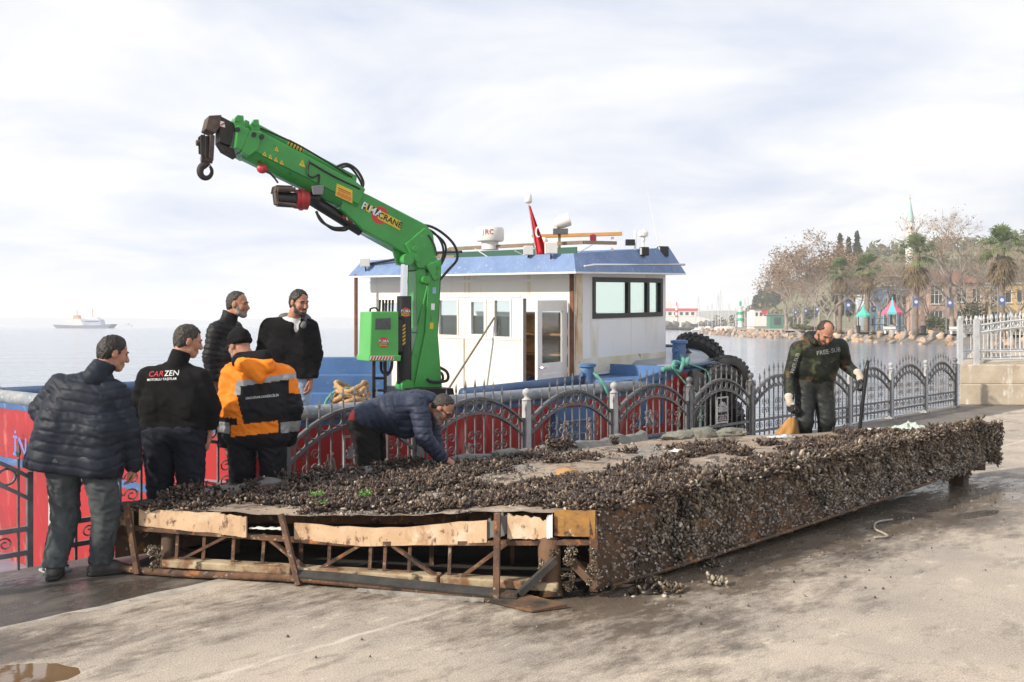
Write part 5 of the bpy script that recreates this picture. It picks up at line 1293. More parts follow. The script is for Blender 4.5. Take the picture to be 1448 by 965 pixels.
# coil of yellow rope on deck by the stairs, dark cable near it
mb = MB(); c = V((-2.0, 12.4, .62)); r_ = random.Random(2)
for k in range(9): twisted_rope(mb, [c + V((.26 * math.cos(a) * (1 - .04 * k) + r_.gauss(0, .01), .22 * math.sin(a) + r_.gauss(0, .02), .05 * k + .05 * math.sin(a * 2 + k))) for a in np.linspace(0, 6.28, 22)], .03)
tag(mb.build('rope_coil', mat('straw_rope', (.50, .32, .16), (.36, .22, .11), 30, .95, .004, 80), smooth=True), 'heap of straw-coloured rope on the deck below the blue stairs', 'rope')
mb = MB(); twisted_rope(mb, smooth_path([c + V((-.35, -.1, -.2)), c + V((-.3, -.12, .2)), c + V((-.1, -.15, .38)), c + V((.1, -.1, .3)), c + V((.02, -.2, 0))]), .018)
tag(mb.build('green_rope_loop', M_grope, smooth=True), 'thin green rope looped over the straw-coloured rope heap', 'rope')
# ------------------------------------------------------------------ green loader crane on the aft deck
CR0 = V((-1.15, 13.0, 0)); CA = R(28); CC, CS = math.cos(CA), math.sin(CA)
CBv = V((-CC, -CS, 0)); CNv = V((CS, -CC, 0))      # along the boom (left, towards the quay); out of its flank to the quay
def K(px, py, q=0.0):
    """boom-plane point seen at that column and row of the side elevation; q = offset out of the flank"""
    r = (px - 724) / 1408
    p = (CR0.x - r * CR0.y) / (CC - r * CS); d = CR0.y - CS * p
    return CR0 + CBv * p + CNv * (q - .16) + V((0, 0, zat(py, d)))
M_grn = mat('crane_green', (0.055, 0.34, 0.062), (0.038, 0.26, 0.05), 1.6, .32, .0012, 14, layers=(((0.02, 0.10, 0.03), 4, .62, .14, (3, 3, .6)), ((.09, .34, .12), 11, .62, .1), ((.10, .06, .03), 9, .68, .04), ((.02, .02, .018), 17, .70, .03)))
M_grn2 = mat('crane_green_light', (0.09, 0.42, 0.09), (0.07, 0.36, 0.07), 2, .35)
M_yel = mat('decal_yellow', (.72, .52, .03), None, rough=.5); M_orng = mat('decal_orange', (.72, .22, .04), None, rough=.5)
M_decw = mat('decal_white', (.78, .78, .78), None, rough=.5); M_decr = mat('decal_red', (.58, .05, .04), None, rough=.5); M_decb = mat('decal_blue', (.25, .42, .62), None, rough=.5)
M_winch = mat('winch_red', (.45, .03, .035), (.35, .03, .03), 8, .45)
crane = empty('loader_crane', CR0 + V((0, 0, .38)))
tag(crane, 'green hydraulic loader crane with raised boom and hook standing on the boat deck', 'crane')
def pr(poly, q0, q1, name, m, parent=None, bevel=.008, **k):
    return MB().prism(poly, lambda a, b, q: K(a, b, q), q0, q1).build(name, m, parent or crane, bevel=bevel, **k)
def cyl(a, b, r, name, m, parent=None, n=14): return MB().tube([K(*a), K(*b)], r, n).build(name, m, parent or crane, smooth=True, auto=40)
# base and column: two cheek plates with a web
pr([(560, 582), (640, 582), (634, 548), (566, 548)], -.32, .32, 'pedestal', M_blk)
for q0, q1 in ((-.19, -.16), (.16, .19)): pr([(584, 548), (624, 548), (618, 470), (622, 372), (613, 362), (606, 372), (600, 470)], q0, q1, 'column_cheek', M_grn)
pr([(572, 548), (604, 548), (603, 470), (606, 400), (600, 372), (588, 384), (590, 470)], -.158, .158, 'column', M_grn)
pr([(590, 472), (606, 402), (604, 400), (588, 470)], -.18, .18, 'column_rib', M_grn)
cyl((600, 396, -.24), (600, 396, .24), .05, 'column_pin', M_grn)
# lifting cylinder
cyl((573, 543, .12), (573, 419, .12), .095, 'lift_cylinder', M_blk, n=20); cyl((573, 420, .12), (574, 374, .12), .052, 'lift_rod', M_chrome, n=16)
cyl((573, 546, .02), (573, 546, .26), .085, 'cylinder_foot', M_grn); cyl((575, 367, -.06), (575, 367, .24), .075, 'rod_eye', M_grn); pr([(566, 374), (586, 374), (590, 350), (560, 352)], .0, .06, 'rod_lug', M_grn)
# main arm with knuckle
pr([(500, 312), (482, 296), (490, 262), (523, 276), (604, 318), (613, 330), (617, 366), (608, 380), (588, 382), (580, 362), (515, 326)], -.15, .15, 'main_arm', M_grn, bevel=.015)
pr([(572, 345), (600, 322), (612, 332), (616, 366), (606, 380), (590, 380)], -.185, .185, 'knuckle', M_grn, bevel=.015)
for (x, y) in ((586, 352), (588, 366), (618, 379)): cyl((x, y, -.20), (x, y, .21), .04, 'knuckle_pin', M_grn)
pr([(600, 376), (622, 366), (622, 392), (612, 398)], .19, .21, 'knuckle_plate', M_grn)
# sleeve (outer boom) with a keel-shaped lower edge
slv = [(368, 186), (505, 259), (523, 275), (514, 300), (497, 301), (455, 278), (420, 258), (340, 222), (352, 188)]
pr([(368, 186), (505, 259), (516, 268), (506, 290), (420, 246), (346, 208), (352, 188)], -.19, .19, 'outer_boom', M_grn, bevel=.012)
def keel(poly_top, poly_bot, name):
    mb = MB(); n_ = len(poly_top)
    vs = [K(a, b, -.19) for a, b in poly_top] + [K(a, b, .19) for a, b in poly_top] + [K(a, b, -.07) for a, b in poly_bot] + [K(a, b, .07) for a, b in poly_bot]
    fs = []
    for i in range(n_ - 1): fs += [(i, i + 1, 2 * n_ + i + 1, 2 * n_ + i), (n_ + i + 1, n_ + i, 3 * n_ + i, 3 * n_ + i + 1), (2 * n_ + i, 2 * n_ + i + 1, 3 * n_ + i + 1, 3 * n_ + i)]
    fs += [(0, 2 * n_, 3 * n_, n_), (n_ - 1, 2 * n_ - 1, 4 * n_ - 1, 3 * n_ - 1)]
    mb.add(vs, fs); return mb.build(name, M_grn, crane, bevel=.008)
keel([(346, 208.5), (420, 246.5), (506, 290.5)], [(344, 222), (425, 262), (500, 300)], 'boom_keel')
for poly in ([(351, 186), (369, 188), (363, 213), (350, 222), (340, 216)], [(335, 178), (352, 184), (341, 214), (331, 210)]): pr(poly, -.225, .225, 'boom_collar', M_grn)
pr([(331, 172), (336, 162), (345, 163), (347, 184), (334, 182)], .10, .14, 'collar_lug', M_grn); pr([(331, 172), (336, 162), (345, 163), (347, 184), (334, 182)], -.14, -.10, 'collar_lug', M_grn)
pr([(355, 178), (360, 168), (367, 168), (369, 186), (356, 186)], .05, .12, 'collar_lug', M_grn); pr([(347, 172), (352, 165), (358, 168), (358, 184), (349, 184)], -.06, -.02, 'collar_lug', M_grn)
cyl((336, 168, -.16), (336, 168, .16), .03, 'lug_pin', M_grn); cyl((362, 174, -.14), (362, 174, .14), .03, 'lug_pin', M_grn)
for (x, y) in ((334, 185), (357, 192), (368, 195)): cyl((x, y, .22), (x, y, .24), .03, 'collar_bolt', M_blk)
# extension cylinder on top
cyl((362, 176, .0), (506, 252, .0), .062, 'extension_cylinder', M_grn, n=18); pr([(497, 250), (508, 248), (506, 264), (497, 262)], -.08, .08, 'cylinder_block', M_grn)
cyl((410, 200.2, .0), (432, 211.8, .0), .0645, 'hazard_sleeve', M_yel, n=18)
for k in range(5): cyl((412 + 4.4 * k, 201.4 + 2.32 * k, 0), (413.6 + 4.4 * k, 202.2 + 2.32 * k, 0), .066, 'hazard_stripe', M_blk, n=18)
# lower cylinder
cyl((445, 280, .0), (517, 325, .0), .075, 'tilt_cylinder', M_blk, n=18); cyl((516, 324.5, 0), (573, 350, 0), .045, 'tilt_rod', M_chrome, n=16)
for k in range(5): pr([(487 + 4.6 * k, 303 + 2.6 * k), (490 + 4.6 * k, 304.6 + 2.6 * k), (491 + 4.6 * k, 309 + 2.6 * k), (488 + 4.6 * k, 307.4 + 2.6 * k)], .078, .081, 'cylinder_stripe', M_decw if k % 2 else M_decr, bevel=0)
# boom tip with sheave head and hook
M_tip = mat('tip_dark', (.018, .017, .018), (.045, .03, .025), 10, .7, .002, 50); M_ctip = mat('tip_rusty', (.13, .09, .075), (.06, .042, .036), 12, .8, .003, 60)
pr([(312, 163), (333, 174), (328, 206), (311, 200)], -.13, .13, 'boom_tip', M_tip)
pr([(291, 182), (296, 163), (314, 162), (311, 180), (305, 188)], -.14, .14, 'tip_head', M_ctip)
pr([(311, 201), (332, 209), (336, 222), (318, 212)], -.10, .10, 'tip_shoe', M_tip)
hk = pr([(285, 190), (291, 185), (292, 215), (286, 214)], -.08, -.05, 'hook_block', M_tip); pr([(299, 188), (306, 190), (304, 226), (297, 222)], .05, .08, 'hook_cheek', M_ctip, hk); pr([(285, 190), (292, 188), (292, 222), (286, 218)], .05, .08, 'hook_cheek', M_tip, hk)
cyl((281, 199, 0), (306, 201, 0), .035, 'hook_pin', M_ctip, hk); cyl((296, 190, 0), (296, 222, 0), .05, 'hook_shank', M_tip, hk)
cyl((288, 221, 0), (304, 223, 0), .05, 'hook_swivel', M_ctip, hk)
hp = [K(296 + 0, 224), K(297, 229)] + [K(295 + 8.5 * math.cos(a), 240 - 9.5 * math.sin(a)) for a in np.linspace(1.9, 7.2, 20)]
MB().tube(hp, [.03, .035] + [lerp(.048, .016, i / 19) for i in range(20)], 10).build('hook', M_tip, hk, smooth=True)
MB().tube([K(302, 230), K(301, 238)], .008, 5).build('hook_latch', M_chrome, hk)
# winch under the boom
wn_ = pr([(392, 261), (416, 262), (412, 272), (390, 271)], -.1, .12, 'winch_frame', M_ctip); cyl((395, 280, .04), (423, 282, .04), .095, 'winch_drum', M_blk, wn_, 18)
cyl((421, 280, .04), (439, 282, .04), .12, 'winch_flange', M_winch, wn_, 20); cyl((427, 281, .04), (431, 281, .04), .135, 'winch_rim', M_winch, wn_, 20); cyl((439, 277, .04), (455, 280, .04), .075, 'winch_motor', M_blk, wn_)
pr([(390, 271), (395, 271), (397, 289), (392, 288)], -.02, .12, 'winch_side', M_ctip, wn_); cyl((393, 287, .13), (420, 290, .13), .02, 'winch_guard', M_ctip, wn_); cyl((393, 268, .14), (418, 268, .14), .03, 'winch_roller', M_ctip, wn_)
pr([(439, 264), (457, 262), (455, 276), (441, 276)], .195, .21, 'motor_plate', mat('plate_grey', (.2, .2, .21), None, rough=.5), wn_)
MB().ell(K(372, 238, .12), (.07, .05, .06), 10, 8).build('chain_hook', M_winch, crane); MB().tube([K(372, 240, .12), K(382, 244, .13), K(390, 251, .1), K(395, 258, .1)], .012, 6).build('winch_chain', M_tip, crane)
# hoses
M_hose = M_black
def hose(ctrl, r=.018, nm='hose'): MB().tube(smooth_path([K(*c) for c in ctrl], 8), r, 7).build(nm, M_hose, crane, smooth=True)
hose([(370, 180, .1), (420, 203, .12), (460, 226, .12), (500, 250, .1)], .012); hose([(478, 235, .05), (492, 231, .1), (506, 240, .12), (516, 258, .1), (510, 270, .08), (500, 262, .06)]); hose([(482, 237, 0), (497, 234, .05), (510, 248, .05), (516, 264, .05), (505, 268, .02)], .015)
hose([(436, 228, .2), (433, 246, .22), (440, 252, .22), (449, 248, .22), (449, 260, .2)], .012); hose([(436, 230, .2), (470, 250, .2), (505, 266, .2)], .010); hose([(440, 232, .2), (473, 251, .2), (508, 268, .2)], .010)
hose([(451, 298, .05), (456, 312, .1), (470, 321, .12), (484, 322, .1), (496, 320, .05)]); hose([(453, 299, 0), (462, 314, .05), (474, 324, .08), (490, 325, .05), (498, 322, 0)], .015)
hose([(590, 316, .05), (612, 320, .1), (632, 332, .1), (646, 348, .1), (650, 366, .08), (638, 382, .06), (624, 396, .1)]); hose([(596, 318, 0), (615, 326, .05), (628, 340, .05), (632, 358, .05), (626, 374, .05)], .016); hose([(600, 320, -.05), (622, 330, 0), (636, 344, 0), (636, 362, 0), (622, 384, .05)], .016); hose([(604, 332, .19), (612, 346, .2), (616, 362, .2)], .012); hose([(585, 312, .1), (560, 300, .13), (530, 286, .13), (512, 278, .12)], .010)
hose([(624, 392, .12), (622, 430, .12), (620, 470, .12), (617, 500, .12)], .012); hose([(618, 518, .15), (630, 526, .2), (630, 538, .2), (610, 540, .2), (602, 536, .2)], .02); hose([(618, 522, .1), (626, 530, .15), (624, 540, .15), (606, 544, .15)], .018)
hose([(541, 512, .1), (540, 525, .15), (548, 530, .15), (556, 518, .12), (558, 490, .05)], .018); hose([(545, 512, .1), (544, 522, .15), (551, 526, .15), (556, 505, .12), (557, 480, .05)], .014)
# control box with levers on a ladder frame
cb = pr([(515, 441), (553, 441), (553, 503), (513, 503)], .0, .42, 'control_box', M_grn2, bevel=.012)
pr([(511, 502), (556, 502), (555, 510), (511, 510)], -.02, .44, 'hazard_board', M_grn2, cb)
pr([(512.5, 503), (546, 503), (545.5, 508.5), (512, 508.5)], .441, .444, 'hazard_back', M_decw, cb, bevel=0)
for k in range(8): pr([(513 + 4.1 * k, 508.4), (515.2 + 4.1 * k, 508.4), (517.2 + 4.1 * k, 503.2), (515 + 4.1 * k, 503.2)], .445, .447, 'hazard_stripe', M_decr, cb, bevel=0)
pr([(521, 451), (542, 450), (542, 466), (520, 466)], .421, .426, 'gauge_plate', mat('gauge_dark', (.05, .055, .055), (.10, .11, .11), 12, .4), cb, bevel=0)
for k in range(5): MB().tube([K(539 + 4.6 * k, 442, .1), K(539.5 + 4.6 * k, 424, .1)], [.012, .016], 6).build('lever', M_blk, cb)
MB().tube(smooth_path([K(518, 441, .3), K(519, 437, .3), K(526, 436, .3), K(530, 441, .3)]), .012, 6).build('box_handle', M_blk, cb)
for x in (527, 543): MB().tube([K(x, 510, .2), K(x, 580, .2)], .022, 6).build('box_leg', M_blk, cb)
for y in (535, 552): MB().tube([K(527, y, .2), K(543, y, .2)], .018, 6).build('box_rung', M_blk, cb)
pr([(553, 452), (566, 452), (566, 498), (553, 498)], .05, .25, 'valve_block', M_blk)
# decals: flat print on the boom
def print_on(a, b, text, size, q, m, name='decal_lettering', bold=1.4, parent=None, up=None, shear=0.0):
    A, Bq = K(*a, q), K(*b, q); xd = (Bq - A).normalized(); yd = V((0, 0, 1)); yd = (yd - xd * yd.dot(xd)).normalized()
    return text_mb(text, size, (A + Bq) / 2, xd, yd, bold=bold, shear=shear).build(name, m, parent or crane)
lg = pr([(514, 285), (536, 296.6), (538, 307), (512.5, 294)], .152, .155, 'logo_board', M_blk, bevel=0)
pr([(536.4, 297), (567, 313), (566, 326), (534, 309)], .152, .155, 'logo_board', M_yel, bevel=0)
MB().lathe([(.115, -.001), (.115, .001)], K(537.5, 304.5, .1515), 20, CNv.to_track_quat('Z', 'Y').to_matrix()).build('logo_disc', M_decr, crane)
print_on((512.5, 290.6), (518, 293.4), 'P', .135, .158, M_decw, bold=2.6); print_on((525, 297.2), (536.5, 303), 'MA', .135, .158, M_decw, bold=2.6); print_on((537.5, 304.5), (566, 319), 'CRANE', .105, .159, M_blk, bold=2.6)
print_on((519, 294.0), (524, 296.5), 'U', .135, .1592, M_yel, bold=2.8)
pr([(475, 260), (497, 270), (497, 288), (473, 277)], .191, .194, 'warning_plate', M_yel, bevel=0)
for k in range(4): MB().lathe([(.028, -.001), (.028, .001)], K(478 + 5 * k, 274.5 + 2.4 * k, .196), 14, CNv.to_track_quat('Z', 'Y').to_matrix()).build('warning_symbol', M_orng, crane)
pr([(477, 265.5), (495, 273.5), (495, 275), (477, 267)], .195, .1965, 'warning_line', M_decr, bevel=0); pr([(477, 268.5), (495, 276.5), (495, 277.6), (477, 269.6)], .195, .1965, 'warning_line', M_decr, bevel=0)
for (x, y, s) in ((390, 211, 6), (373, 218, 6), (381, 222, 6), (389, 226, 6), (397, 230, 6), (426, 231, 9)):
    pr([(x - s / 2, y + s * .35), (x + s / 2, y + s * .75), (x + s * .1, y - s * .55)], .191, .193, 'warning_triangle', M_yel, bevel=0); pr([(x - .5, y + 1.2), (x + .8, y + 1.8), (x + .5, y - 1)], .194, .195, 'triangle_mark', M_blk, bevel=0)
pr([(311, 170), (318, 172), (319, 180), (312, 178)], .131, .134, 'hazard_patch', M_decw, bevel=0); pr([(312, 176), (318, 172.5), (318.5, 175), (313, 178)], .135, .136, 'hazard_patch_stripe', M_decr, bevel=0)
e0 = K(296, 166, 0)
def badge(px, py, q, r, lines, parent=None):
    c = K(px, py, q); rm = CNv.to_track_quat('Z', 'Y').to_matrix()
    MB().lathe([(r, -.001), (r, .001)], c, 18, rm).build('badge', M_decr, parent or crane)
    pr([(px - 6.6, py - 3.5), (px + 6.6, py - 3.5), (px + 6.6, py + .2), (px - 6.6, py + .2)], q + .002, q + .003, 'badge_band', M_blk, parent, bevel=0)
    pr([(px - 6.2, py + .6), (px + 6.2, py + .6), (px + 6.2, py + 4.6), (px - 6.2, py + 4.6)], q + .002, q + .003, 'badge_band', M_yel, parent, bevel=0)
    print_on((px - 6, py - 1.6), (px + 6, py - 1.6), 'PUMA', .05, q + .005, M_decw, parent=parent, bold=2); print_on((px - 6, py + 2.6), (px + 6, py + 2.6), 'CRANE', .04, q + .005, M_blk, parent=parent, bold=2)
badge(532, 484, .424, .068, None, cb); badge(571, 442, .225, .062, None)
for k in range(6): pr([(567, 480 - 5 * k + 6), (571, 477 - 5 * k + 6), (571, 479.6 - 5 * k + 6), (567, 482.6 - 5 * k + 6)], .213, .216, 'hazard_mark', M_yel, bevel=0)
for (x, y, m) in ((613, 411, M_decb), (611, 434, M_decw), (609, 461, M_yel)): pr([(x - 2.5, y - 4.5), (x + 2.5, y - 4.5), (x + 2.2, y + 4.5), (x - 2.7, y + 4.5)], .191, .193, 'sticker', m, bevel=0)
# ------------------------------------------------------------------ sunken pontoon hauled onto the quay
ZC = {'L': .44, 'N': .575, 'E': .66, 'F': .50}
def deck_xy(s, t):
    a = PL.lerp(PN, s); b = PF.lerp(PE, s); return a.lerp(b, t)
def deck_z(s, t):
    z0 = lerp(lerp(ZC['L'], ZC['N'], s), lerp(ZC['F'], ZC['E'], s), t)
    sag = -.035 * math.exp(-((s - .5) / .25) ** 2) * math.exp(-(t / .25) ** 2)
    return z0 + sag
def D(s, t, dz=0.0):
    p = deck_xy(s, t); return V((p.x, p.y, deck_z(s, t) + dz))
def deck_at(px, py):
    best = None
    for i in range(61):
        for j in range(61):
            p = D(i / 60, j / 60); e = (724 + 1408 * p.x / p.y - px) ** 2 + (460 + 1408 * (CAM_H - p.z) / p.y - py) ** 2
            if best is None or e < best[0]: best = (e, i / 60, j / 60)
    return best[1], best[2]
M_pdeck = mat('muddy_deck', (0.38, 0.295, 0.22), (0.25, 0.195, 0.15), 2.2, .8, .014, 26, layers=(((0.10, 0.075, 0.06), 4.5, .54, .1, None), ((.52, .45, .38), 3.2, .60, .1, None), ((.24, .245, .24), 1.1, .56, .1, None), ((.06, .045, .038), 22, .58, .05, None), ((.46, .42, .38), 34, .66, .04, None)))
M_psteel = mat('rusty_plate', (0.16, 0.085, 0.045), (0.07, 0.045, 0.03), 3, .85, .006, 30, layers=(((0.33, 0.16, 0.05), 4, .58, .1), ((.03, .025, .02), 2.5, .58, .1), ((.30, .27, .20), 16, .62, .06)))
M_ochre = mat('ochre_rust', (0.42, 0.22, 0.05), (0.20, 0.10, 0.035), 7, .85, .004, 40, layers=(((.09, .05, .03), 12, .56, .08), ((.45, .40, .28), 9, .66, .05)))
M_ply = mat('fresh_plywood', (0.64, 0.45, 0.29), (0.52, 0.35, 0.21), 5, .8, .004, 40, layers=(((.38, .23, .135), 8, .52, .14, (1, 1, .35)), ((.72, .56, .41), 4, .56, .1), ((.20, .115, .07), 19, .58, .08, (1, 1, .6)), ((.09, .055, .04), 6, .64, .06)))
M_prust = mat('rusty_bar', (0.17, 0.085, 0.045), (0.07, 0.042, 0.03), 10, .9, .008, 60, layers=(((.42, .15, .04), 9, .60, .08), ((.30, .25, .185), 22, .6, .08), ((.03, .022, .018), 7, .58, .08)))
M_foam = mat('dirty_foam', (0.46, 0.38, 0.25), (0.24, 0.17, 0.10), 5, .9, .004, 30, layers=(((.20, .10, .05), 6, .52, .1), ((.05, .035, .025), 9, .56, .1)))
M_lip = mat('grey_lip', (0.20, 0.20, 0.19), (0.13, 0.13, 0.125), 4, .9, .005, 30, layers=(((.34, .32, .29), 5, .6, .1), ((.05, .05, .045), 5, .62, .1)))
M_pblack = mat('tarred_edge', (0.02, 0.02, 0.02), (0.05, 0.045, 0.04), 9, .8, .004, 50)
pon = empty('wrecked_pontoon', deck_xy(.5, .4))
tag(pon, 'long mussel-covered wrecked pontoon lying on the quay with its front end torn open', 'pontoon')
# deck plate
ns, nt_ = 56, 84; mb = MB(); rr_ = np.random.RandomState(4)
S_, T_ = np.meshgrid(np.linspace(0, 1, ns + 1), np.linspace(0, 1, nt_ + 1), indexing='ij')
pts = np.array([[D(s, t) for t in np.linspace(0, 1, nt_ + 1)] for s in np.linspace(0, 1, ns + 1)])
pts[..., 2] += .010 * fbm(pts * 5.0, 3, 31) + .004 * fbm(pts * 18, 2, 35)
idx = np.arange((ns + 1) * (nt_ + 1)).reshape(ns + 1, nt_ + 1); f = np.stack([idx[:-1, :-1], idx[1:, :-1], idx[1:, 1:], idx[:-1, 1:]], -1).reshape(-1, 4)
link('deck_plate', np_mesh('deck_plate', pts.reshape(-1, 3), f), M_pdeck, pon, smooth=True)
# plates on the long sides and far end
RS_N = V(((PE - PN).y, -(PE - PN).x, 0)).normalized()           # outward on the right side
def zbot(t): return lerp(.055, .235, t ** 1.6)
def plate(name, a, b, z1, z0, out, n_, m, th=.02, lean=0.0, bev=.004):
    mb = MB()
    for i in range(n_):
        t0, t1 = i / n_, (i + 1) / n_; p, q = a.lerp(b, t0), a.lerp(b, t1)
        mb.hexa([p + out * lean + V((0, 0, z0(t0))), q + out * lean + V((0, 0, z0(t1))), q + out * (lean - th) + V((0, 0, z0(t1))), p + out * (lean - th) + V((0, 0, z0(t0)))],
                [p + V((0, 0, z1(t0))), q + V((0, 0, z1(t1))), q - out * th + V((0, 0, z1(t1))), p - out * th + V((0, 0, z1(t0)))])
    return mb.build(name, m, pon)
SEG = 5
for k in range(SEG):
    a, b = PN.lerp(PE, k / SEG + .001), PN.lerp(PE, (k + 1) / SEG - .001)
    plate('side_plate', a + RS_N * .003 * (k % 2), b + RS_N * .003 * (k % 2), lambda t, k=k: deck_z(1, (k + t) / SEG) + .012, lambda t, k=k: zbot((k + t) / SEG) + .006 * math.sin(9 * (k + t)), RS_N, 6, M_psteel, lean=-.03)
LB_N = V((-(PF - PL).y, (PF - PL).x, 0)).normalized()
plate('back_plate', PL, PF, lambda t: deck_z(0, t) + .01, lambda t: .10, LB_N, 20, M_psteel)
FE_N = V(((PE - PF).y, -(PE - PF).x, 0)).normalized() * -1
plate('end_plate', PF, PE, lambda t: deck_z(t, 1) - .005, lambda t: .16, FE_N, 10, M_psteel)
# raised lip along the back edge, in broken lengths
r_ = random.Random(12)
for (t0, t1, h) in ((0, .07, .045), (.075, .30, .085), (.31, .52, .075), (.53, .70, .08), (.72, .90, .07), (.91, 1.0, .09)):
    mb = MB(); n_ = 10
    for i in range(n_):
        a0, a1 = lerp(t0, t1, i / n_), lerp(t0, t1, (i + 1) / n_); hs = [h * (1 + .18 * math.sin(a * 70) + .1 * math.sin(a * 190)) for a in (a0, a1)]
        p, q = D(0, a0), D(0, a1)
        mb.hexa([p + LB_N * .02, q + LB_N * .02, q - LB_N * .10, p - LB_N * .10], [p + LB_N * .02 + V((0, 0, hs[0])), q + LB_N * .02 + V((0, 0, hs[1])), q - LB_N * .05 + V((0, 0, hs[1] * .9)), p - LB_N * .05 + V((0, 0, hs[0] * .9))])
    mb.build('edge_lip', M_pblack if t0 == 0 else M_lip, pon)
# end bracket at the right
e = PE; de = (PE - PN).normalized()
mb = MB(); mb.hexa([e + de * .0 + V((0, 0, .30)), e + de * .42 + V((0, 0, .20)), e + de * .42 - RS_N * .4 + V((0, 0, .20)), e - RS_N * .4 + V((0, 0, .30))], [e + V((0, 0, .665)), e + de * .50 + V((0, 0, .655)), e + de * .50 - RS_N * .4 + V((0, 0, .655)), e - RS_N * .4 + V((0, 0, .665))]); mb.build('end_bracket', M_psteel, pon, bevel=.01)
# front end: torn open frame
FD = (PN - PL); FNm = V((FD.y, -FD.x, 0)).normalized()
def Fp(s, z, o=0.0): return PL.lerp(PN, s) + FNm * o + V((0, 0, z))
def ob(s): return .06 + .14 * s + .10 * max(0, s - .55)
def weld(me):
    bm = bmesh.new(); bm.from_mesh(me); bmesh.ops.remove_doubles(bm, verts=bm.verts, dist=.0004)
    cnt = {}
    for f in bm.faces: cnt.setdefault(tuple(sorted(v.index for v in f.verts)), []).append(f)
    bmesh.ops.delete(bm, geom=[f for g in cnt.values() if len(g) > 1 for f in g], context='FACES_ONLY'); bm.to_mesh(me); bm.free()
def strip(name, segs_, m, th=.02, o=.02, bev=0.0, rag=.006, seed=1):
    r2 = random.Random(seed); mb = MB(); n_ = 14; P_ = []
    for i in range(n_ + 1):
        s = lerp(segs_[0][0], segs_[-1][0], i / n_)
        P_.append((s, float(np.interp(s, [q[0] for q in segs_], [q[1] for q in segs_])) + r2.uniform(-rag, rag), float(np.interp(s, [q[0] for q in segs_], [q[2] for q in segs_])) + r2.uniform(-rag, rag) * .5))
    for i in range(n_):
        (a, t0, b0), (c, t1, b1) = P_[i], P_[i + 1]; w = .006 * math.sin(a * 40); w2 = .006 * math.sin(c * 40)
        mb.hexa([Fp(a, b0, o + w), Fp(c, b1, o + w2), Fp(c, b1, o - th), Fp(a, b0, o - th)], [Fp(a, t0, o + w), Fp(c, t1, o + w2), Fp(c, t1, o - th), Fp(a, t0, o - th)])
    ob_ = mb.build(name, m, pon); weld(ob_.data); return ob_
strip('plywood_strip', [(-.005, .46, .345), (.043, .468, .335)], M_ply, seed=1); strip('plywood_strip', [(.06, .462, .345), (.15, .455, .325), (.24, .462, .318)], M_ply, seed=2, o=.026); strip('plywood_strip', [(.242, .458, .316), (.30, .44, .300)], M_ply, seed=3, o=.05)
strip('white_sheet_edge', [(.302, .368, .358), (.38, .375, .362)], M_white, seed=4, o=.02)
strip('plywood_strip', [(.40, .412, .300), (.55, .398, .278), (.70, .445, .315), (.745, .478, .325), (.79, .492, .345)], M_ply, seed=5, o=.03)
strip('plywood_strip', [(.83, .535, .375), (.87, .525, .378), (.908, .50, .385)], M_ply, seed=6, o=.03, rag=.012); strip('torn_paper', [(.79, .49, .37), (.828, .535, .40)], M_lip, seed=7, o=.012, rag=.02)
strip('torn_paper', [(.905, .53, .39), (.916, .55, .40)], M_white, seed=9, o=.05, rag=.012); strip('ochre_plate', [(.918, .572, .405), (.995, .582, .412)], M_ochre, seed=8, o=.02, rag=.003)
MB().beam(Fp(0, .325, 0), Fp(.5, .285, 0), .05, .03).build('top_rail', M_prust, pon); MB().beam(Fp(.5, .285, 0), Fp(1, .375, 0), .05, .03).build('top_rail', M_prust, pon)
n_ = 16; MB().tube([Fp(lerp(.0, .86, i / n_), .045 - .012 * math.sin(i * .6), ob(lerp(0, .86, i / n_))) for i in range(n_ + 1)], .026, 8).build('bottom_pipe', M_prust, pon, smooth=True)
for (s0, s1) in ((.12, .40), (.405, .70), (.705, .93)): MB().beam(Fp(s0, .095, .0 + ob(s0) * .3), Fp(s1, .095, ob(s1) * .3), .12, .055).build('foam_beam', M_foam, pon, bevel=.01)
# slanting steel posts outside the strips
for (s, zt, s2, w) in ((.035, .50, .07, .038), (.375, .475, .425, .036), (.812, .545, .822, .040)):
    MB().beam(Fp(s, zt, .05), Fp(s2, .02, ob(s2) + .03), w, .03, up=(FNm.x, FNm.y, 0)).build('frame_post', M_prust, pon)
# thin verticals and diagonals
for s in (.14, .20, .265, .33, .47, .555, .585, .635, .715): MB().beam(Fp(s, .32, -.02), Fp(s + .004, .08, ob(s) * .4), .022, .022).build('vertical_bar', M_prust, pon)
for (a, za, b, zb_) in ((.255, .30, .155, .12), (.34, .30, .43, .10), (.54, .29, .45, .10), (.60, .29, .70, .10), (.835, .36, .745, .12)): MB().beam(Fp(a, za, .0), Fp(b, zb_, ob(b) * .4), .032, .02).build('diagonal_brace', M_prust, pon)
for (s, z1, y) in ((.2, .30, .5), (.36, .3, .4), (.5, .28, .55), (.64, .3, .45), (.8, .33, .6)): MB().beam(Fp(s, z1, -y), Fp(s, .05, -y), .03, .03).build('inner_bar', M_prust, pon)
for t in (.08, .36, .56, .78): MB().beam(D(.03, t, -.10), D(.97, t, -.12), .06, .10).build('cross_beam', M_prust, pon)
M_shade = mat('shade_black', (.014, .012, .010), (.03, .025, .02), 6, .9, .01, 20)  # near-black colour standing in for the deep shade inside the pontoon
MB().hexa([Fp(.02, .03, -.75), Fp(.98, .03, -.75), Fp(.98, .03, -.78), Fp(.02, .03, -.78)], [Fp(.02, .42, -.75), Fp(.98, .52, -.75), Fp(.98, .52, -.78), Fp(.02, .42, -.78)]).build('shade_backing', M_shade, pon)  # added plate behind the open end, keeps the interior dark
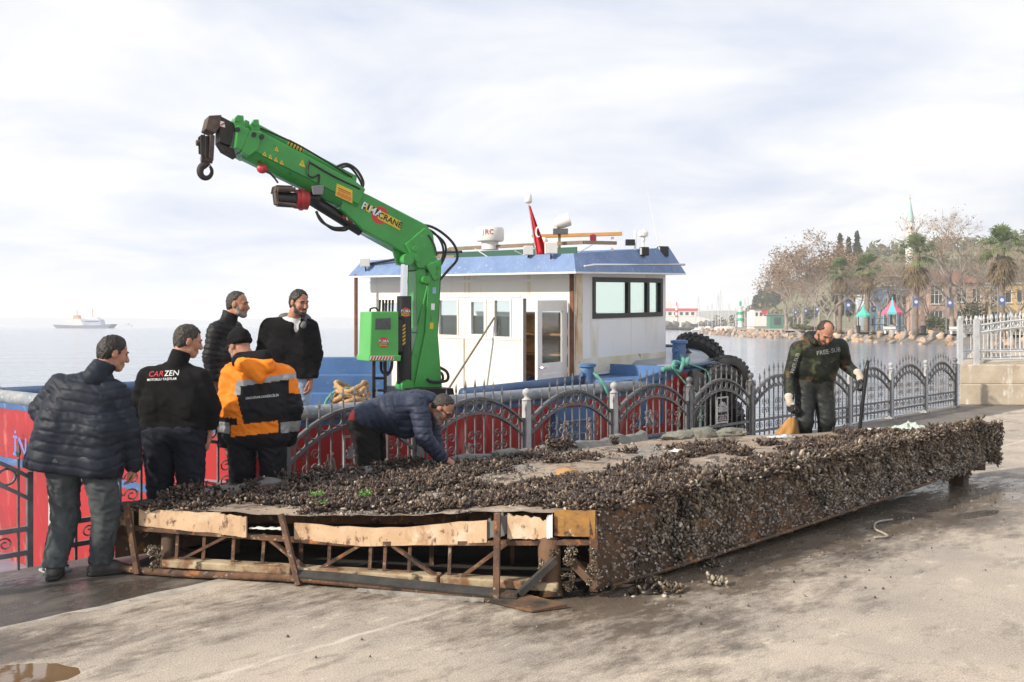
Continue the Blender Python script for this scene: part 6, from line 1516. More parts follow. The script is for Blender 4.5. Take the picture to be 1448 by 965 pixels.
MB().hexa([Fp(.03, .022, .02), Fp(.97, .022, .02), Fp(.97, .022, -.75), Fp(.03, .022, -.75)], [Fp(.03, .05, .02), Fp(.97, .05, .02), Fp(.97, .06, -.75), Fp(.03, .06, -.75)]).build('shade_floor', M_shade, pon)  # added floor closing the underside so the inside stays dark
for (s, r0) in ((.105, .06), (.905, .075)):
    oo = -.10 if s < .5 else 0; mb = MB(); mb.tube([Fp(s, .37, -.03 + oo), Fp(s + .003, .3, oo), Fp(s + .006, .16, .03 + oo), Fp(s + .01, .02, .06 + oo)], [r0 * .9, r0, r0 * .95, r0 * 1.05], 14); mb.build('encrusted_column', M_psteel, pon, smooth=True)
MB().beam(Fp(.862, .06, ob(.86) * .9), Fp(.925, .27, .1), .05, .04).build('loose_bar', M_pblack, pon)
MB().beam(Fp(.99, .57, .0), Fp(.992, .06, .02), .05, .04).build('corner_post', M_prust, pon); MB().beam(Fp(.95, .25, .02), Fp(1.0, .10, .06), .05, .05).build('loose_bar', M_psteel, pon)
# bent bottom strip and torn skin, plate lying on the ground
mb = MB(); n_ = 14
for i in range(n_):
    a, b = lerp(.42, .86, i / n_), lerp(.42, .86, (i + 1) / n_); z0, z1 = .07 - .035 * i / n_, .07 - .035 * (i + 1) / n_
    mb.hexa([Fp(a, z0, ob(a) + .03), Fp(b, z1, ob(b) + .03), Fp(b, z1 + .03, ob(b) - .03), Fp(a, z0 + .03, ob(a) - .03)], [Fp(a, z0 + .012, ob(a) + .032), Fp(b, z1 + .012, ob(b) + .032), Fp(b, z1 + .045, ob(b) - .028), Fp(a, z0 + .045, ob(a) - .028)])
mb.build('bent_strip', M_pblack, pon)
mb = MB(); r2 = random.Random(4); prev = None
for i in range(26):
    s = lerp(.55, .80, i / 25); top_ = Fp(s, .035, ob(s) + .045); dr = .012 + (.05 * r2.random() if .58 < s < .74 else .012 * r2.random()); low_ = top_ + V((r2.uniform(-.01, .01), -.02, -min(dr, .03))) + FNm * .02
    mb.v += [tuple(top_), tuple(low_)]
    if i: k = 2 * i; mb.f.append((k - 2, k, k + 1, k - 1))
mb.build('torn_skin', mat('torn_grey', (.28, .26, .23), (.14, .13, .11), 12, .9), pon)
mb = MB(); mb.hexa([Fp(.76, .022, ob(.76) + .0), Fp(.90, .022, .44), Fp(.955, .022, .30), Fp(.84, .022, .1)], [Fp(.76, .03, ob(.76) + .0), Fp(.90, .03, .44), Fp(.955, .045, .30), Fp(.84, .06, .1)]); mb.build('fallen_plate', M_psteel, pon)
mb = MB(); mb.tube([D(1, t) + RS_N * (.0) + V((0, 0, zbot(t) - deck_z(1, t) + .01)) for t in np.linspace(.02, .8, 20)], .014, 6); mb.build('bottom_angle', M_psteel, pon)
# feet
for p, w, h in ((Fp(.10, 0, -.15), .16, .10), (PE - de * .35 - RS_N * .15, .16, .18), (PE - de * .35 - RS_N * 1.6, .16, .18), (PL.lerp(PF, .85) - LB_N * .2, .16, .12), (PN + de * .5 - RS_N * .5, .2, .08), (PN + de * 3.0 - RS_N * .4, .2, .10), (PL.lerp(PF, .4) - LB_N * .3, .2, .10)):
    MB().box(V((p.x, p.y, .02 + h / 2)), (w, w, h), Matrix.Rotation(.8, 3, 'Z')).build('foot', M_psteel, pon)
MB().tube([D(.965, .985, -.01), D(.965, .985, .085)], .024, 8).build('pipe_stub', M_foam, pon)

# --- mussels
def unit_shell():
    v = [(0, 0, 0)]; n_ = 5
    for z_, r0 in ((.35, .30), (.75, .26)):
        for k in range(n_): a = 2 * math.pi * k / n_ + z_; v.append((r0 * math.cos(a), r0 * .62 * math.sin(a), z_))
    v.append((0.04, 0, 1)); f = []
    for k in range(n_):
        l = (k + 1) % n_; f += [(0, 1 + l, 1 + k), (1 + k, 1 + l, 6 + l), (1 + k, 6 + l, 6 + k), (6 + k, 6 + l, 11)]
    return np.array(v, float), np.array(f, int)
US_V, US_F = unit_shell()
PAL = {'top': [((.058, .037, .026), .24), ((.150, .100, .066), .32), ((.235, .172, .120), .26), ((.36, .29, .22), .14), ((.56, .50, .42), .04)],
       'side': [((.038, .027, .018), .26), ((.125, .088, .055), .28), ((.22, .17, .12), .22), ((.38, .33, .26), .16), ((.60, .56, .48), .08)]}
def clump(kind, seed, n_=30):
    """a clump of mussels about one unit across, growing along +z"""
    r2 = np.random.RandomState(seed); V_, F_, C_ = [], [], []
    pal = PAL[kind]; cum = np.cumsum([w for _, w in pal])
    th = np.linspace(0, 2 * np.pi, 7)[:-1]; core_ = np.concatenate([np.stack([.42 * np.cos(th), .42 * np.sin(th), -.05 + 0 * th], 1), np.stack([.34 * np.cos(th + .5), .34 * np.sin(th + .5), .16 + 0 * th], 1)]); cf = []
    for k_ in range(6): l_ = (k_ + 1) % 6; cf += [(k_, l_, 6 + k_), (l_, 6 + l_, 6 + k_)]
    cf += [(6, 6 + k_, 7 + k_) for k_ in range(1, 5)] + [(0, k_ + 1, k_) for k_ in range(1, 5)]
    base_c = np.array(pal[seed % 4 if seed % 7 < 6 else 1][0]) if kind == 'side' else np.array(pal[(seed * 3) % 3][0])
    V_.append(core_); F_.append(np.array(cf)); C_.append(np.tile(np.array([.022, .018, .016]), (12, 1)))
    for i in range(n_):
        d = r2.normal(size=3); d[2] = abs(d[2]) * .75 + .08; d /= np.linalg.norm(d)
        base = np.array([r2.normal() * .22, r2.normal() * .22, 0]) + d * r2.uniform(.05, .24)
        ln = r2.uniform(.24, .46); x = np.cross(d, r2.normal(size=3)); x /= np.linalg.norm(x); y = np.cross(d, x)
        P_ = US_V * ln; co = base + P_[:, :1] * x + P_[:, 1:2] * y + P_[:, 2:] * d
        c = (base_c if r2.rand() < .72 else np.array(pal[int(np.searchsorted(cum, r2.rand() * cum[-1]))][0])) * r2.uniform(.7, 1.3)
        F_.append(US_F + len(V_) * 12); V_.append(co); C_.append(np.tile(c, (12, 1)))
    return np.concatenate(V_), np.concatenate(F_), np.concatenate(C_)
def mesh_with_col(name, co, f, c, m):
    me = np_mesh(name, co, f); ca = me.color_attributes.new('Col', 'FLOAT_COLOR', 'POINT')
    ca.data.foreach_set('color', np.concatenate([c, np.ones((len(c), 1))], 1).astype(np.float32).ravel())
    me.polygons.foreach_set('use_smooth', [True] * len(me.polygons)); me.materials.append(m); return me
M_mus = mat('mussel_shell', (1, 1, 1), (.7, .65, .6), 40, .42, .0, attr='Col')
CL = {k: [clump(k, 100 + i) for i in range(7)] for k in ('top', 'side')}
CLM = {k: [mesh_with_col('mussel_clump', *c, M_mus) for c in CL[k]] for k in CL}
places = []   # (point, normal, size, kind)
r2 = np.random.RandomState(21)
tries = 0
while tries < 7600:
    tries += 1
    s, t = r2.rand(), r2.rand(); p = D(s, t)
    n1 = float(fbm(np.array([p.x * 1.6, p.y * 1.6, 0.]), 3, 51)); n2 = float(fbm(np.array([p.x * 4.2, p.y * 4.2, 3.]), 2, 53))
    den = .25 + .55 * n1 + .38 * n2
    den += .62 * math.exp(-((s - 1.0) / .13) ** 2) * (1 - sstep(.75, .95, t)) + .45 * math.exp(-(s / .10) ** 2) * (t > .08) * (1 - sstep(.6, .8, t)) + .30 * math.exp(-((t - .14) / .12) ** 2) * (s < .75) + .22 * math.exp(-((s - .75) / .2) ** 2)
    den -= 0.9 * sstep(.70, .95, t) * (1 - .75 * sstep(.86, .97, s)); den -= .8 * math.exp(-((t - .0) / .035) ** 2) * (s > .42); den -= .3 * math.exp(-((s - .42) / .13) ** 2 - ((t - .36) / .14) ** 2)
    if den < .16 + r2.rand() * .5: continue
    places.append((np.array(p) + [0, 0, .004], np.array([r2.normal() * .2, r2.normal() * .2, 1.0]), r2.choice([.06, .085, .11, .145], p=[.3, .32, .26, .12]) * (1.15 if s > .9 else 1), 'top'))
for i in range(150):       # along the back lip
    t = r2.uniform(.05, .92); p = D(0, t)
    n1 = float(fbm(np.array([p.x * 2.0, p.y * 2.0, 0.]), 2, 71))
    if n1 < -.15 and t > .3: continue
    places.append((np.array(p) + np.array(LB_N) * r2.uniform(-.08, .02) + [0, 0, r2.uniform(.01, .09)], np.array([.1 + r2.normal() * .3, -.7 + r2.normal() * .2, .8]), r2.uniform(.07, .12), 'top'))
tries = 0
while tries < 1900:        # right side plate
    tries += 1
    t = r2.rand() ** .8; h = r2.rand(); zt, zb_ = deck_z(1, t) + .02, zbot(t); p = PN.lerp(PE, t)
    n1 = float(fbm(np.array([p.x * 1.3, p.y * 1.3, h * 2.2]), 3, 81))
    den = .40 + 1.3 * n1 - .95 * (1 - sstep(.02, .30, h)) - .9 * (1 - sstep(.0, .13, t)) * 1.0 + .4 * (h > .6) * (t > .1)
    if t > .55: den += .35
    if den < r2.rand() * .9: continue
    nn = np.array(RS_N) + r2.normal(size=3) * .22
    places.append((np.array(p) + np.array(RS_N) * (-.03 * (1 - h) - .012) + [0, 0, lerp(zb_, zt, h)], nn, r2.choice([.06, .09, .13, .17], p=[.35, .3, .25, .1]) * (1.1 if h > .8 else 1), 'side'))
for i in range(60):        # end bracket
    h = r2.rand(); w = r2.rand(); p = np.array(PE + de * (.48 * w))
    places.append((p + [0, 0, lerp(.30 - .1 * w, .66, h)], np.array(RS_N) + r2.normal(size=3) * .25, r2.uniform(.07, .12), 'side'))
for i in range(14):
    p = np.array(PE + de * r2.uniform(-.1, .12) - RS_N * r2.uniform(0, .2)); places.append((p + [0, 0, .665], np.array([0, 0, 1.]) + r2.normal(size=3) * .2, r2.uniform(.09, .14), 'side'))
for i in range(40):        # on the encrusted columns and bars of the open end
    s = r2.choice([.105, .905, .95, .99]); places.append((np.array(Fp(s + r2.normal() * .006, r2.uniform(.06, .36), .075)), np.array(FNm) + r2.normal(size=3) * .5, r2.uniform(.035, .06), 'side'))
def frame_of(n):
    n = n / np.linalg.norm(n); x = np.cross(n, r2.normal(size=3)); x /= np.linalg.norm(x); return np.stack([x, np.cross(n, x), n], 1)
order = sorted(range(len(places)), key=lambda i: -(places[i][2] / np.linalg.norm(places[i][0] - np.array([0, 0, CAM_H]))))
one_by_one = set(order[:290])
VV, FF, CC_ = [], [], []; nv = 0
for i, (p, n, sz, kind) in enumerate(places):
    Rm = frame_of(n); k = r2.randint(7)
    if i in one_by_one:
        o = bpy.data.objects.new('mussel_clump', CLM[kind][k]); COL.objects.link(o)
        o.matrix_basis = Matrix.Translation(V(p)) @ Matrix(Rm.tolist()).to_4x4() @ Matrix.Diagonal((sz, sz, sz * (1.0 if kind == 'top' else .7), 1))
        o.parent = pon; o.matrix_parent_inverse = Matrix.Translation(-pon.location)
    else:
        co, f, c = CL[kind][k]; q = (co * [sz, sz, sz * (1.0 if kind == 'top' else .7)]) @ Rm.T + p; VV.append(q); FF.append(f + nv); CC_.append(c * r2.uniform(.85, 1.15)); nv += len(co)
me = mesh_with_col('mussel_crust', np.concatenate(VV), np.concatenate(FF), np.concatenate(CC_), M_mus)
o = bpy.data.objects.new('mussel_crust', me); COL.objects.link(o); o.parent = pon; o.matrix_parent_inverse = Matrix.Translation(-pon.location); tag(o, kind='stuff')
# fine barnacle grit between the clumps
VV, FF, CC_ = [], [], []; nv = 0
tet = np.array([[1, 0, -.3], [-.5, .87, -.3], [-.5, -.87, -.3], [0, 0, .9]]); tf = np.array([[0, 1, 3], [1, 2, 3], [2, 0, 3]])
for i in range(16000):
    if i % 5 < 3:
        s, t = r2.rand(), r2.rand() ** 1.2 * .9; p = np.array(D(s, t)) + [0, 0, .006]; Rm = frame_of(np.array([0, 0, 1.]) + r2.normal(size=3) * .3); g = r2.choice([.06, .12, .25, .4], p=[.4, .3, .2, .1])
        if float(fbm(np.array([p[0] * 2.5, p[1] * 2.5, 9.]), 2, 57)) < -.1: continue
    else:
        t, h = r2.rand() ** .9, r2.rand(); p = np.array(PN.lerp(PE, t)) + np.array(RS_N) * .004 + [0, 0, lerp(zbot(t), deck_z(1, t), h)]; Rm = frame_of(np.array(RS_N) + r2.normal(size=3) * .3); g = r2.choice([.08, .2, .35, .5], p=[.25, .3, .3, .15])
    sz = r2.uniform(.005, .016) * (1.6 if r2.rand() < .12 else 1); VV.append((tet * sz) @ Rm.T + p); FF.append(tf + nv); CC_.append(np.tile(np.array([g * 1.08, g * .95, g * .82]), (4, 1))); nv += 4
me = mesh_with_col('barnacle_grit', np.concatenate(VV), np.concatenate(FF), np.concatenate(CC_), M_mus); me.polygons.foreach_set('use_smooth', [False] * len(me.polygons))
o = bpy.data.objects.new('barnacle_grit', me); COL.objects.link(o); o.parent = pon; o.matrix_parent_inverse = Matrix.Translation(-pon.location); tag(o, kind='stuff')

# --- things lying on the pontoon
M_lump = mat('ochre_lump', (.46, .27, .12), (.34, .19, .08), 8, .9, .01, 30)
def lump(name, p, r, m, seed, label, cat, squash=.6, group=None):
    bm = bmesh.new(); bmesh.ops.create_icosphere(bm, subdivisions=3, radius=1.0); co = np.array([v.co[:] for v in bm.verts]); k = 1 + .35 * fbm(co * 1.3 + seed, 3, seed) + .16 * fbm(co * 4.5 + seed, 3, seed + 5)
    for v, kk in zip(bm.verts, k): v.co = V((v.co.x * r[0] * kk, v.co.y * r[1] * kk, v.co.z * r[2] * kk))
    me = bpy.data.meshes.new(name); bm.to_mesh(me); bm.free(); o = link(name, me, m, smooth=True, auto=40, recentre=False); o.location = p; return tag(o, label, cat, group)
s, t = deck_at(800, 674); lump('ochre_lump', D(s, t, .03), (.085, .06, .045), M_lump, 3, 'ochre lump of rotten wood among the mussels in mid deck', 'lump')
s, t = deck_at(1018, 614)
M_clump = mat('pale_concrete_lump', (.24, .235, .20), (.13, .13, .115), 9, .95, .02, 30, layers=(((.36, .31, .22), 8, .6, .08), ((.06, .06, .055), 11, .62, .06)))
for i, (px, py, rx, rz_, lab) in enumerate(((975, 613, .26, .07, 'left of three concrete lumps on the far edge of the pontoon'), (1003, 611, .22, .085, 'middle and highest of three concrete lumps on the far edge'), (1035, 612, .24, .065, 'right of three concrete lumps on the far edge'))):
    s, t = deck_at(px, py); lump('concrete_lump', D(s, min(t, .985), .03), (rx * .8, .09, rz_), M_clump, 20 + i, lab, 'concrete lump', group='concrete lumps on the far edge')
# crumpled pale netting
def crumple(name, c, sx, sy, h, seed, m, rot=0.0):
    n_ = 34; co = []; f = []
    for i in range(n_ + 1):
        for j in range(n_ // 2 + 1):
            a, b = i / n_ * 2 - 1, j / (n_ // 2) * 2 - 1; co.append((a * sx, b * sy, 0))
    co = np.array(co); e_ = np.clip(1 - (co[:, 0] / sx) ** 4, 0, 1) * np.clip(1 - (co[:, 1] / sy) ** 4, 0, 1)
    q = np.stack([co[:, 0] * 16, co[:, 1] * 16, np.zeros(len(co))], -1); co[:, 2] = h * e_ * (.55 + .6 * fbm(q, 3, seed)) + .008
    co[:, 0] += .03 * fbm(q + 5, 2, seed + 1); co[:, 1] += .03 * fbm(q + 9, 2, seed + 2)
    cr_, sr_ = math.cos(rot), math.sin(rot); x = co[:, 0] * cr_ - co[:, 1] * sr_; y = co[:, 0] * sr_ + co[:, 1] * cr_; co[:, 0], co[:, 1] = x, y
    w = n_ // 2 + 1
    for i in range(n_):
        for j in range(n_ // 2): a = i * w + j; f.append((a, a + w, a + w + 1, a + 1))
    o = link(name, np_mesh(name, co + np.array(c), np.array(f)), m, smooth=False); return o
s, t = deck_at(1298, 607)
tag(crumple('crumpled_netting', D(s, min(t, .95), .0), .26, .12, .075, 6, mat('pale_netting', (.50, .56, .50), (.36, .42, .36), 30, .7, .004, 90), .2), 'crumpled pale green netting on the far right of the pontoon', 'netting')
for i, (px, py, sx, lab) in enumerate(((1110, 619, .16, 'white rag on the deck near the diver\'s sack'), (1232, 611, .12, 'white plastic scrap on the deck right of the diver'), (965, 640, .14, 'dirty white sheet scrap on the deck near the far edge'))):
    s, t = deck_at(px, py); tag(crumple('plastic_scrap', D(s, t, .004), sx, .05, .03, 30 + i, mat('scrap_white', (.66, .66, .64), (.5, .5, .48), 8, .6), .1 * i), lab, 'scrap')
# green algae tufts
M_alg = mat('green_algae', (.10, .26, .04), (.16, .36, .06), 20, .7)
for i, (px, py, lab) in enumerate(((446, 712, 'bright green algae tuft nearest the plywood edge'), (518, 707, 'bright green algae tuft right of the other one'), (452, 724, 'small green algae tuft just behind the plywood'))):
    s, t = deck_at(px, py); mb = MB(); r3 = random.Random(i); c = D(s, t, .05)
    for k in range(70): leaf = c + V((r3.gauss(0, .025), r3.gauss(0, .02), r3.uniform(-.02, .02))); quad_leaf(mb, leaf, .012, r3)
    tag(mb.build('algae_tuft', M_alg, fixn=False), lab, 'algae', 'green algae tufts on the deck')
# fallen mussel clumps and crumbs on the ground
r4 = random.Random(5)
def ground_at(px, py): d = 1408 * (CAM_H - .02) / (py - 460); return V(((px - 724) / 1408 * d, d, .02))
for i, (px, py, sz, lab) in enumerate(((915, 838, .17, 'fallen mussel clump on the ground nearest the pontoon corner'), (945, 838, .14, 'low fallen mussel clump right of the corner one'), (958, 834, .10, 'smaller fallen mussel clump at the edge of the shadow'), (1014, 826, .13, 'fallen mussel clump furthest right on the ground'), (1010, 800, .10, 'fallen mussel clump tucked under the pontoon side'), (925, 832, .12, 'fallen mussel clump between the corner one and its neighbour'))):
    o = bpy.data.objects.new('fallen_mussel_clump', CLM['side'][i % 7]); COL.objects.link(o); o.location = ground_at(px, py); o.rotation_euler = (r4.uniform(-.2, .2), r4.uniform(-.2, .2), r4.uniform(0, 6)); o.scale = (sz, sz, sz * 1.1); tag(o, lab, 'mussels', 'fallen mussel clumps on the ground')
VV, FF, CC_ = [], [], []; nv = 0
for i in range(330):
    if i < 290: t = r2.rand(); p = np.array(PN.lerp(PE, t) + RS_N * abs(r2.normal()) * .5); 
    else: p = np.array([r2.uniform(-3, 5), r2.uniform(4.9, 9), 0])
    p[2] = .024; sz = r2.uniform(.004, .014); VV.append((tet * sz) @ frame_of(np.array([0, 0, 1.])).T + p); FF.append(tf + nv); g = r2.choice([.05, .09, .3]); CC_.append(np.tile([g * 1.1, g, g * .9], (4, 1))); nv += 4
me = mesh_with_col('ground_crumbs', np.concatenate(VV), np.concatenate(FF), np.concatenate(CC_), M_mus); o = bpy.data.objects.new('ground_crumbs', me); COL.objects.link(o); tag(o, 'scattered shell crumbs and grit on the concrete', 'crumbs', kind='stuff')
# string on the ground
pp = [ground_at(*q) for q in ((1262, 737), (1240, 741), (1237, 750), (1248, 756), (1255, 761), (1236, 763))]
for p in pp: p.z = .034
tag(MB().tube(smooth_path(pp, 8), .010, 6).build('loose_string', mat('pale_string', (.40, .37, .32), (.28, .25, .21), 20, .9), smooth=True), 'pale loose string curled on the ground right of the pontoon', 'string')
tag(MB().tube(smooth_path([D(.99, .99, .0) + de * .52 + V((0, 0, -.1)), D(.99, .99, 0) + de * .56 + V((0, 0, -.2)), D(.99, .99, 0) + de * .53 + V((0, 0, -.33))], 6), .008, 5).build('hanging_wire', M_prust), 'thin rusty wire hanging from the end bracket', 'wire')
# ------------------------------------------------------------------ people: smooth blended volumes turned into one surface
A3 = lambda *p: np.array(p, float)
def smin(a, b, k):
    h = np.clip(.5 + .5 * (b - a) / k, 0, 1); return b + (a - b) * h - k * h * (1 - h)
def sdf_mesh(prims, res, k=.03, cuts=(), subs=(), pad=.03, rag=0.0):
    """prims: ('c', a, b, ra, rb) tapered capsules and ('e', centre, radii, R) ellipsoids; cuts: (point, outward normal)"""
    lo, hi = [], []
    for p in prims:
        if p[0] == 'c':
            r = max(p[3], p[4]); lo.append(np.minimum(p[1], p[2]) - r); hi.append(np.maximum(p[1], p[2]) + r)
        else: lo.append(p[1] - max(p[2])); hi.append(p[1] + max(p[2]))
    lo = np.min(lo, 0) - pad; hi = np.max(hi, 0) + pad; n = np.ceil((hi - lo) / res).astype(int) + 1
    ax = [lo[i] + res * np.arange(n[i]) for i in range(3)]
    Dg = np.full(n, .5, np.float32)
    def region(l, h):
        i0 = np.maximum(0, np.floor((l - lo) / res).astype(int)); i1 = np.minimum(n, np.ceil((h - lo) / res).astype(int) + 1)
        sl = tuple(slice(a, b) for a, b in zip(i0, i1)); g = np.stack(np.meshgrid(*[ax[i][sl[i]] for i in range(3)], indexing='ij'), -1); return sl, g
    def dist(p, g):
        if p[0] == 'c':
            ba = p[2] - p[1]; t = np.clip(((g - p[1]) @ ba) / max(ba @ ba, 1e-9), 0, 1)
            return np.linalg.norm(g - p[1] - t[..., None] * ba, axis=-1) - (p[3] + (p[4] - p[3]) * t)
        q = (g - p[1]) @ (p[3] if p[3] is not None else np.eye(3)); r = np.asarray(p[2], float)
        k0 = np.linalg.norm(q / r, axis=-1); k1 = np.linalg.norm(q / r ** 2, axis=-1); return k0 * (k0 - 1) / np.maximum(k1, 1e-6)
    def bounds(p, m):
        if p[0] == 'c': r = max(p[3], p[4]) + m; return np.minimum(p[1], p[2]) - r, np.maximum(p[1], p[2]) + r
        r = max(p[2]) + m; return p[1] - r, p[1] + r
    for p in prims:
        kk = p[5] if p[0] == 'c' and len(p) > 5 else (p[4] if p[0] == 'e' and len(p) > 4 else k)
        sl, g = region(*bounds(p, kk + 3 * res)); Dg[sl] = smin(Dg[sl], dist(p, g), kk)
    for p in subs:
        sl, g = region(*bounds(p, .02)); d = -dist(p, g); Dg[sl] = -smin(-Dg[sl], -d, .012)
    if cuts:
        g = np.stack(np.meshgrid(*ax, indexing='ij'), -1)
        for (pt, nn) in cuts:
            nn = np.asarray(nn, float); nn /= np.linalg.norm(nn); Dg = np.maximum(Dg, (g - pt) @ nn + (rag * fbm(g * 45, 2, 77) if rag else 0))
    return nets(Dg, lo, res)
def nets(Dg, lo, res):
    s = Dg < 0; nx, ny, nz_ = Dg.shape
    c = np.zeros((nx - 1, ny - 1, nz_ - 1), np.int8)
    offs = [(a, b, d) for a in (0, 1) for b in (0, 1) for d in (0, 1)]
    for a, b, d in offs: c += s[a:nx - 1 + a, b:ny - 1 + b, d:nz_ - 1 + d]
    act = (c > 0) & (c < 8); I = np.argwhere(act); m = len(I)
    idx = -np.ones(c.shape, np.int64); idx[act] = np.arange(m)
    pos = np.zeros((m, 3)); cnt = np.zeros(m)
    for i in range(8):
        for j in range(i + 1, 8):
            df = np.array(offs[j]) - np.array(offs[i])
            if np.abs(df).sum() != 1: continue
            A_ = I + offs[i]; B_ = I + offs[j]; da = Dg[tuple(A_.T)]; db = Dg[tuple(B_.T)]; x = (da < 0) != (db < 0)
            t = np.where(x, da / np.where(x, da - db, 1), 0)
            pos += np.where(x[:, None], np.array(offs[i]) + t[:, None] * df, 0); cnt += x
    V_ = (I + pos / cnt[:, None]) * res + lo; F_ = []
    for axi in range(3):
        o1, o2 = [(1, 2), (2, 0), (0, 1)][axi]
        sl0 = [slice(None)] * 3; sl1 = [slice(None)] * 3; sl0[axi] = slice(0, -1); sl1[axi] = slice(1, None)
        ch = s[tuple(sl0)] != s[tuple(sl1)]; E = np.argwhere(ch)
        E = E[(E[:, o1] > 0) & (E[:, o2] > 0) & (E[:, o1] < Dg.shape[o1] - 1) & (E[:, o2] < Dg.shape[o2] - 1)]
        fl = s[tuple(E.T)]; e1 = np.zeros(3, int); e1[o1] = 1; e2 = np.zeros(3, int); e2[o2] = 1
        q = np.stack([idx[tuple((E - e1 - e2).T)], idx[tuple((E - e2).T)], idx[tuple(E.T)], idx[tuple((E - e1).T)]], 1)
        q[~fl] = q[~fl][:, ::-1]; F_.append(q)
    return V_, np.concatenate(F_)
def vnormals(co, f):
    n = np.zeros_like(co); a, b, c, d = (co[f[:, i]] for i in range(4)); fn = np.cross(c - a, d - b)
    for i in range(4): np.add.at(n, f[:, i], fn)
    return n / np.maximum(np.linalg.norm(n, axis=1, keepdims=True), 1e-9)
def Rlook(fwd, roll=0.0):
    """columns: right, forward, up of a head that looks along fwd"""
    f = np.array(fwd, float); f /= np.linalg.norm(f); r = np.cross(f, [0, 0, 1.]); r /= np.linalg.norm(r); u = np.cross(r, f)
    c, s = math.cos(roll), math.sin(roll); return np.stack([c * r + s * u, f, -s * r + c * u], 1)
def head_prims(c, Rm, neck, nr=.058):
    L = lambda x, y, z: c + Rm @ A3(x, y, z)
    E = lambda x, y, z, r, k=.02: ('e', L(x, y, z), r, Rm, k); C = lambda a, b, ra, rb, k=.012: ('c', L(*a), L(*b), ra, rb, k)
    pr_ = [E(0, -.014, .036, (.076, .097, .088)), E(0, .022, -.025, (.064, .068, .082), .03), E(0, .052, -.09, (.036, .034, .026), .03)]
    for s in (-1, 1): pr_ += [E(s * .040, .058, -.028, (.026, .026, .03), .02), E(s * .079, -.012, -.004, (.011, .023, .033), .006), C((s * .045, .018, -.075), (s * .02, .058, -.098), .026, .022, .02), C((s * .018, .086, .026), (s * .046, .070, .026), .011, .009, .012)]
    pr_ += [C((0, .088, .012), (0, .108, -.026), .009, .015), E(0, .104, -.034, (.019, .014, .010), .008), C((-.020, .083, -.062), (.020, .083, -.062), .009, .009, .01), C((-.017, .082, -.074), (.017, .082, -.074), .010, .010, .01)]
    for s in (-1, 1): pr_.append(('e', L(s * .032, .072, .008), (.0125, .0125, .0125), Rm, .002))
    pr_.append(('c', L(0, -.03, -.05), np.array(neck, float), nr, nr * 1.12, .03))
    subs = [('e', L(s * .033, .094, .008), (.018, .016, .012), Rm) for s in (-1, 1)]
    return pr_, subs
def hand_prims(w, d, nrm, curl=.7, size=1.0, thumb_side=1, spread=1.0):
    """wrist w, direction d of the hand, nrm = back-of-hand normal; five fingers bend away from nrm"""
    d = np.array(d, float); d /= np.linalg.norm(d); n = np.array(nrm, float); n -= d * (n @ d); n /= np.linalg.norm(n); s = np.cross(d, n) * thumb_side
    z = size; P = lambda a, b, c_: np.array(w) + (d * a + s * b + n * c_) * z
    out = [('c', P(-.03, 0, 0), P(.012, 0, 0), .026 * z, .027 * z, .012), ('c', P(.02, .022, 0), P(.085, .028, 0), .016 * z, .013 * z, .015), ('c', P(.02, -.018, 0), P(.08, -.026, 0), .016 * z, .013 * z, .015), ('c', P(.02, 0, 0), P(.088, 0, .002), .018 * z, .014 * z, .015)]
    for b0, ln, dl in ((.030, .9, .0), (.0105, 1.0, .003), (-.0095, .94, .001), (-.028, .76, -.008)):
        p = P(.086 + dl, b0, 0); a = .25
        for seg, r0 in ((.040, .0092), (.026, .0084), (.022, .0074)):
            a += curl * .62; dr = d * math.cos(a) - n * math.sin(a) + s * (b0 * spread * 1.2); q = p + dr * seg * ln * z
            out.append(('c', p, q, r0 * z, r0 * .92 * z, .003)); p = q
    p = P(.022, .032, -.004); a = .5
    for seg, r0 in ((.036, .0125), (.030, .0105), (.024, .009)):
        a -= .16; dr = d * math.cos(a) + s * math.sin(a) - n * (.25 + curl * .3); dr /= np.linalg.norm(dr); q = p + dr * seg * z
        out.append(('c', p, q, r0 * z, r0 * .9 * z, .004)); p = q
    return out
M_skin = mat('skin', (.46, .24, .16), (.36, .17, .11), 18, .6, .0012, 160, spec=.3, layers=(((.52, .22, .15), 9, .6, .1),))
M_hairb = mat('dark_hair', (.010, .007, .006), (.024, .018, .014), 60, .5, .003, 220)
M_hairg = mat('greying_hair', (.018, .014, .012), (.055, .046, .04), 60, .6, .003, 220)
M_beardg = mat('grey_beard', (.34, .31, .28), (.18, .15, .13), 90, .8, .003, 220)
M_beardd = mat('dark_beard', (.03, .022, .018), (.07, .055, .045), 90, .8, .003, 220)
def cloth(name, c1, c2, rough=.85, **k): return mat(name, c1, c2, 7, rough, .0012, 260, spec=.18, **k)
M_navyq = cloth('navy_quilt', (.012, .016, .026), (.020, .025, .038), .5); M_navyq2 = cloth('slate_quilt', (.030, .038, .065), (.042, .052, .085), .5)
M_blackq = cloth('black_quilt', (.012, .012, .013), (.020, .020, .021), .5); M_fleece = cloth('black_fleece', (.006, .006, .007), (.011, .011, .012), .9)
M_hiviz = cloth('orange_shell', (.90, .25, .018), (.82, .21, .015), .6); M_bshell = cloth('black_shell', (.008, .009, .012), (.014, .015, .02), .6); M_reflect = mat('reflective_band', (.30, .31, .32), (.24, .25, .26), 30, .4)
M_jean = cloth('grey_jeans', (.050, .058, .062), (.085, .095, .10), .85); M_ljean = cloth('light_jeans', (.26, .36, .52), (.34, .45, .60), .85); M_navytr = cloth('navy_trousers', (.010, .012, .020), (.016, .019, .029), .75); M_gtr = cloth('grey_trousers', (.12, .12, .11), (.18, .18, .165), .85); M_blktr = cloth('black_trousers', (.010, .010, .010), (.018, .018, .018), .85)
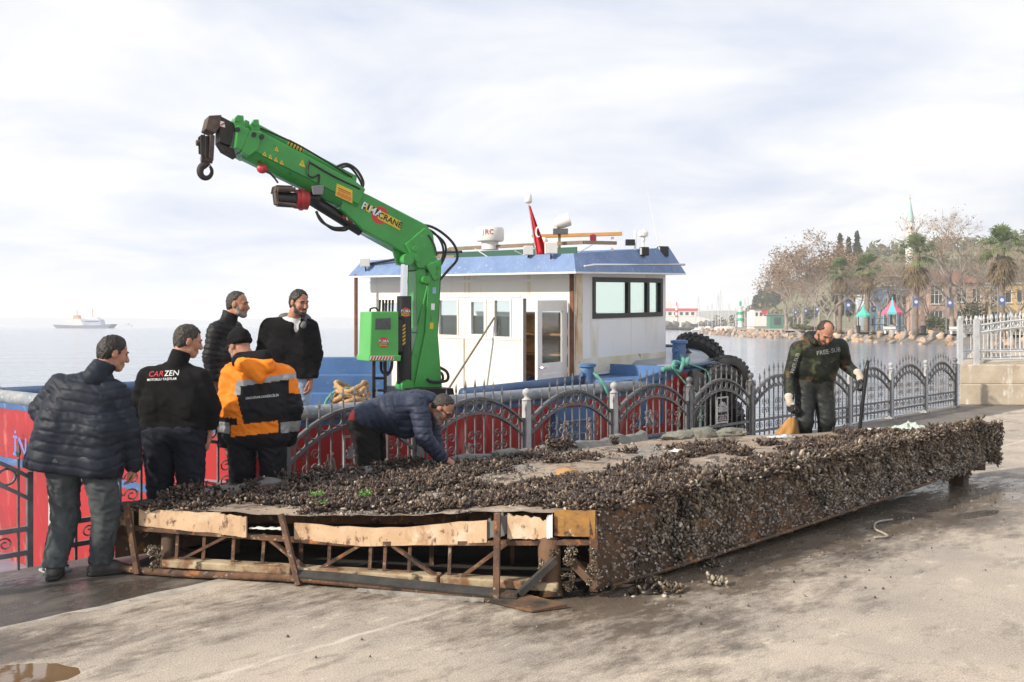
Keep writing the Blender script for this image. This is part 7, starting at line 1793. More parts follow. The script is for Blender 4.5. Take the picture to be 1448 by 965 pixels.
M_boot = mat('grey_boot', (.030, .030, .030), (.06, .056, .05), 14, .6, .002, 60); M_sole = mat('boot_sole', (.02, .02, .02), None, rough=.8)
M_wet = mat('camo_wetsuit', (.022, .030, .019), (.008, .010, .008), 6, .6, .0015, 60, spec=.3, layers=(((.11, .068, .032), 5.5, .57, .07), ((.055, .065, .028), 8, .56, .06), ((.006, .007, .006), 6.5, .57, .05))); M_wetp = mat('dark_wetsuit_legs', (.014, .017, .017), (.024, .027, .026), 8, .55, .001, 60, spec=.3, layers=(((.12, .07, .04), 4, .66, .08),))
M_glove = mat('cream_glove', (.58, .52, .44), (.46, .40, .33), 20, .9, .001, 150); M_gloveb = mat('black_glove', (.012, .012, .013), (.02, .02, .02), 20, .7)
M_shirt = cloth('white_shirt', (.75, .74, .73), (.68, .67, .66)); M_maroon = cloth('maroon_rib', (.16, .02, .025), (.10, .015, .02)); M_greyhood = cloth('grey_hood', (.10, .11, .115), (.15, .16, .165))
def limb_coord(co, bones):
    """distance along the nearest bone"""
    best = np.full(len(co), 9.); out = np.zeros(len(co)); acc = 0
    for a, b in bones:
        ba = b - a; l = np.linalg.norm(ba); t = np.clip(((co - a) @ ba) / (l * l), -.3, 1.3); d = np.linalg.norm(co - a - np.clip(t, 0, 1)[:, None] * ba, axis=1)
        m = d < best; best[m] = d[m]; out[m] = (acc + t[m] * l); acc += l + 10
    return out
def folds(co, n, amp, seed, sc=(7, 7, 16)):
    q = co * np.array(sc); r = 1 - np.abs(fbm(q + 3 * np.sin(co[:, [1, 2, 0]] * 6), 2, seed)) * 2
    return co + n * (amp * (r * .7 + .3 * fbm(co * 30, 2, seed + 3)))[:, None]
class Person:
    def __init__(s, label, loc):
        s.loc = V(loc); s.o = np.array(loc, float); s.root = empty('person', loc); tag(s.root, label, 'person'); s.body = []
    def mk(s, name, co, f, m, parent=None, zone=None, mats=None):
        me = np_mesh(name, co + s.o, f); o = link(name, me, mats or m, parent or s.root, smooth=True)
        if zone is not None:
            ce = (co[f[:, 0]] + co[f[:, 2]]) / 2; me.polygons.foreach_set('material_index', zone(ce).astype(np.int32))
        return o
    def skin(s, prims, res, k=.02, subs=(), cuts=()): s.body.append(sdf_mesh(prims, res, k, subs=subs, cuts=cuts))
    def finish(s, gloves=None):
        nv = 0; cs, fs = [], []
        for co, f in s.body: cs.append(co); fs.append(f + nv); nv += len(co)
        return s.mk('body', np.concatenate(cs), np.concatenate(fs), M_skin)
    def garment(s, name, prims, m, res=.010, k=.045, cuts=(), quilt=None, qa=1.0, amp=.006, seed=1, zone=None, mats=None, sc=(7, 7, 16), bones=None):
        co, f = sdf_mesh(prims, res, k, cuts=cuts); n = vnormals(co, f); co = folds(co, n, amp, seed, sc)
        if quilt:
            t = limb_coord(co, bones) + .006 * fbm(co * 8, 2, 5); ph = np.abs(((t / quilt) % 1.0) - .5) * 2; co = co + n * (qa * (.004 - .010 * np.exp(-((1 - ph) * quilt / 2 / .006) ** 2) - .003 * ph ** 2))[:, None]
        return s.mk(name, co, f, m, zone=zone, mats=mats), (co, f)
    def hair(s, c, Rm, m, front=.055, top=True, low=-.02, bulk=1.0, seed=3, bald=0.0, side=True):
        L = lambda x, y, z: c + Rm @ A3(x, y, z); b = .0045 * bulk
        pr_ = []
        if top: pr_.append(('e', L(0, -.016, .040), (.077 + b, .098 + b, .088 + b), Rm, .01))
        if side:
            pr_.append(('e', L(0, -.042, .005), (.076 + b * .7, .070 + b, .085), Rm, .02))
            pr_.append(('e', L(0, -.055, -.035), (.062, .047, .055), Rm, .02))
            for q in (-1, 1): pr_.append(('c', L(q * .072, .012, .03), L(q * .071, .020, -.012), .014, .007, .008))
        cuts = [(L(0, front, .085), Rm @ A3(0, .86, -.5 if not bald else -.5)), (L(0, -.02, low - .055), Rm @ A3(0, -.15, -1))]
        subs = []
        if bald: subs = [('e', L(0, .045, .125), (.062, .085, .055), Rm)]
        ear = [('e', L(q * .082, -.006, -.01), (.016, .022, .03), Rm) for q in (-1, 1)]
        co, f = sdf_mesh(pr_, .005, .012, cuts=cuts, subs=subs + ear, rag=.012); n = vnormals(co, f); co = co + n * (.004 * fbm(co * 150, 2, seed) + .004 * fbm(co * 50, 2, seed))[:, None]
        s.mk('hair', co, f, m)
        for q in (-1, 1):
            e_, fe = sdf_mesh([('c', L(q * .018, .094, .031), L(q * .048, .078, .030), .006, .004)], .004, .003); s.mk('eyebrow', e_, fe, m)
            e_, fe = sdf_mesh([('e', L(q * .032, .0815, .008), (.008, .004, .0055), Rm)], .0025, .003, pad=.012); s.mk('eye', e_, fe, M_blk)
    def beard(s, c, Rm, m, full=True, long=0.0):
        L = lambda x, y, z: c + Rm @ A3(x, y, z)
        pr_ = [('e', L(0, .058, -.094 - long), (.042, .038, .034 + long), Rm, .02)]
        for q in (-1, 1): pr_ += [('c', L(q * .064, .016, -.02), L(q * .050, .030, -.075), .013, .022, .015), ('c', L(q * .048, .034, -.08), L(q * .015, .066, -.10), .024, .024, .015), ('c', L(q * .006, .098, -.047), L(q * .026, .085, -.062), .008, .007, .005)]
        subs = [('e', L(0, .10, -.066), (.019, .02, .008), Rm)]
        co, f = sdf_mesh(pr_, .005, .01, subs=subs); n = vnormals(co, f); co = co + n * (.002 * fbm(co * 130, 2, 4))[:, None]; s.mk('beard', co, f, m)
    def shoe(s, ankle, d, m=M_boot, ln=.27, high=.12):
        d = np.array([d[0], d[1], 0.]); d /= np.linalg.norm(d); sd = np.array([-d[1], d[0], 0]); g = np.array([ankle[0], ankle[1], 0.])
        P = lambda a, b, z: g + d * a + sd * b + A3(0, 0, z); rt = ln / .27
        pr_ = [('c', P(-.045, 0, .05), P(.08 * rt, .0, .048), .043, .045), ('c', P(.08 * rt, 0, .045), P(.165 * rt, 0, .036), .046, .035), ('c', P(-.01, 0, .06), np.array(ankle) + A3(0, 0, high - .08), .047, .055), ('c', P(.03, 0, .07), P(.09, 0, .055), .036, .036)]
        co, f = sdf_mesh(pr_, .008, .03, cuts=[(P(0, 0, .016), A3(0, 0, -1)), (np.array(ankle) + A3(0, 0, high), A3(0, 0, 1))]); n = vnormals(co, f); co = folds(co, n, .002, 5); o = s.mk('shoe', co, f, m)
        pr_ = [('c', P(-.045, 0, .018), P(.08 * rt, 0, .018), .049, .050), ('c', P(.08 * rt, 0, .018), P(.17 * rt, 0, .018), .050, .040)]
        co, f = sdf_mesh(pr_, .008, .02, cuts=[(P(0, 0, .003), A3(0, 0, -1)), (P(0, 0, .030), A3(0, 0, 1))]); s.mk('sole', co, f, M_sole, parent=o)
    def print_text(s, text, size, o, xd, yd, garment, m, name='lettering', bold=1.2, ray=None, shear=0.0, off=.004, sub=True):
        co, f = garment; bvh = BVHTree.FromPolygons([V(p) for p in co], [tuple(int(i) for i in q) for q in f])
        mb = text_mb(text, size, V(o), V(xd), V(yd), bold=bold, shear=shear); me = bpy.data.meshes.new('t'); me.from_pydata(mb.v, [], mb.f); bm = bmesh.new(); bm.from_mesh(me)
        bmesh.ops.triangulate(bm, faces=bm.faces); long_ = [e for e in bm.edges if e.calc_length() > size * .25]; bmesh.ops.subdivide_edges(bm, edges=long_, cuts=2)
        rd = V(ray) if ray is not None else V(xd).cross(V(yd)) * -1; rd.normalize()
        for v in bm.verts:
            h = bvh.ray_cast(v.co - rd * .5, rd, 1.2)
            if h[0] is not None: v.co = h[0] - rd * off
        bm.to_mesh(me); bm.free(); me.transform(Matrix.Translation(s.loc)); return link(name, me, m, s.root)
def cs(*a): return ('c',) + tuple(np.array(q, float) if isinstance(q, (tuple, list)) else q for q in a)
def torso(shL, shR, hpL, hpR, r_sh, r_mid, r_hip, neck=None, belly=0.0, fwd=(0, 1, 0)):
    """shoulder points are the outer tips of the shoulder line; the trunk hangs below them and slopes up to the neck"""
    shL, shR, hpL, hpR = (np.array(q, float) for q in (shL, shR, hpL, hpR)); m = lambda a, b, t: a + (b - a) * t; c1, c2 = (shL + shR) / 2, (hpL + hpR) / 2; fw = np.array(fwd, float)
    dn = (c2 - c1) / np.linalg.norm(c2 - c1)
    iL, iR = m(c1, shL, .50) + dn * r_sh * .95, m(c1, shR, .50) + dn * r_sh * .95; out = []
    for a, h in ((iL, hpL), (iR, hpR)): mid = m(a, h, .5); out += [('c', a, mid, r_sh * .92, r_mid), ('c', mid, h, r_mid, r_hip)]
    out += [('c', m(c1, shL, .82) + dn * .075, m(c1, shR, .82) + dn * .075, .07, .07), ('c', c1 + dn * r_sh, c2, r_sh, r_mid)]
    if belly: out.append(('e', m(c1, c2, .68) + fw * belly, (r_mid * 1.1, r_mid * 1.05, .17), None))
    if neck is not None:
        nk = np.array(neck, float)
        for q in (shL, shR): out.append(('c', nk + dn * .02, m(c1, q, .78) + dn * .075, .058, .062, .03))
        out.append(('c', nk, c1 + dn * .09, .062, .10, .03))
    return out
def arm(sh, el, wr, r1=.075, r2=.06, r3=.05, inw=None):
    sh, el, wr = (np.array(q, float) for q in (sh, el, wr)); d = (el - sh) / np.linalg.norm(el - sh); sx = np.sign(sh[0]) if abs(sh[0]) > .1 else 0; sy = np.sign(sh[1]) if abs(sh[1]) > .15 else 0
    sh = sh + d * r1 * 1.02 + A3(-.035 * sx, -.03 * sy, 0)
    return [('c', sh, el, r1, r2, .022), ('c', el, wr, r2, r3, .012)]
def legs(hL, kL, aL, hR, kR, aR, r=(.10, .085, .072), pel=.125):
    q = [np.array(x, float) for x in (hL, kL, aL, hR, kR, aR)]
    return [('c', q[0], q[1], r[0], r[1], .03), ('c', q[1], q[2], r[1], r[2], .02), ('c', q[3], q[4], r[0], r[1], .03), ('c', q[4], q[5], r[1], r[2], .02), ('c', q[0] + A3(.02, 0, .06), q[3] + A3(-.02, 0, .06), pel, pel, .05)]
def core(shL, shR, hL, hR, J): 
    """slim body under the clothes"""
    out = torso(shL, shR, hL, hR, .07, .08, .08)
    for a, b, ra, rb in J: out.append(('c', np.array(a, float), np.array(b, float), ra, rb))
    return out
def slim(p, shL, eL, wL, shR, eR, wR, hL, kL, aL, hR, kR, aR):
    sL_, sR_, h_ = A3(*shL), A3(*shR), (A3(*hL) + A3(*hR)) / 2; c_ = (sL_ + sR_) / 2; dn = (h_ - c_) / np.linalg.norm(h_ - c_)
    shL, shR = tuple(c_ + (sL_ - c_) * .8 + dn * .10), tuple(c_ + (sR_ - c_) * .8 + dn * .10)
    p.skin(core(shL, shR, hL, hR, [(shL, eL, .042, .036), (eL, wL, .036, .024), (shR, eR, .042, .036), (eR, wR, .036, .024), (hL, kL, .065, .05), (kL, aL, .05, .036), (hR, kR, .065, .05), (kR, aR, .05, .036)]), .02, .03)

# ---- 1: man in the dark quilted jacket, left edge
p = Person('man in dark navy quilted jacket and grey jeans standing with his back turned, leftmost', (-3.05, 7.05, .0))
H = A3(.165, .16, 1.575); Rm = Rlook((.80, .62, -.28)); pr_, sb = head_prims(H, Rm, (.11, .06, 1.42)); p.skin(pr_, .0055, .02, sb)
shL, shR = (-.17, .06, 1.42), (.26, .05, 1.375); eL, wL = (-.335, .10, 1.17), (-.16, .25, 1.02); eR, wR = (.315, .06, 1.02), (.325, .12, .78)
hL, kL, aL = (-.13, 0, .80), (-.125, .03, .42), (-.165, -.06, .10); hR, kR, aR = (.12, 0, .80), (.165, .03, .43), (.12, .04, .10)
slim(p, shL, eL, wL, shR, eR, wR, hL, kL, aL, hR, kR, aR); p.skin(hand_prims(A3(*wR), (.0, .1, -1), (.8, .2, .1), .6, thumb_side=1), .005, .006); p.skin(hand_prims(A3(*wL), (.7, .5, -.3), (-.4, .6, .3), .6), .005, .006)
p.finish(); p.hair(H, Rm, M_hairb, front=.06, seed=4)
b_ = [(A3(.05, .03, 1.45), A3(-.06, .0, .70)), (A3(*shL), A3(*eL)), (A3(*eL), A3(*wL)), (A3(*shR), A3(*eR)), (A3(*eR), A3(*wR))]
jk, g1 = p.garment('jacket', torso(shL, shR, (-.20, .0, .80), (.14, .0, .78), .13, .15, .155, neck=(.115, .06, 1.45), belly=.05) + arm(shL, eL, wL, .085, .078, .065) + arm(shR, eR, wR, .085, .075, .062) + [cs((-.29, .06, 1.08), (-.31, .0, .80), .05, .07), cs((-.17, .02, 1.15), (-.25, 0, .82), .12, .13)], M_navyq, k=.06, cuts=[(A3(-.03, 0, .735), A3(-.14, 0, -1))], quilt=.074, qa=.6, bones=b_, amp=.006)
p.garment('collar', [cs((.09, .02, 1.41), (.135, .07, 1.50), .085, .082)], M_navyq, amp=.004, cuts=[(A3(.14, .09, 1.505), A3(.3, .35, 1))])
p.garment('trousers', legs(hL, kL, aL, hR, kR, aR, (.115, .092, .078), .14), M_jean, k=.03, amp=.011, seed=6, sc=(9, 9, 20), cuts=[(A3(0, 0, .085), A3(0, 0, -1)), (A3(0, 0, .86), A3(0, 0, 1))])
p.shoe(A3(*aL) + A3(0, 0, 0), (-.25, 1.0), high=.13); p.shoe(A3(*aR), (.9, .35), high=.13)

# ---- 2: man in black fleece with white print
p = Person('man in black fleece with red and white lettering across the back', (-2.62, 7.72, .0))
H = A3(.095, .05, 1.655); Rm = Rlook((.80, .45, -.24)); pr_, sb = head_prims(H, Rm, (.03, .0, 1.50)); p.skin(pr_, .0055, .02, sb)
shL, shR = (-.215, 0, 1.455), (.215, 0, 1.445); eL, wL = (-.285, .0, 1.15), (-.21, .14, .95); eR, wR = (.29, .02, 1.13), (.245, .07, .90)
hL, kL, aL = (-.115, 0, .90), (-.12, .03, .47), (-.13, 0, .10); hR, kR, aR = (.115, 0, .90), (.12, .03, .47), (.13, 0, .10)
slim(p, shL, eL, wL, shR, eR, wR, hL, kL, aL, hR, kR, aR); p.skin(hand_prims(A3(*wR), (-.2, .3, -1), (.9, .2, 0), .5), .005, .006); p.skin(hand_prims(A3(*wL), (.4, .6, -.6), (-.8, .3, 0), .5), .005, .006)
p.finish(); p.hair(H, Rm, M_hairg, front=.062, seed=8)
jk, g2 = p.garment('fleece', torso(shL, shR, (-.135, 0, 1.0), (.135, 0, 1.0), .125, .135, .125, neck=(.03, .0, 1.49), belly=.04) + arm(shL, eL, wL, .082, .068, .055) + arm(shR, eR, wR, .082, .068, .055), M_fleece, k=.05, amp=.009, seed=3, cuts=[(A3(0, 0, .955), A3(.05, 0, -1))])
p.garment('collar', [cs((.02, -.005, 1.46), (.055, .015, 1.57), .080, .075)], M_fleece, amp=.003, cuts=[(A3(.06, .02, 1.572), A3(.30, .2, 1))])
p.garment('trousers', legs(hL, kL, aL, hR, kR, aR, (.125, .095, .08), .145), M_navytr, k=.04, amp=.012, seed=9, sc=(9, 9, 18), cuts=[(A3(0, 0, 1.0), A3(0, 0, 1))]); p.shoe(A3(*aL), (-.2, 1)); p.shoe(A3(*aR), (.2, 1))
tx = A3(.9986, 0, .05)
p.print_text('CAR', .058, (-.105, -.3, 1.405), tx, (0, 0, 1), g2, mat('print_red', (.55, .03, .05), None, rough=.7), ray=(0, 1, 0)); p.print_text('ZEN', .058, (.015, -.3, 1.411), tx, (0, 0, 1), g2, M_decw, ray=(0, 1, 0)); p.print_text('MOTORLU TAŞITLAR', .024, (-.055, -.3, 1.366), tx, (0, 0, 1), g2, M_decw, ray=(0, 1, 0), bold=2.2)

# ---- 3: man in orange and black work jacket with beanie
p = Person('man in orange and black hi-vis jacket with grey bands and black knitted cap', (-2.12, 8.2, .0))
H = A3(-.14, .05, 1.615); Rm = Rlook((-.72, .58, -.34)); pr_, sb = head_prims(H, Rm, (-.03, -.01, 1.47)); p.skin(pr_, .0055, .02, sb)
shL, shR = (-.20, 0, 1.47), (.25, 0, 1.46); eL, wL = (-.225, .0, 1.10), (-.235, .05, .80); eR, wR = (.305, .02, 1.10), (.245, .12, .84)
hL, kL, aL = (-.10, 0, .88), (-.11, .03, .46), (-.12, 0, .10); hR, kR, aR = (.14, 0, .88), (.15, .03, .46), (.15, 0, .10)
slim(p, shL, eL, wL, shR, eR, wR, hL, kL, aL, hR, kR, aR); p.skin(hand_prims(A3(*wL) + A3(0, 0, -.035), (.05, .1, -1), (-.9, -.2, 0), .7), .005, .006); p.skin(hand_prims(A3(*wR), (-.2, .4, -.8), (.9, 0, 0), .6), .005, .006)
p.finish()
L_ = lambda x, y, z: H + Rm @ A3(x, y, z)
co, f = sdf_mesh([('e', L_(0, -.018, .045), (.090, .108, .098), Rm), ('e', L_(0, -.02, .015), (.092, .110, .04), Rm, .01)], .006, .01, cuts=[(L_(0, .03, .012), Rm @ A3(0, .22, -1))]); n = vnormals(co, f); co = co + n * (.0015 * np.sin(co[:, 0] * 500) + .003 * fbm(co * 20, 2, 2))[:, None]; p.mk('knitted_cap', co, f, M_fleece)
p.beard(H, Rm, M_beardg); 
co, f = sdf_mesh([('c', L_(-.088, .0, .012), L_(-.070, .095, .006), .004, .004), ('c', L_(-.06, .098, .016), L_(.06, .098, .016), .003, .003), ('c', L_(-.06, .098, -.012), L_(.06, .098, -.012), .003, .003)], .003, .002); p.mk('spectacles', co, f, M_blk)
def zone3(c):
    x, y, z = c[:, 0], c[:, 1], c[:, 2]; ax_ = (x + .0 * z); m = np.zeros(len(c), int)      # 0 orange
    back = (x > -.125 + .25 * (1.30 - z)) & (x < .30)
    band = 1.305 + .14 * (x - .05) ; m[(z < band) & back] = 1; m[(np.abs(z - (band + .022)) < .024) & (x > -.10)] = 2; m[(x < -.08) & (x > -.125) & (z < band + .03) & (z > band - .07)] = 2
    m[(z < 1.03) & (x < -.10)] = 1; m[(x > .255) & (z < 1.22)] = 1; m[z < .98] = 1
    m[(z < .985 + .10 * x) & (z > .89 + .10 * x) & (x > -.155) & (x < .225)] = 0
    fore = (x < -.165) | (x > .24); m[fore & (z < .99) & (z > .90)] = 2; m[(y > .10)] = 0; m[(y > .10) & (z < 1.0)] = 1
    return m
jk, g3 = p.garment('jacket', torso(shL, shR, (-.11, 0, .88), (.15, 0, .88), .145, .155, .14, neck=(-.01, .0, 1.47), belly=.04) + arm(shL, eL, wL, .105, .09, .075) + arm(shR, eR, wR, .105, .088, .075), None, res=.009, k=.05, amp=.009, seed=5, cuts=[(A3(0, 0, .76), A3(0, 0, -1)), (A3(*wL) - A3(0, 0, .03), A3(-.05, 0, -1))], zone=zone3, mats=[M_hiviz, M_bshell, M_reflect])
p.garment('hood', [cs((-.08, -.09, 1.46), (.13, -.10, 1.45), .06, .065), cs((.02, -.125, 1.41), (.08, -.135, 1.35), .062, .045)], M_hiviz, amp=.008, seed=12, k=.05); p.garment('hood_lining', [cs((-.10, -.035, 1.485), (.10, -.075, 1.51), .075, .07), cs((-.11, .02, 1.46), (.06, .06, 1.46), .07, .07)], M_fleece, amp=.003)
p.garment('trousers', legs(hL, kL, aL, hR, kR, aR, (.12, .10, .085), .105), M_bshell, k=.03, amp=.011, seed=11, cuts=[(A3(0, 0, .87), A3(0, 0, 1))]); p.shoe(A3(*aL), (-.2, 1)); p.shoe(A3(*aR), (.2, 1))
p.print_text('ESKİHİSAR DENİZCİLİK', .024, (.10, -.3, 1.20), (.995, 0, .10), (0, 0, 1), g3, M_decw, ray=(0, 1, 0), bold=1.6)

# ---- 4: man in black quilted jacket on the boat
BZ = .38
p = Person('bareheaded grey-bearded man in black quilted jacket standing on the boat in profile', (-2.80, 9.85, BZ))
H = A3(.09, .0, 1.605); Rm = Rlook((.97, -.08, -.10)); pr_, sb = head_prims(H, Rm, (.0, .0, 1.45)); p.skin(pr_, .0055, .02, sb)
shL, shR = (-.02, .20, 1.44), (-.06, -.20, 1.43); eL, wL = (.06, .28, 1.12), (.16, .26, .90); eR, wR = (-.115, -.24, 1.10), (-.095, -.22, .84)
hL, kL, aL = (-.02, .11, .90), (.02, .12, .48), (-.02, .13, .10); hR, kR, aR = (-.04, -.11, .90), (-.01, -.12, .48), (-.06, -.13, .10)
slim(p, shL, eL, wL, shR, eR, wR, hL, kL, aL, hR, kR, aR); p.skin(hand_prims(A3(*wR) + A3(0, 0, -.03), (.1, 0, -1), (-.3, -.9, 0), .6), .005, .006); p.skin(hand_prims(A3(*wL), (.2, 0, -1), (0, .9, 0), .6), .005, .006); p.finish()
p.hair(H, Rm, M_hairg, front=.028, seed=14); p.beard(H, Rm, M_beardg)
b_ = [(A3(-.03, 0, 1.45), A3(-.04, .0, .80)), (A3(*shL), A3(*eL)), (A3(*eL), A3(*wL)), (A3(*shR), A3(*eR)), (A3(*eR), A3(*wR))]
p.garment('jacket', torso(shL, shR, (-.02, .13, .92), (-.03, -.13, .92), .12, .135, .135, neck=(.0, 0, 1.47), belly=.05, fwd=(1, 0, 0)) + arm(shL, eL, wL, .085, .072, .06) + arm(shR, eR, wR, .085, .072, .06), M_blackq, k=.05, quilt=.055, qa=.6, bones=b_, amp=.006, cuts=[(A3(0, 0, .86), A3(0, 0, -1))]); p.garment('collar', [cs((-.01, 0, 1.42), (.02, 0, 1.53), .082, .078)], M_blackq, amp=.003, cuts=[(A3(0, 0, 1.535), A3(.35, 0, 1))])
p.garment('trousers', legs(hL, kL, aL, hR, kR, aR, (.11, .09, .075), .13), M_gtr, k=.04, amp=.010, cuts=[(A3(0, 0, .98), A3(0, 0, 1))]); p.shoe(A3(*aL), (1, .1)); p.shoe(A3(*aR), (1, -.1))

# ---- 5: man in black jacket and light jeans on the boat
p = Person('dark-bearded man in black hooded jacket, white shirt and light blue jeans on the boat', (-2.25, 10.0, BZ))
H = A3(.125, -.05, 1.625); Rm = Rlook((.72, -.60, -.20)); pr_, sb = head_prims(H, Rm, (.055, .0, 1.47)); p.skin(pr_, .0055, .02, sb)
shL, shR = (-.20, -.02, 1.47), (.225, .06, 1.46); eL, wL = (-.24, -.02, 1.13), (-.19, -.06, .88); eR, wR = (.265, .04, 1.12), (.235, -.04, .87)
hL, kL, aL = (-.06, 0, .90), (-.07, -.02, .48), (-.08, .02, .10); hR, kR, aR = (.12, .03, .90), (.13, .02, .48), (.12, .05, .10)
slim(p, shL, eL, wL, shR, eR, wR, hL, kL, aL, hR, kR, aR); p.skin(hand_prims(A3(*wR) + A3(0, 0, -.02), (.0, -.1, -1), (.9, -.2, 0), .6), .005, .006); p.skin(hand_prims(A3(*wL), (0, -.1, -1), (-.9, 0, 0), .6), .005, .006); p.finish()
p.hair(H, Rm, M_hairb, front=.055, seed=18, bulk=1.3); p.beard(H, Rm, M_beardd)
p.garment('shirt', torso(shL, shR, (-.06, 0, 1.0), (.12, .03, 1.0), .112, .115, .11, neck=(.05, .0, 1.45)), M_shirt, amp=.004, k=.04)
jk_p = torso(shL, shR, (-.10, 0, .93), (.15, .03, .93), .135, .145, .145, neck=(.04, .03, 1.44)) + arm(shL, eL, wL, .095, .08, .065) + arm(shR, eR, wR, .095, .08, .065)
co, f = sdf_mesh(jk_p, .010, .05, cuts=[(A3(0, 0, .87), A3(0, 0, -1))], subs=[('e', A3(.10, -.16, 1.43), (.042, .13, .15), None)]); n = vnormals(co, f); co = folds(co, n, .009, 7); p.mk('jacket', co, f, M_fleece)
p.garment('hood', [cs((-.04, .07, 1.46), (.14, .09, 1.46), .065, .06), cs((-.06, .04, 1.45), (.0, -.06, 1.39), .05, .035), cs((.17, .07, 1.45), (.165, -.06, 1.39), .045, .03)], M_greyhood, amp=.004)
p.garment('trousers', legs(hL, kL, aL, hR, kR, aR, (.11, .085, .07), .13), M_ljean, k=.035, amp=.008, cuts=[(A3(0, 0, .97), A3(0, 0, 1))]); p.shoe(A3(*aL), (.6, -.6)); p.shoe(A3(*aR), (.8, -.4))
co, f = sdf_mesh([('c', A3(.15, -.20, 1.02), A3(.165, -.20, 1.33), .006, .006)], .004, .004); 

# ---- 6: man bending over the pontoon
p = Person('man in slate quilted jacket and sunglasses bending over the pontoon edge', (-1.21, 9.08, .0))
H = A3(.575, -.03, 1.02); Rm = Rlook((.60, -.10, -.66)); pr_, sb = head_prims(H, Rm, (.44, .0, 1.07)); p.skin(pr_, .0055, .02, sb)
shL, shR = (.44, .20, 1.11), (.42, -.19, 1.09); eL, wL = (.47, .22, .82), (.52, .18, .60); eR, wR = (.43, -.20, .77), (.575, -.10, .585)
hL, kL, aL = (-.10, .12, .86), (-.05, .14, .46), (-.09, .14, .10); hR, kR, aR = (-.12, -.12, .86), (-.06, -.14, .46), (-.12, -.14, .10)
slim(p, shL, eL, wL, shR, eR, wR, hL, kL, aL, hR, kR, aR); p.skin(hand_prims(A3(.60, -.09, .575), (.75, .05, -.45), (.35, -.35, .8), .95, 1.05, thumb_side=-1), .0045, .006); p.skin(hand_prims(A3(*wL), (.3, -.1, -.9), (.6, .6, 0), .6), .005, .006); p.finish()
p.hair(H, Rm, M_hairg, front=.02, seed=22, bulk=1.3, low=-.05); p.beard(H, Rm, M_beardg, long=.012)
L_ = lambda x, y, z: H + Rm @ A3(x, y, z)
g_, fg = sdf_mesh([('e', L_(q * .034, .098, .004), (.028, .008, .019), Rm, .003) for q in (-1, 1)] + [('c', L_(-.012, .104, .010), L_(.012, .104, .010), .004, .004)] + [('c', L_(q * .058, .090, .012), L_(q * .082, .0, .012), .004, .004, .002) for q in (-1, 1)], .0035, .003); p.mk('sunglasses', g_, fg, M_blk)
b_ = [(A3(.42, 0, 1.10), A3(-.12, .0, .92)), (A3(*shL), A3(*eL)), (A3(*eL), A3(*wL)), (A3(*shR), A3(*eR)), (A3(*eR), A3(*wR))]
p.garment('jacket', torso(shL, shR, (-.10, .13, .95), (-.11, -.13, .94), .12, .14, .135, neck=(.44, 0, 1.10)) + [cs((.0, -.05, .93), (.25, -.03, .88), .11, .13)] + arm(shL, eL, wL, .088, .074, .058) + arm(shR, eR, wR, .09, .076, .058), M_navyq2, k=.05, quilt=.062, qa=.65, bones=b_, amp=.007, seed=15, cuts=[(A3(-.175, 0, .93), A3(-1, 0, -.35))]); p.garment('collar', [cs((.40, 0, 1.115), (.465, 0, 1.10), .078, .07)], M_navyq2, amp=.003)
p.garment('sweater_hem', [cs((-.14, .10, .92), (-.155, .09, .885), .125, .125), cs((-.14, -.10, .92), (-.155, -.09, .885), .125, .125)], M_maroon, amp=.003, k=.05, cuts=[(A3(-.185, 0, .80), A3(-.5, 0, -1))])
p.garment('trousers', legs(hL, kL, aL, hR, kR, aR, (.125, .10, .085), .135), M_blktr, k=.04, amp=.012, seed=17, cuts=[(A3(0, 0, .93), A3(0, 0, 1))]); p.shoe(A3(*aL), (1, .05)); p.shoe(A3(*aR), (1, -.1))

# ---- 7: diver in a camouflage wetsuit
DV = V((3.475, 11.42, .27))
lump('rubble_block', V((3.475, 11.46, .02)), (.36, .25, .30), M_clump, 33, 'rough concrete block under the diver\'s feet behind the pontoon', 'concrete block')
blk = bpy.data.objects['rubble_block']; me = blk.data
for v in me.vertices:
    if v.co.z > .25: v.co.z = .25 + (v.co.z - .25) * .05
p = Person('bald-crowned diver in dark camouflage wetsuit looking down, holding a crowbar and a sack', DV); p.root.scale = (1.05, 1.05, 1.05)
z0 = -.27
H = A3(.02, -.30, 1.625 + z0); Rm = Rlook((.10, -.78, -.74)); pr_, sb = head_prims(H, Rm, (-.01, -.13, 1.53 + z0), .062); p.skin(pr_, .0055, .02, sb)
shL, shR = (-.235, -.12, 1.535 + z0), (.255, -.12, 1.56 + z0); eL, wL = (-.295, -.06, 1.15 + z0), (-.325, -.16, .915 + z0); eR, wR = (.335, -.02, 1.27 + z0), (.415, -.16, 1.165 + z0)
hL, kL, aL = (-.10, .0, 1.03 + z0), (-.145, -.10, .66 + z0), (-.13, .04, .40 + z0); hR, kR, aR = (.08, .0, 1.03 + z0), (.11, -.06, .67 + z0), (.12, .05, .38 + z0)
aL, aR = (-.13, .02, .09), (.12, .04, .09)
slim(p, shL, eL, wL, shR, eR, wR, hL, kL, aL, hR, kR, aR); p.finish(); p.hair(H, Rm, M_hairg, front=.03, seed=25, bald=1.0); p.beard(H, Rm, M_beardd)
cuts_ = [(A3(0, 0, 1.03 + z0), A3(0, -.1, -1))]
ws, g7 = p.garment('wetsuit_jacket', torso(shL, shR, (-.105, -.0, 1.11 + z0), (.09, -.0, 1.11 + z0), .13, .122, .118, neck=(-.01, -.12, 1.55 + z0), belly=.04, fwd=(0, -1, 0)), M_wet, res=.010, k=.05, amp=.006, seed=31, cuts=cuts_)
for a_ in (arm(shL, eL, wL, .088, .066, .05), arm(shR, eR, wR, .088, .066, .05)): sl_, gs = p.garment('sleeve', a_, M_wet, res=.010, k=.02, amp=.005, seed=33); g7a = gs if a_[0][1][0] < 0 else g7a
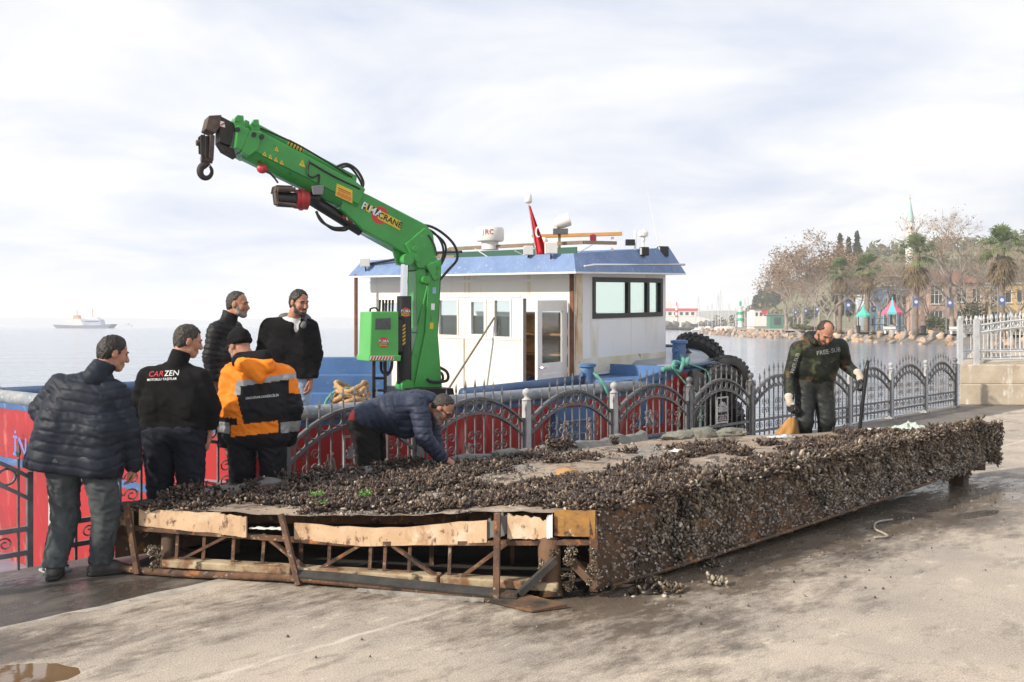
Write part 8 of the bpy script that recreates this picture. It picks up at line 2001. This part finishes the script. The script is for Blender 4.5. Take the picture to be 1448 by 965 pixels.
p.garment('hood', [cs((-.075, -.08, 1.58 + z0), (.05, -.08, 1.575 + z0), .07, .06), cs((-.09, -.13, 1.56 + z0), (-.06, -.20, 1.53 + z0), .042, .036), cs((.08, -.13, 1.55 + z0), (.07, -.20, 1.53 + z0), .038, .032)], M_wet, amp=.005, seed=35)
p.garment('wetsuit_legs', legs(hL, kL, aL, hR, kR, aR, (.118, .092, .075), .128), M_wetp, k=.035, amp=.007, seed=37, cuts=[(A3(0, 0, 1.13 + z0), A3(0, 0, 1))]); p.shoe(A3(*aL), (-.25, -1), M_gloveb); p.shoe(A3(*aR), (.25, -1), M_gloveb)
p.print_text('FREE-SUB', .066, (.085, -.4, 1.425 + z0), (.985, 0, .17), (-.17, 0, .985), g7, mat('worn_print', (.42, .43, .42), (.25, .26, .25), 60, .8), ray=(0, 1, 0), bold=1.0); p.print_text('FREE-SUB', .055, (-.262, -.4, 1.30 + z0), (.22, 0, .975), (-.975, 0, .22), g7a, mat('worn_print', (.42, .43, .42), (.25, .26, .25), 60, .8), ray=(0, 1, 0), bold=1.0)
# gloves: cream cuff, black fingers closed round what they hold
def glove(w, d, nrm, ts, curl):
    w = np.array(w, float); co, f = sdf_mesh(hand_prims(w, d, nrm, curl, 1.18, ts), .005, .006); d = np.array(d, float) / np.linalg.norm(d)
    p.mk('glove', co, f, None, zone=lambda c: ((c - w) @ d > .035).astype(int), mats=[M_glove, M_gloveb])
    co, f = sdf_mesh([('c', w - d * .055, w + d * .02, .046, .040)], .007, .01); p.mk('glove_cuff', co, f, M_glove)
glove((-.325, -.175, .885 + z0), (.15, -.12, -1), (-.85, -.4, 0), -1, 1.15); glove((.425, -.185, 1.15 + z0), (.25, -.35, -.6), (.55, -.6, .3), 1, 1.15)
o3 = np.array(DV)
# crowbar in the right-hand glove of the picture
a, b = V((DV.x + .50, DV.y - .285, 1.385)), V((DV.x + .395, DV.y - .245, .30))
mb = MB(); mb.tube([a + V((.01, 0, 0)), a.lerp(b, .1), a.lerp(b, .5), a.lerp(b, .95), b + V((-.005, -.01, 0))], [.020, .026, .021, .023, .012], 8)
tag(mb.build('crowbar', M_blk, smooth=True), 'black iron crowbar held upright by the diver', 'crowbar')
# brown sack in the other hand
mb = MB(); n_, m_ = 24, 12; top_ = DV + V((-.325, -.215, .47))
for i in range(m_ + 1):
    t = i / m_; w = lerp(.035, .115, min(1, t * 1.5) ** .8) * (1 - .12 * (t > .9)); cx = -.085 * t
    for k in range(n_):
        a_ = 2 * math.pi * k / n_; q = 1 + .22 * math.sin(a_ * 5 + t * 3) * (.3 + t) + .1 * math.sin(a_ * 9 - t * 5)
        mb.v.append(tuple(top_ + V((cx + w * q * math.cos(a_), w * .55 * q * math.sin(a_), -.275 * t))))
for i in range(m_):
    for k in range(n_): l = (k + 1) % n_; mb.f.append((i * n_ + k, i * n_ + l, (i + 1) * n_ + l, (i + 1) * n_ + k))
mb.f.append(tuple(range(m_ * n_, (m_ + 1) * n_)))
tag(mb.build('brown_sack', mat('brown_cloth', (.42, .22, .06), (.30, .14, .035), 7, .7, .003, 60), smooth=True), 'crumpled ochre-brown sack hanging from the diver\'s gloved hand', 'sack')
mb = MB(); q0 = top_ + V((.07, .02, -.03)); mb.hexa([q0 + V((-.02, 0, -.27)), q0 + V((.05, .02, -.27)), q0 + V((.05, .04, -.27)), q0 + V((-.02, .02, -.27))], [q0 + V((-.03, 0, 0)), q0 + V((.01, .02, 0)), q0 + V((.01, .04, 0)), q0 + V((-.03, .02, 0))]); tag(mb.build('torn_board', mat('grey_board', (.16, .14, .12), (.10, .09, .08), 8, .9), bevel=.006), 'grey torn board held beside the brown sack', 'board')

# ------------------------------------------------------------------ haze over the sea
mb = MB(); mb.box((0, 3100, 53), (12400, 6900, 114))
hz = mb.build('haze', None, recentre=False); hz.data.materials.clear()
hm = bpy.data.materials.new('sea_haze'); hm.use_nodes = True; nt = hm.node_tree
for n in list(nt.nodes):
    if n.type == 'BSDF_PRINCIPLED': nt.nodes.remove(n)
pv = nt.nodes.new('ShaderNodeVolumePrincipled'); pv.inputs['Color'].default_value = (.985, .99, 1.0, 1); pv.inputs['Density'].default_value = 0.00045
nt.links.new(pv.outputs[0], nt.nodes['Material Output'].inputs['Volume'])
hz.data.materials.append(hm); tag(hz, kind='stuff')
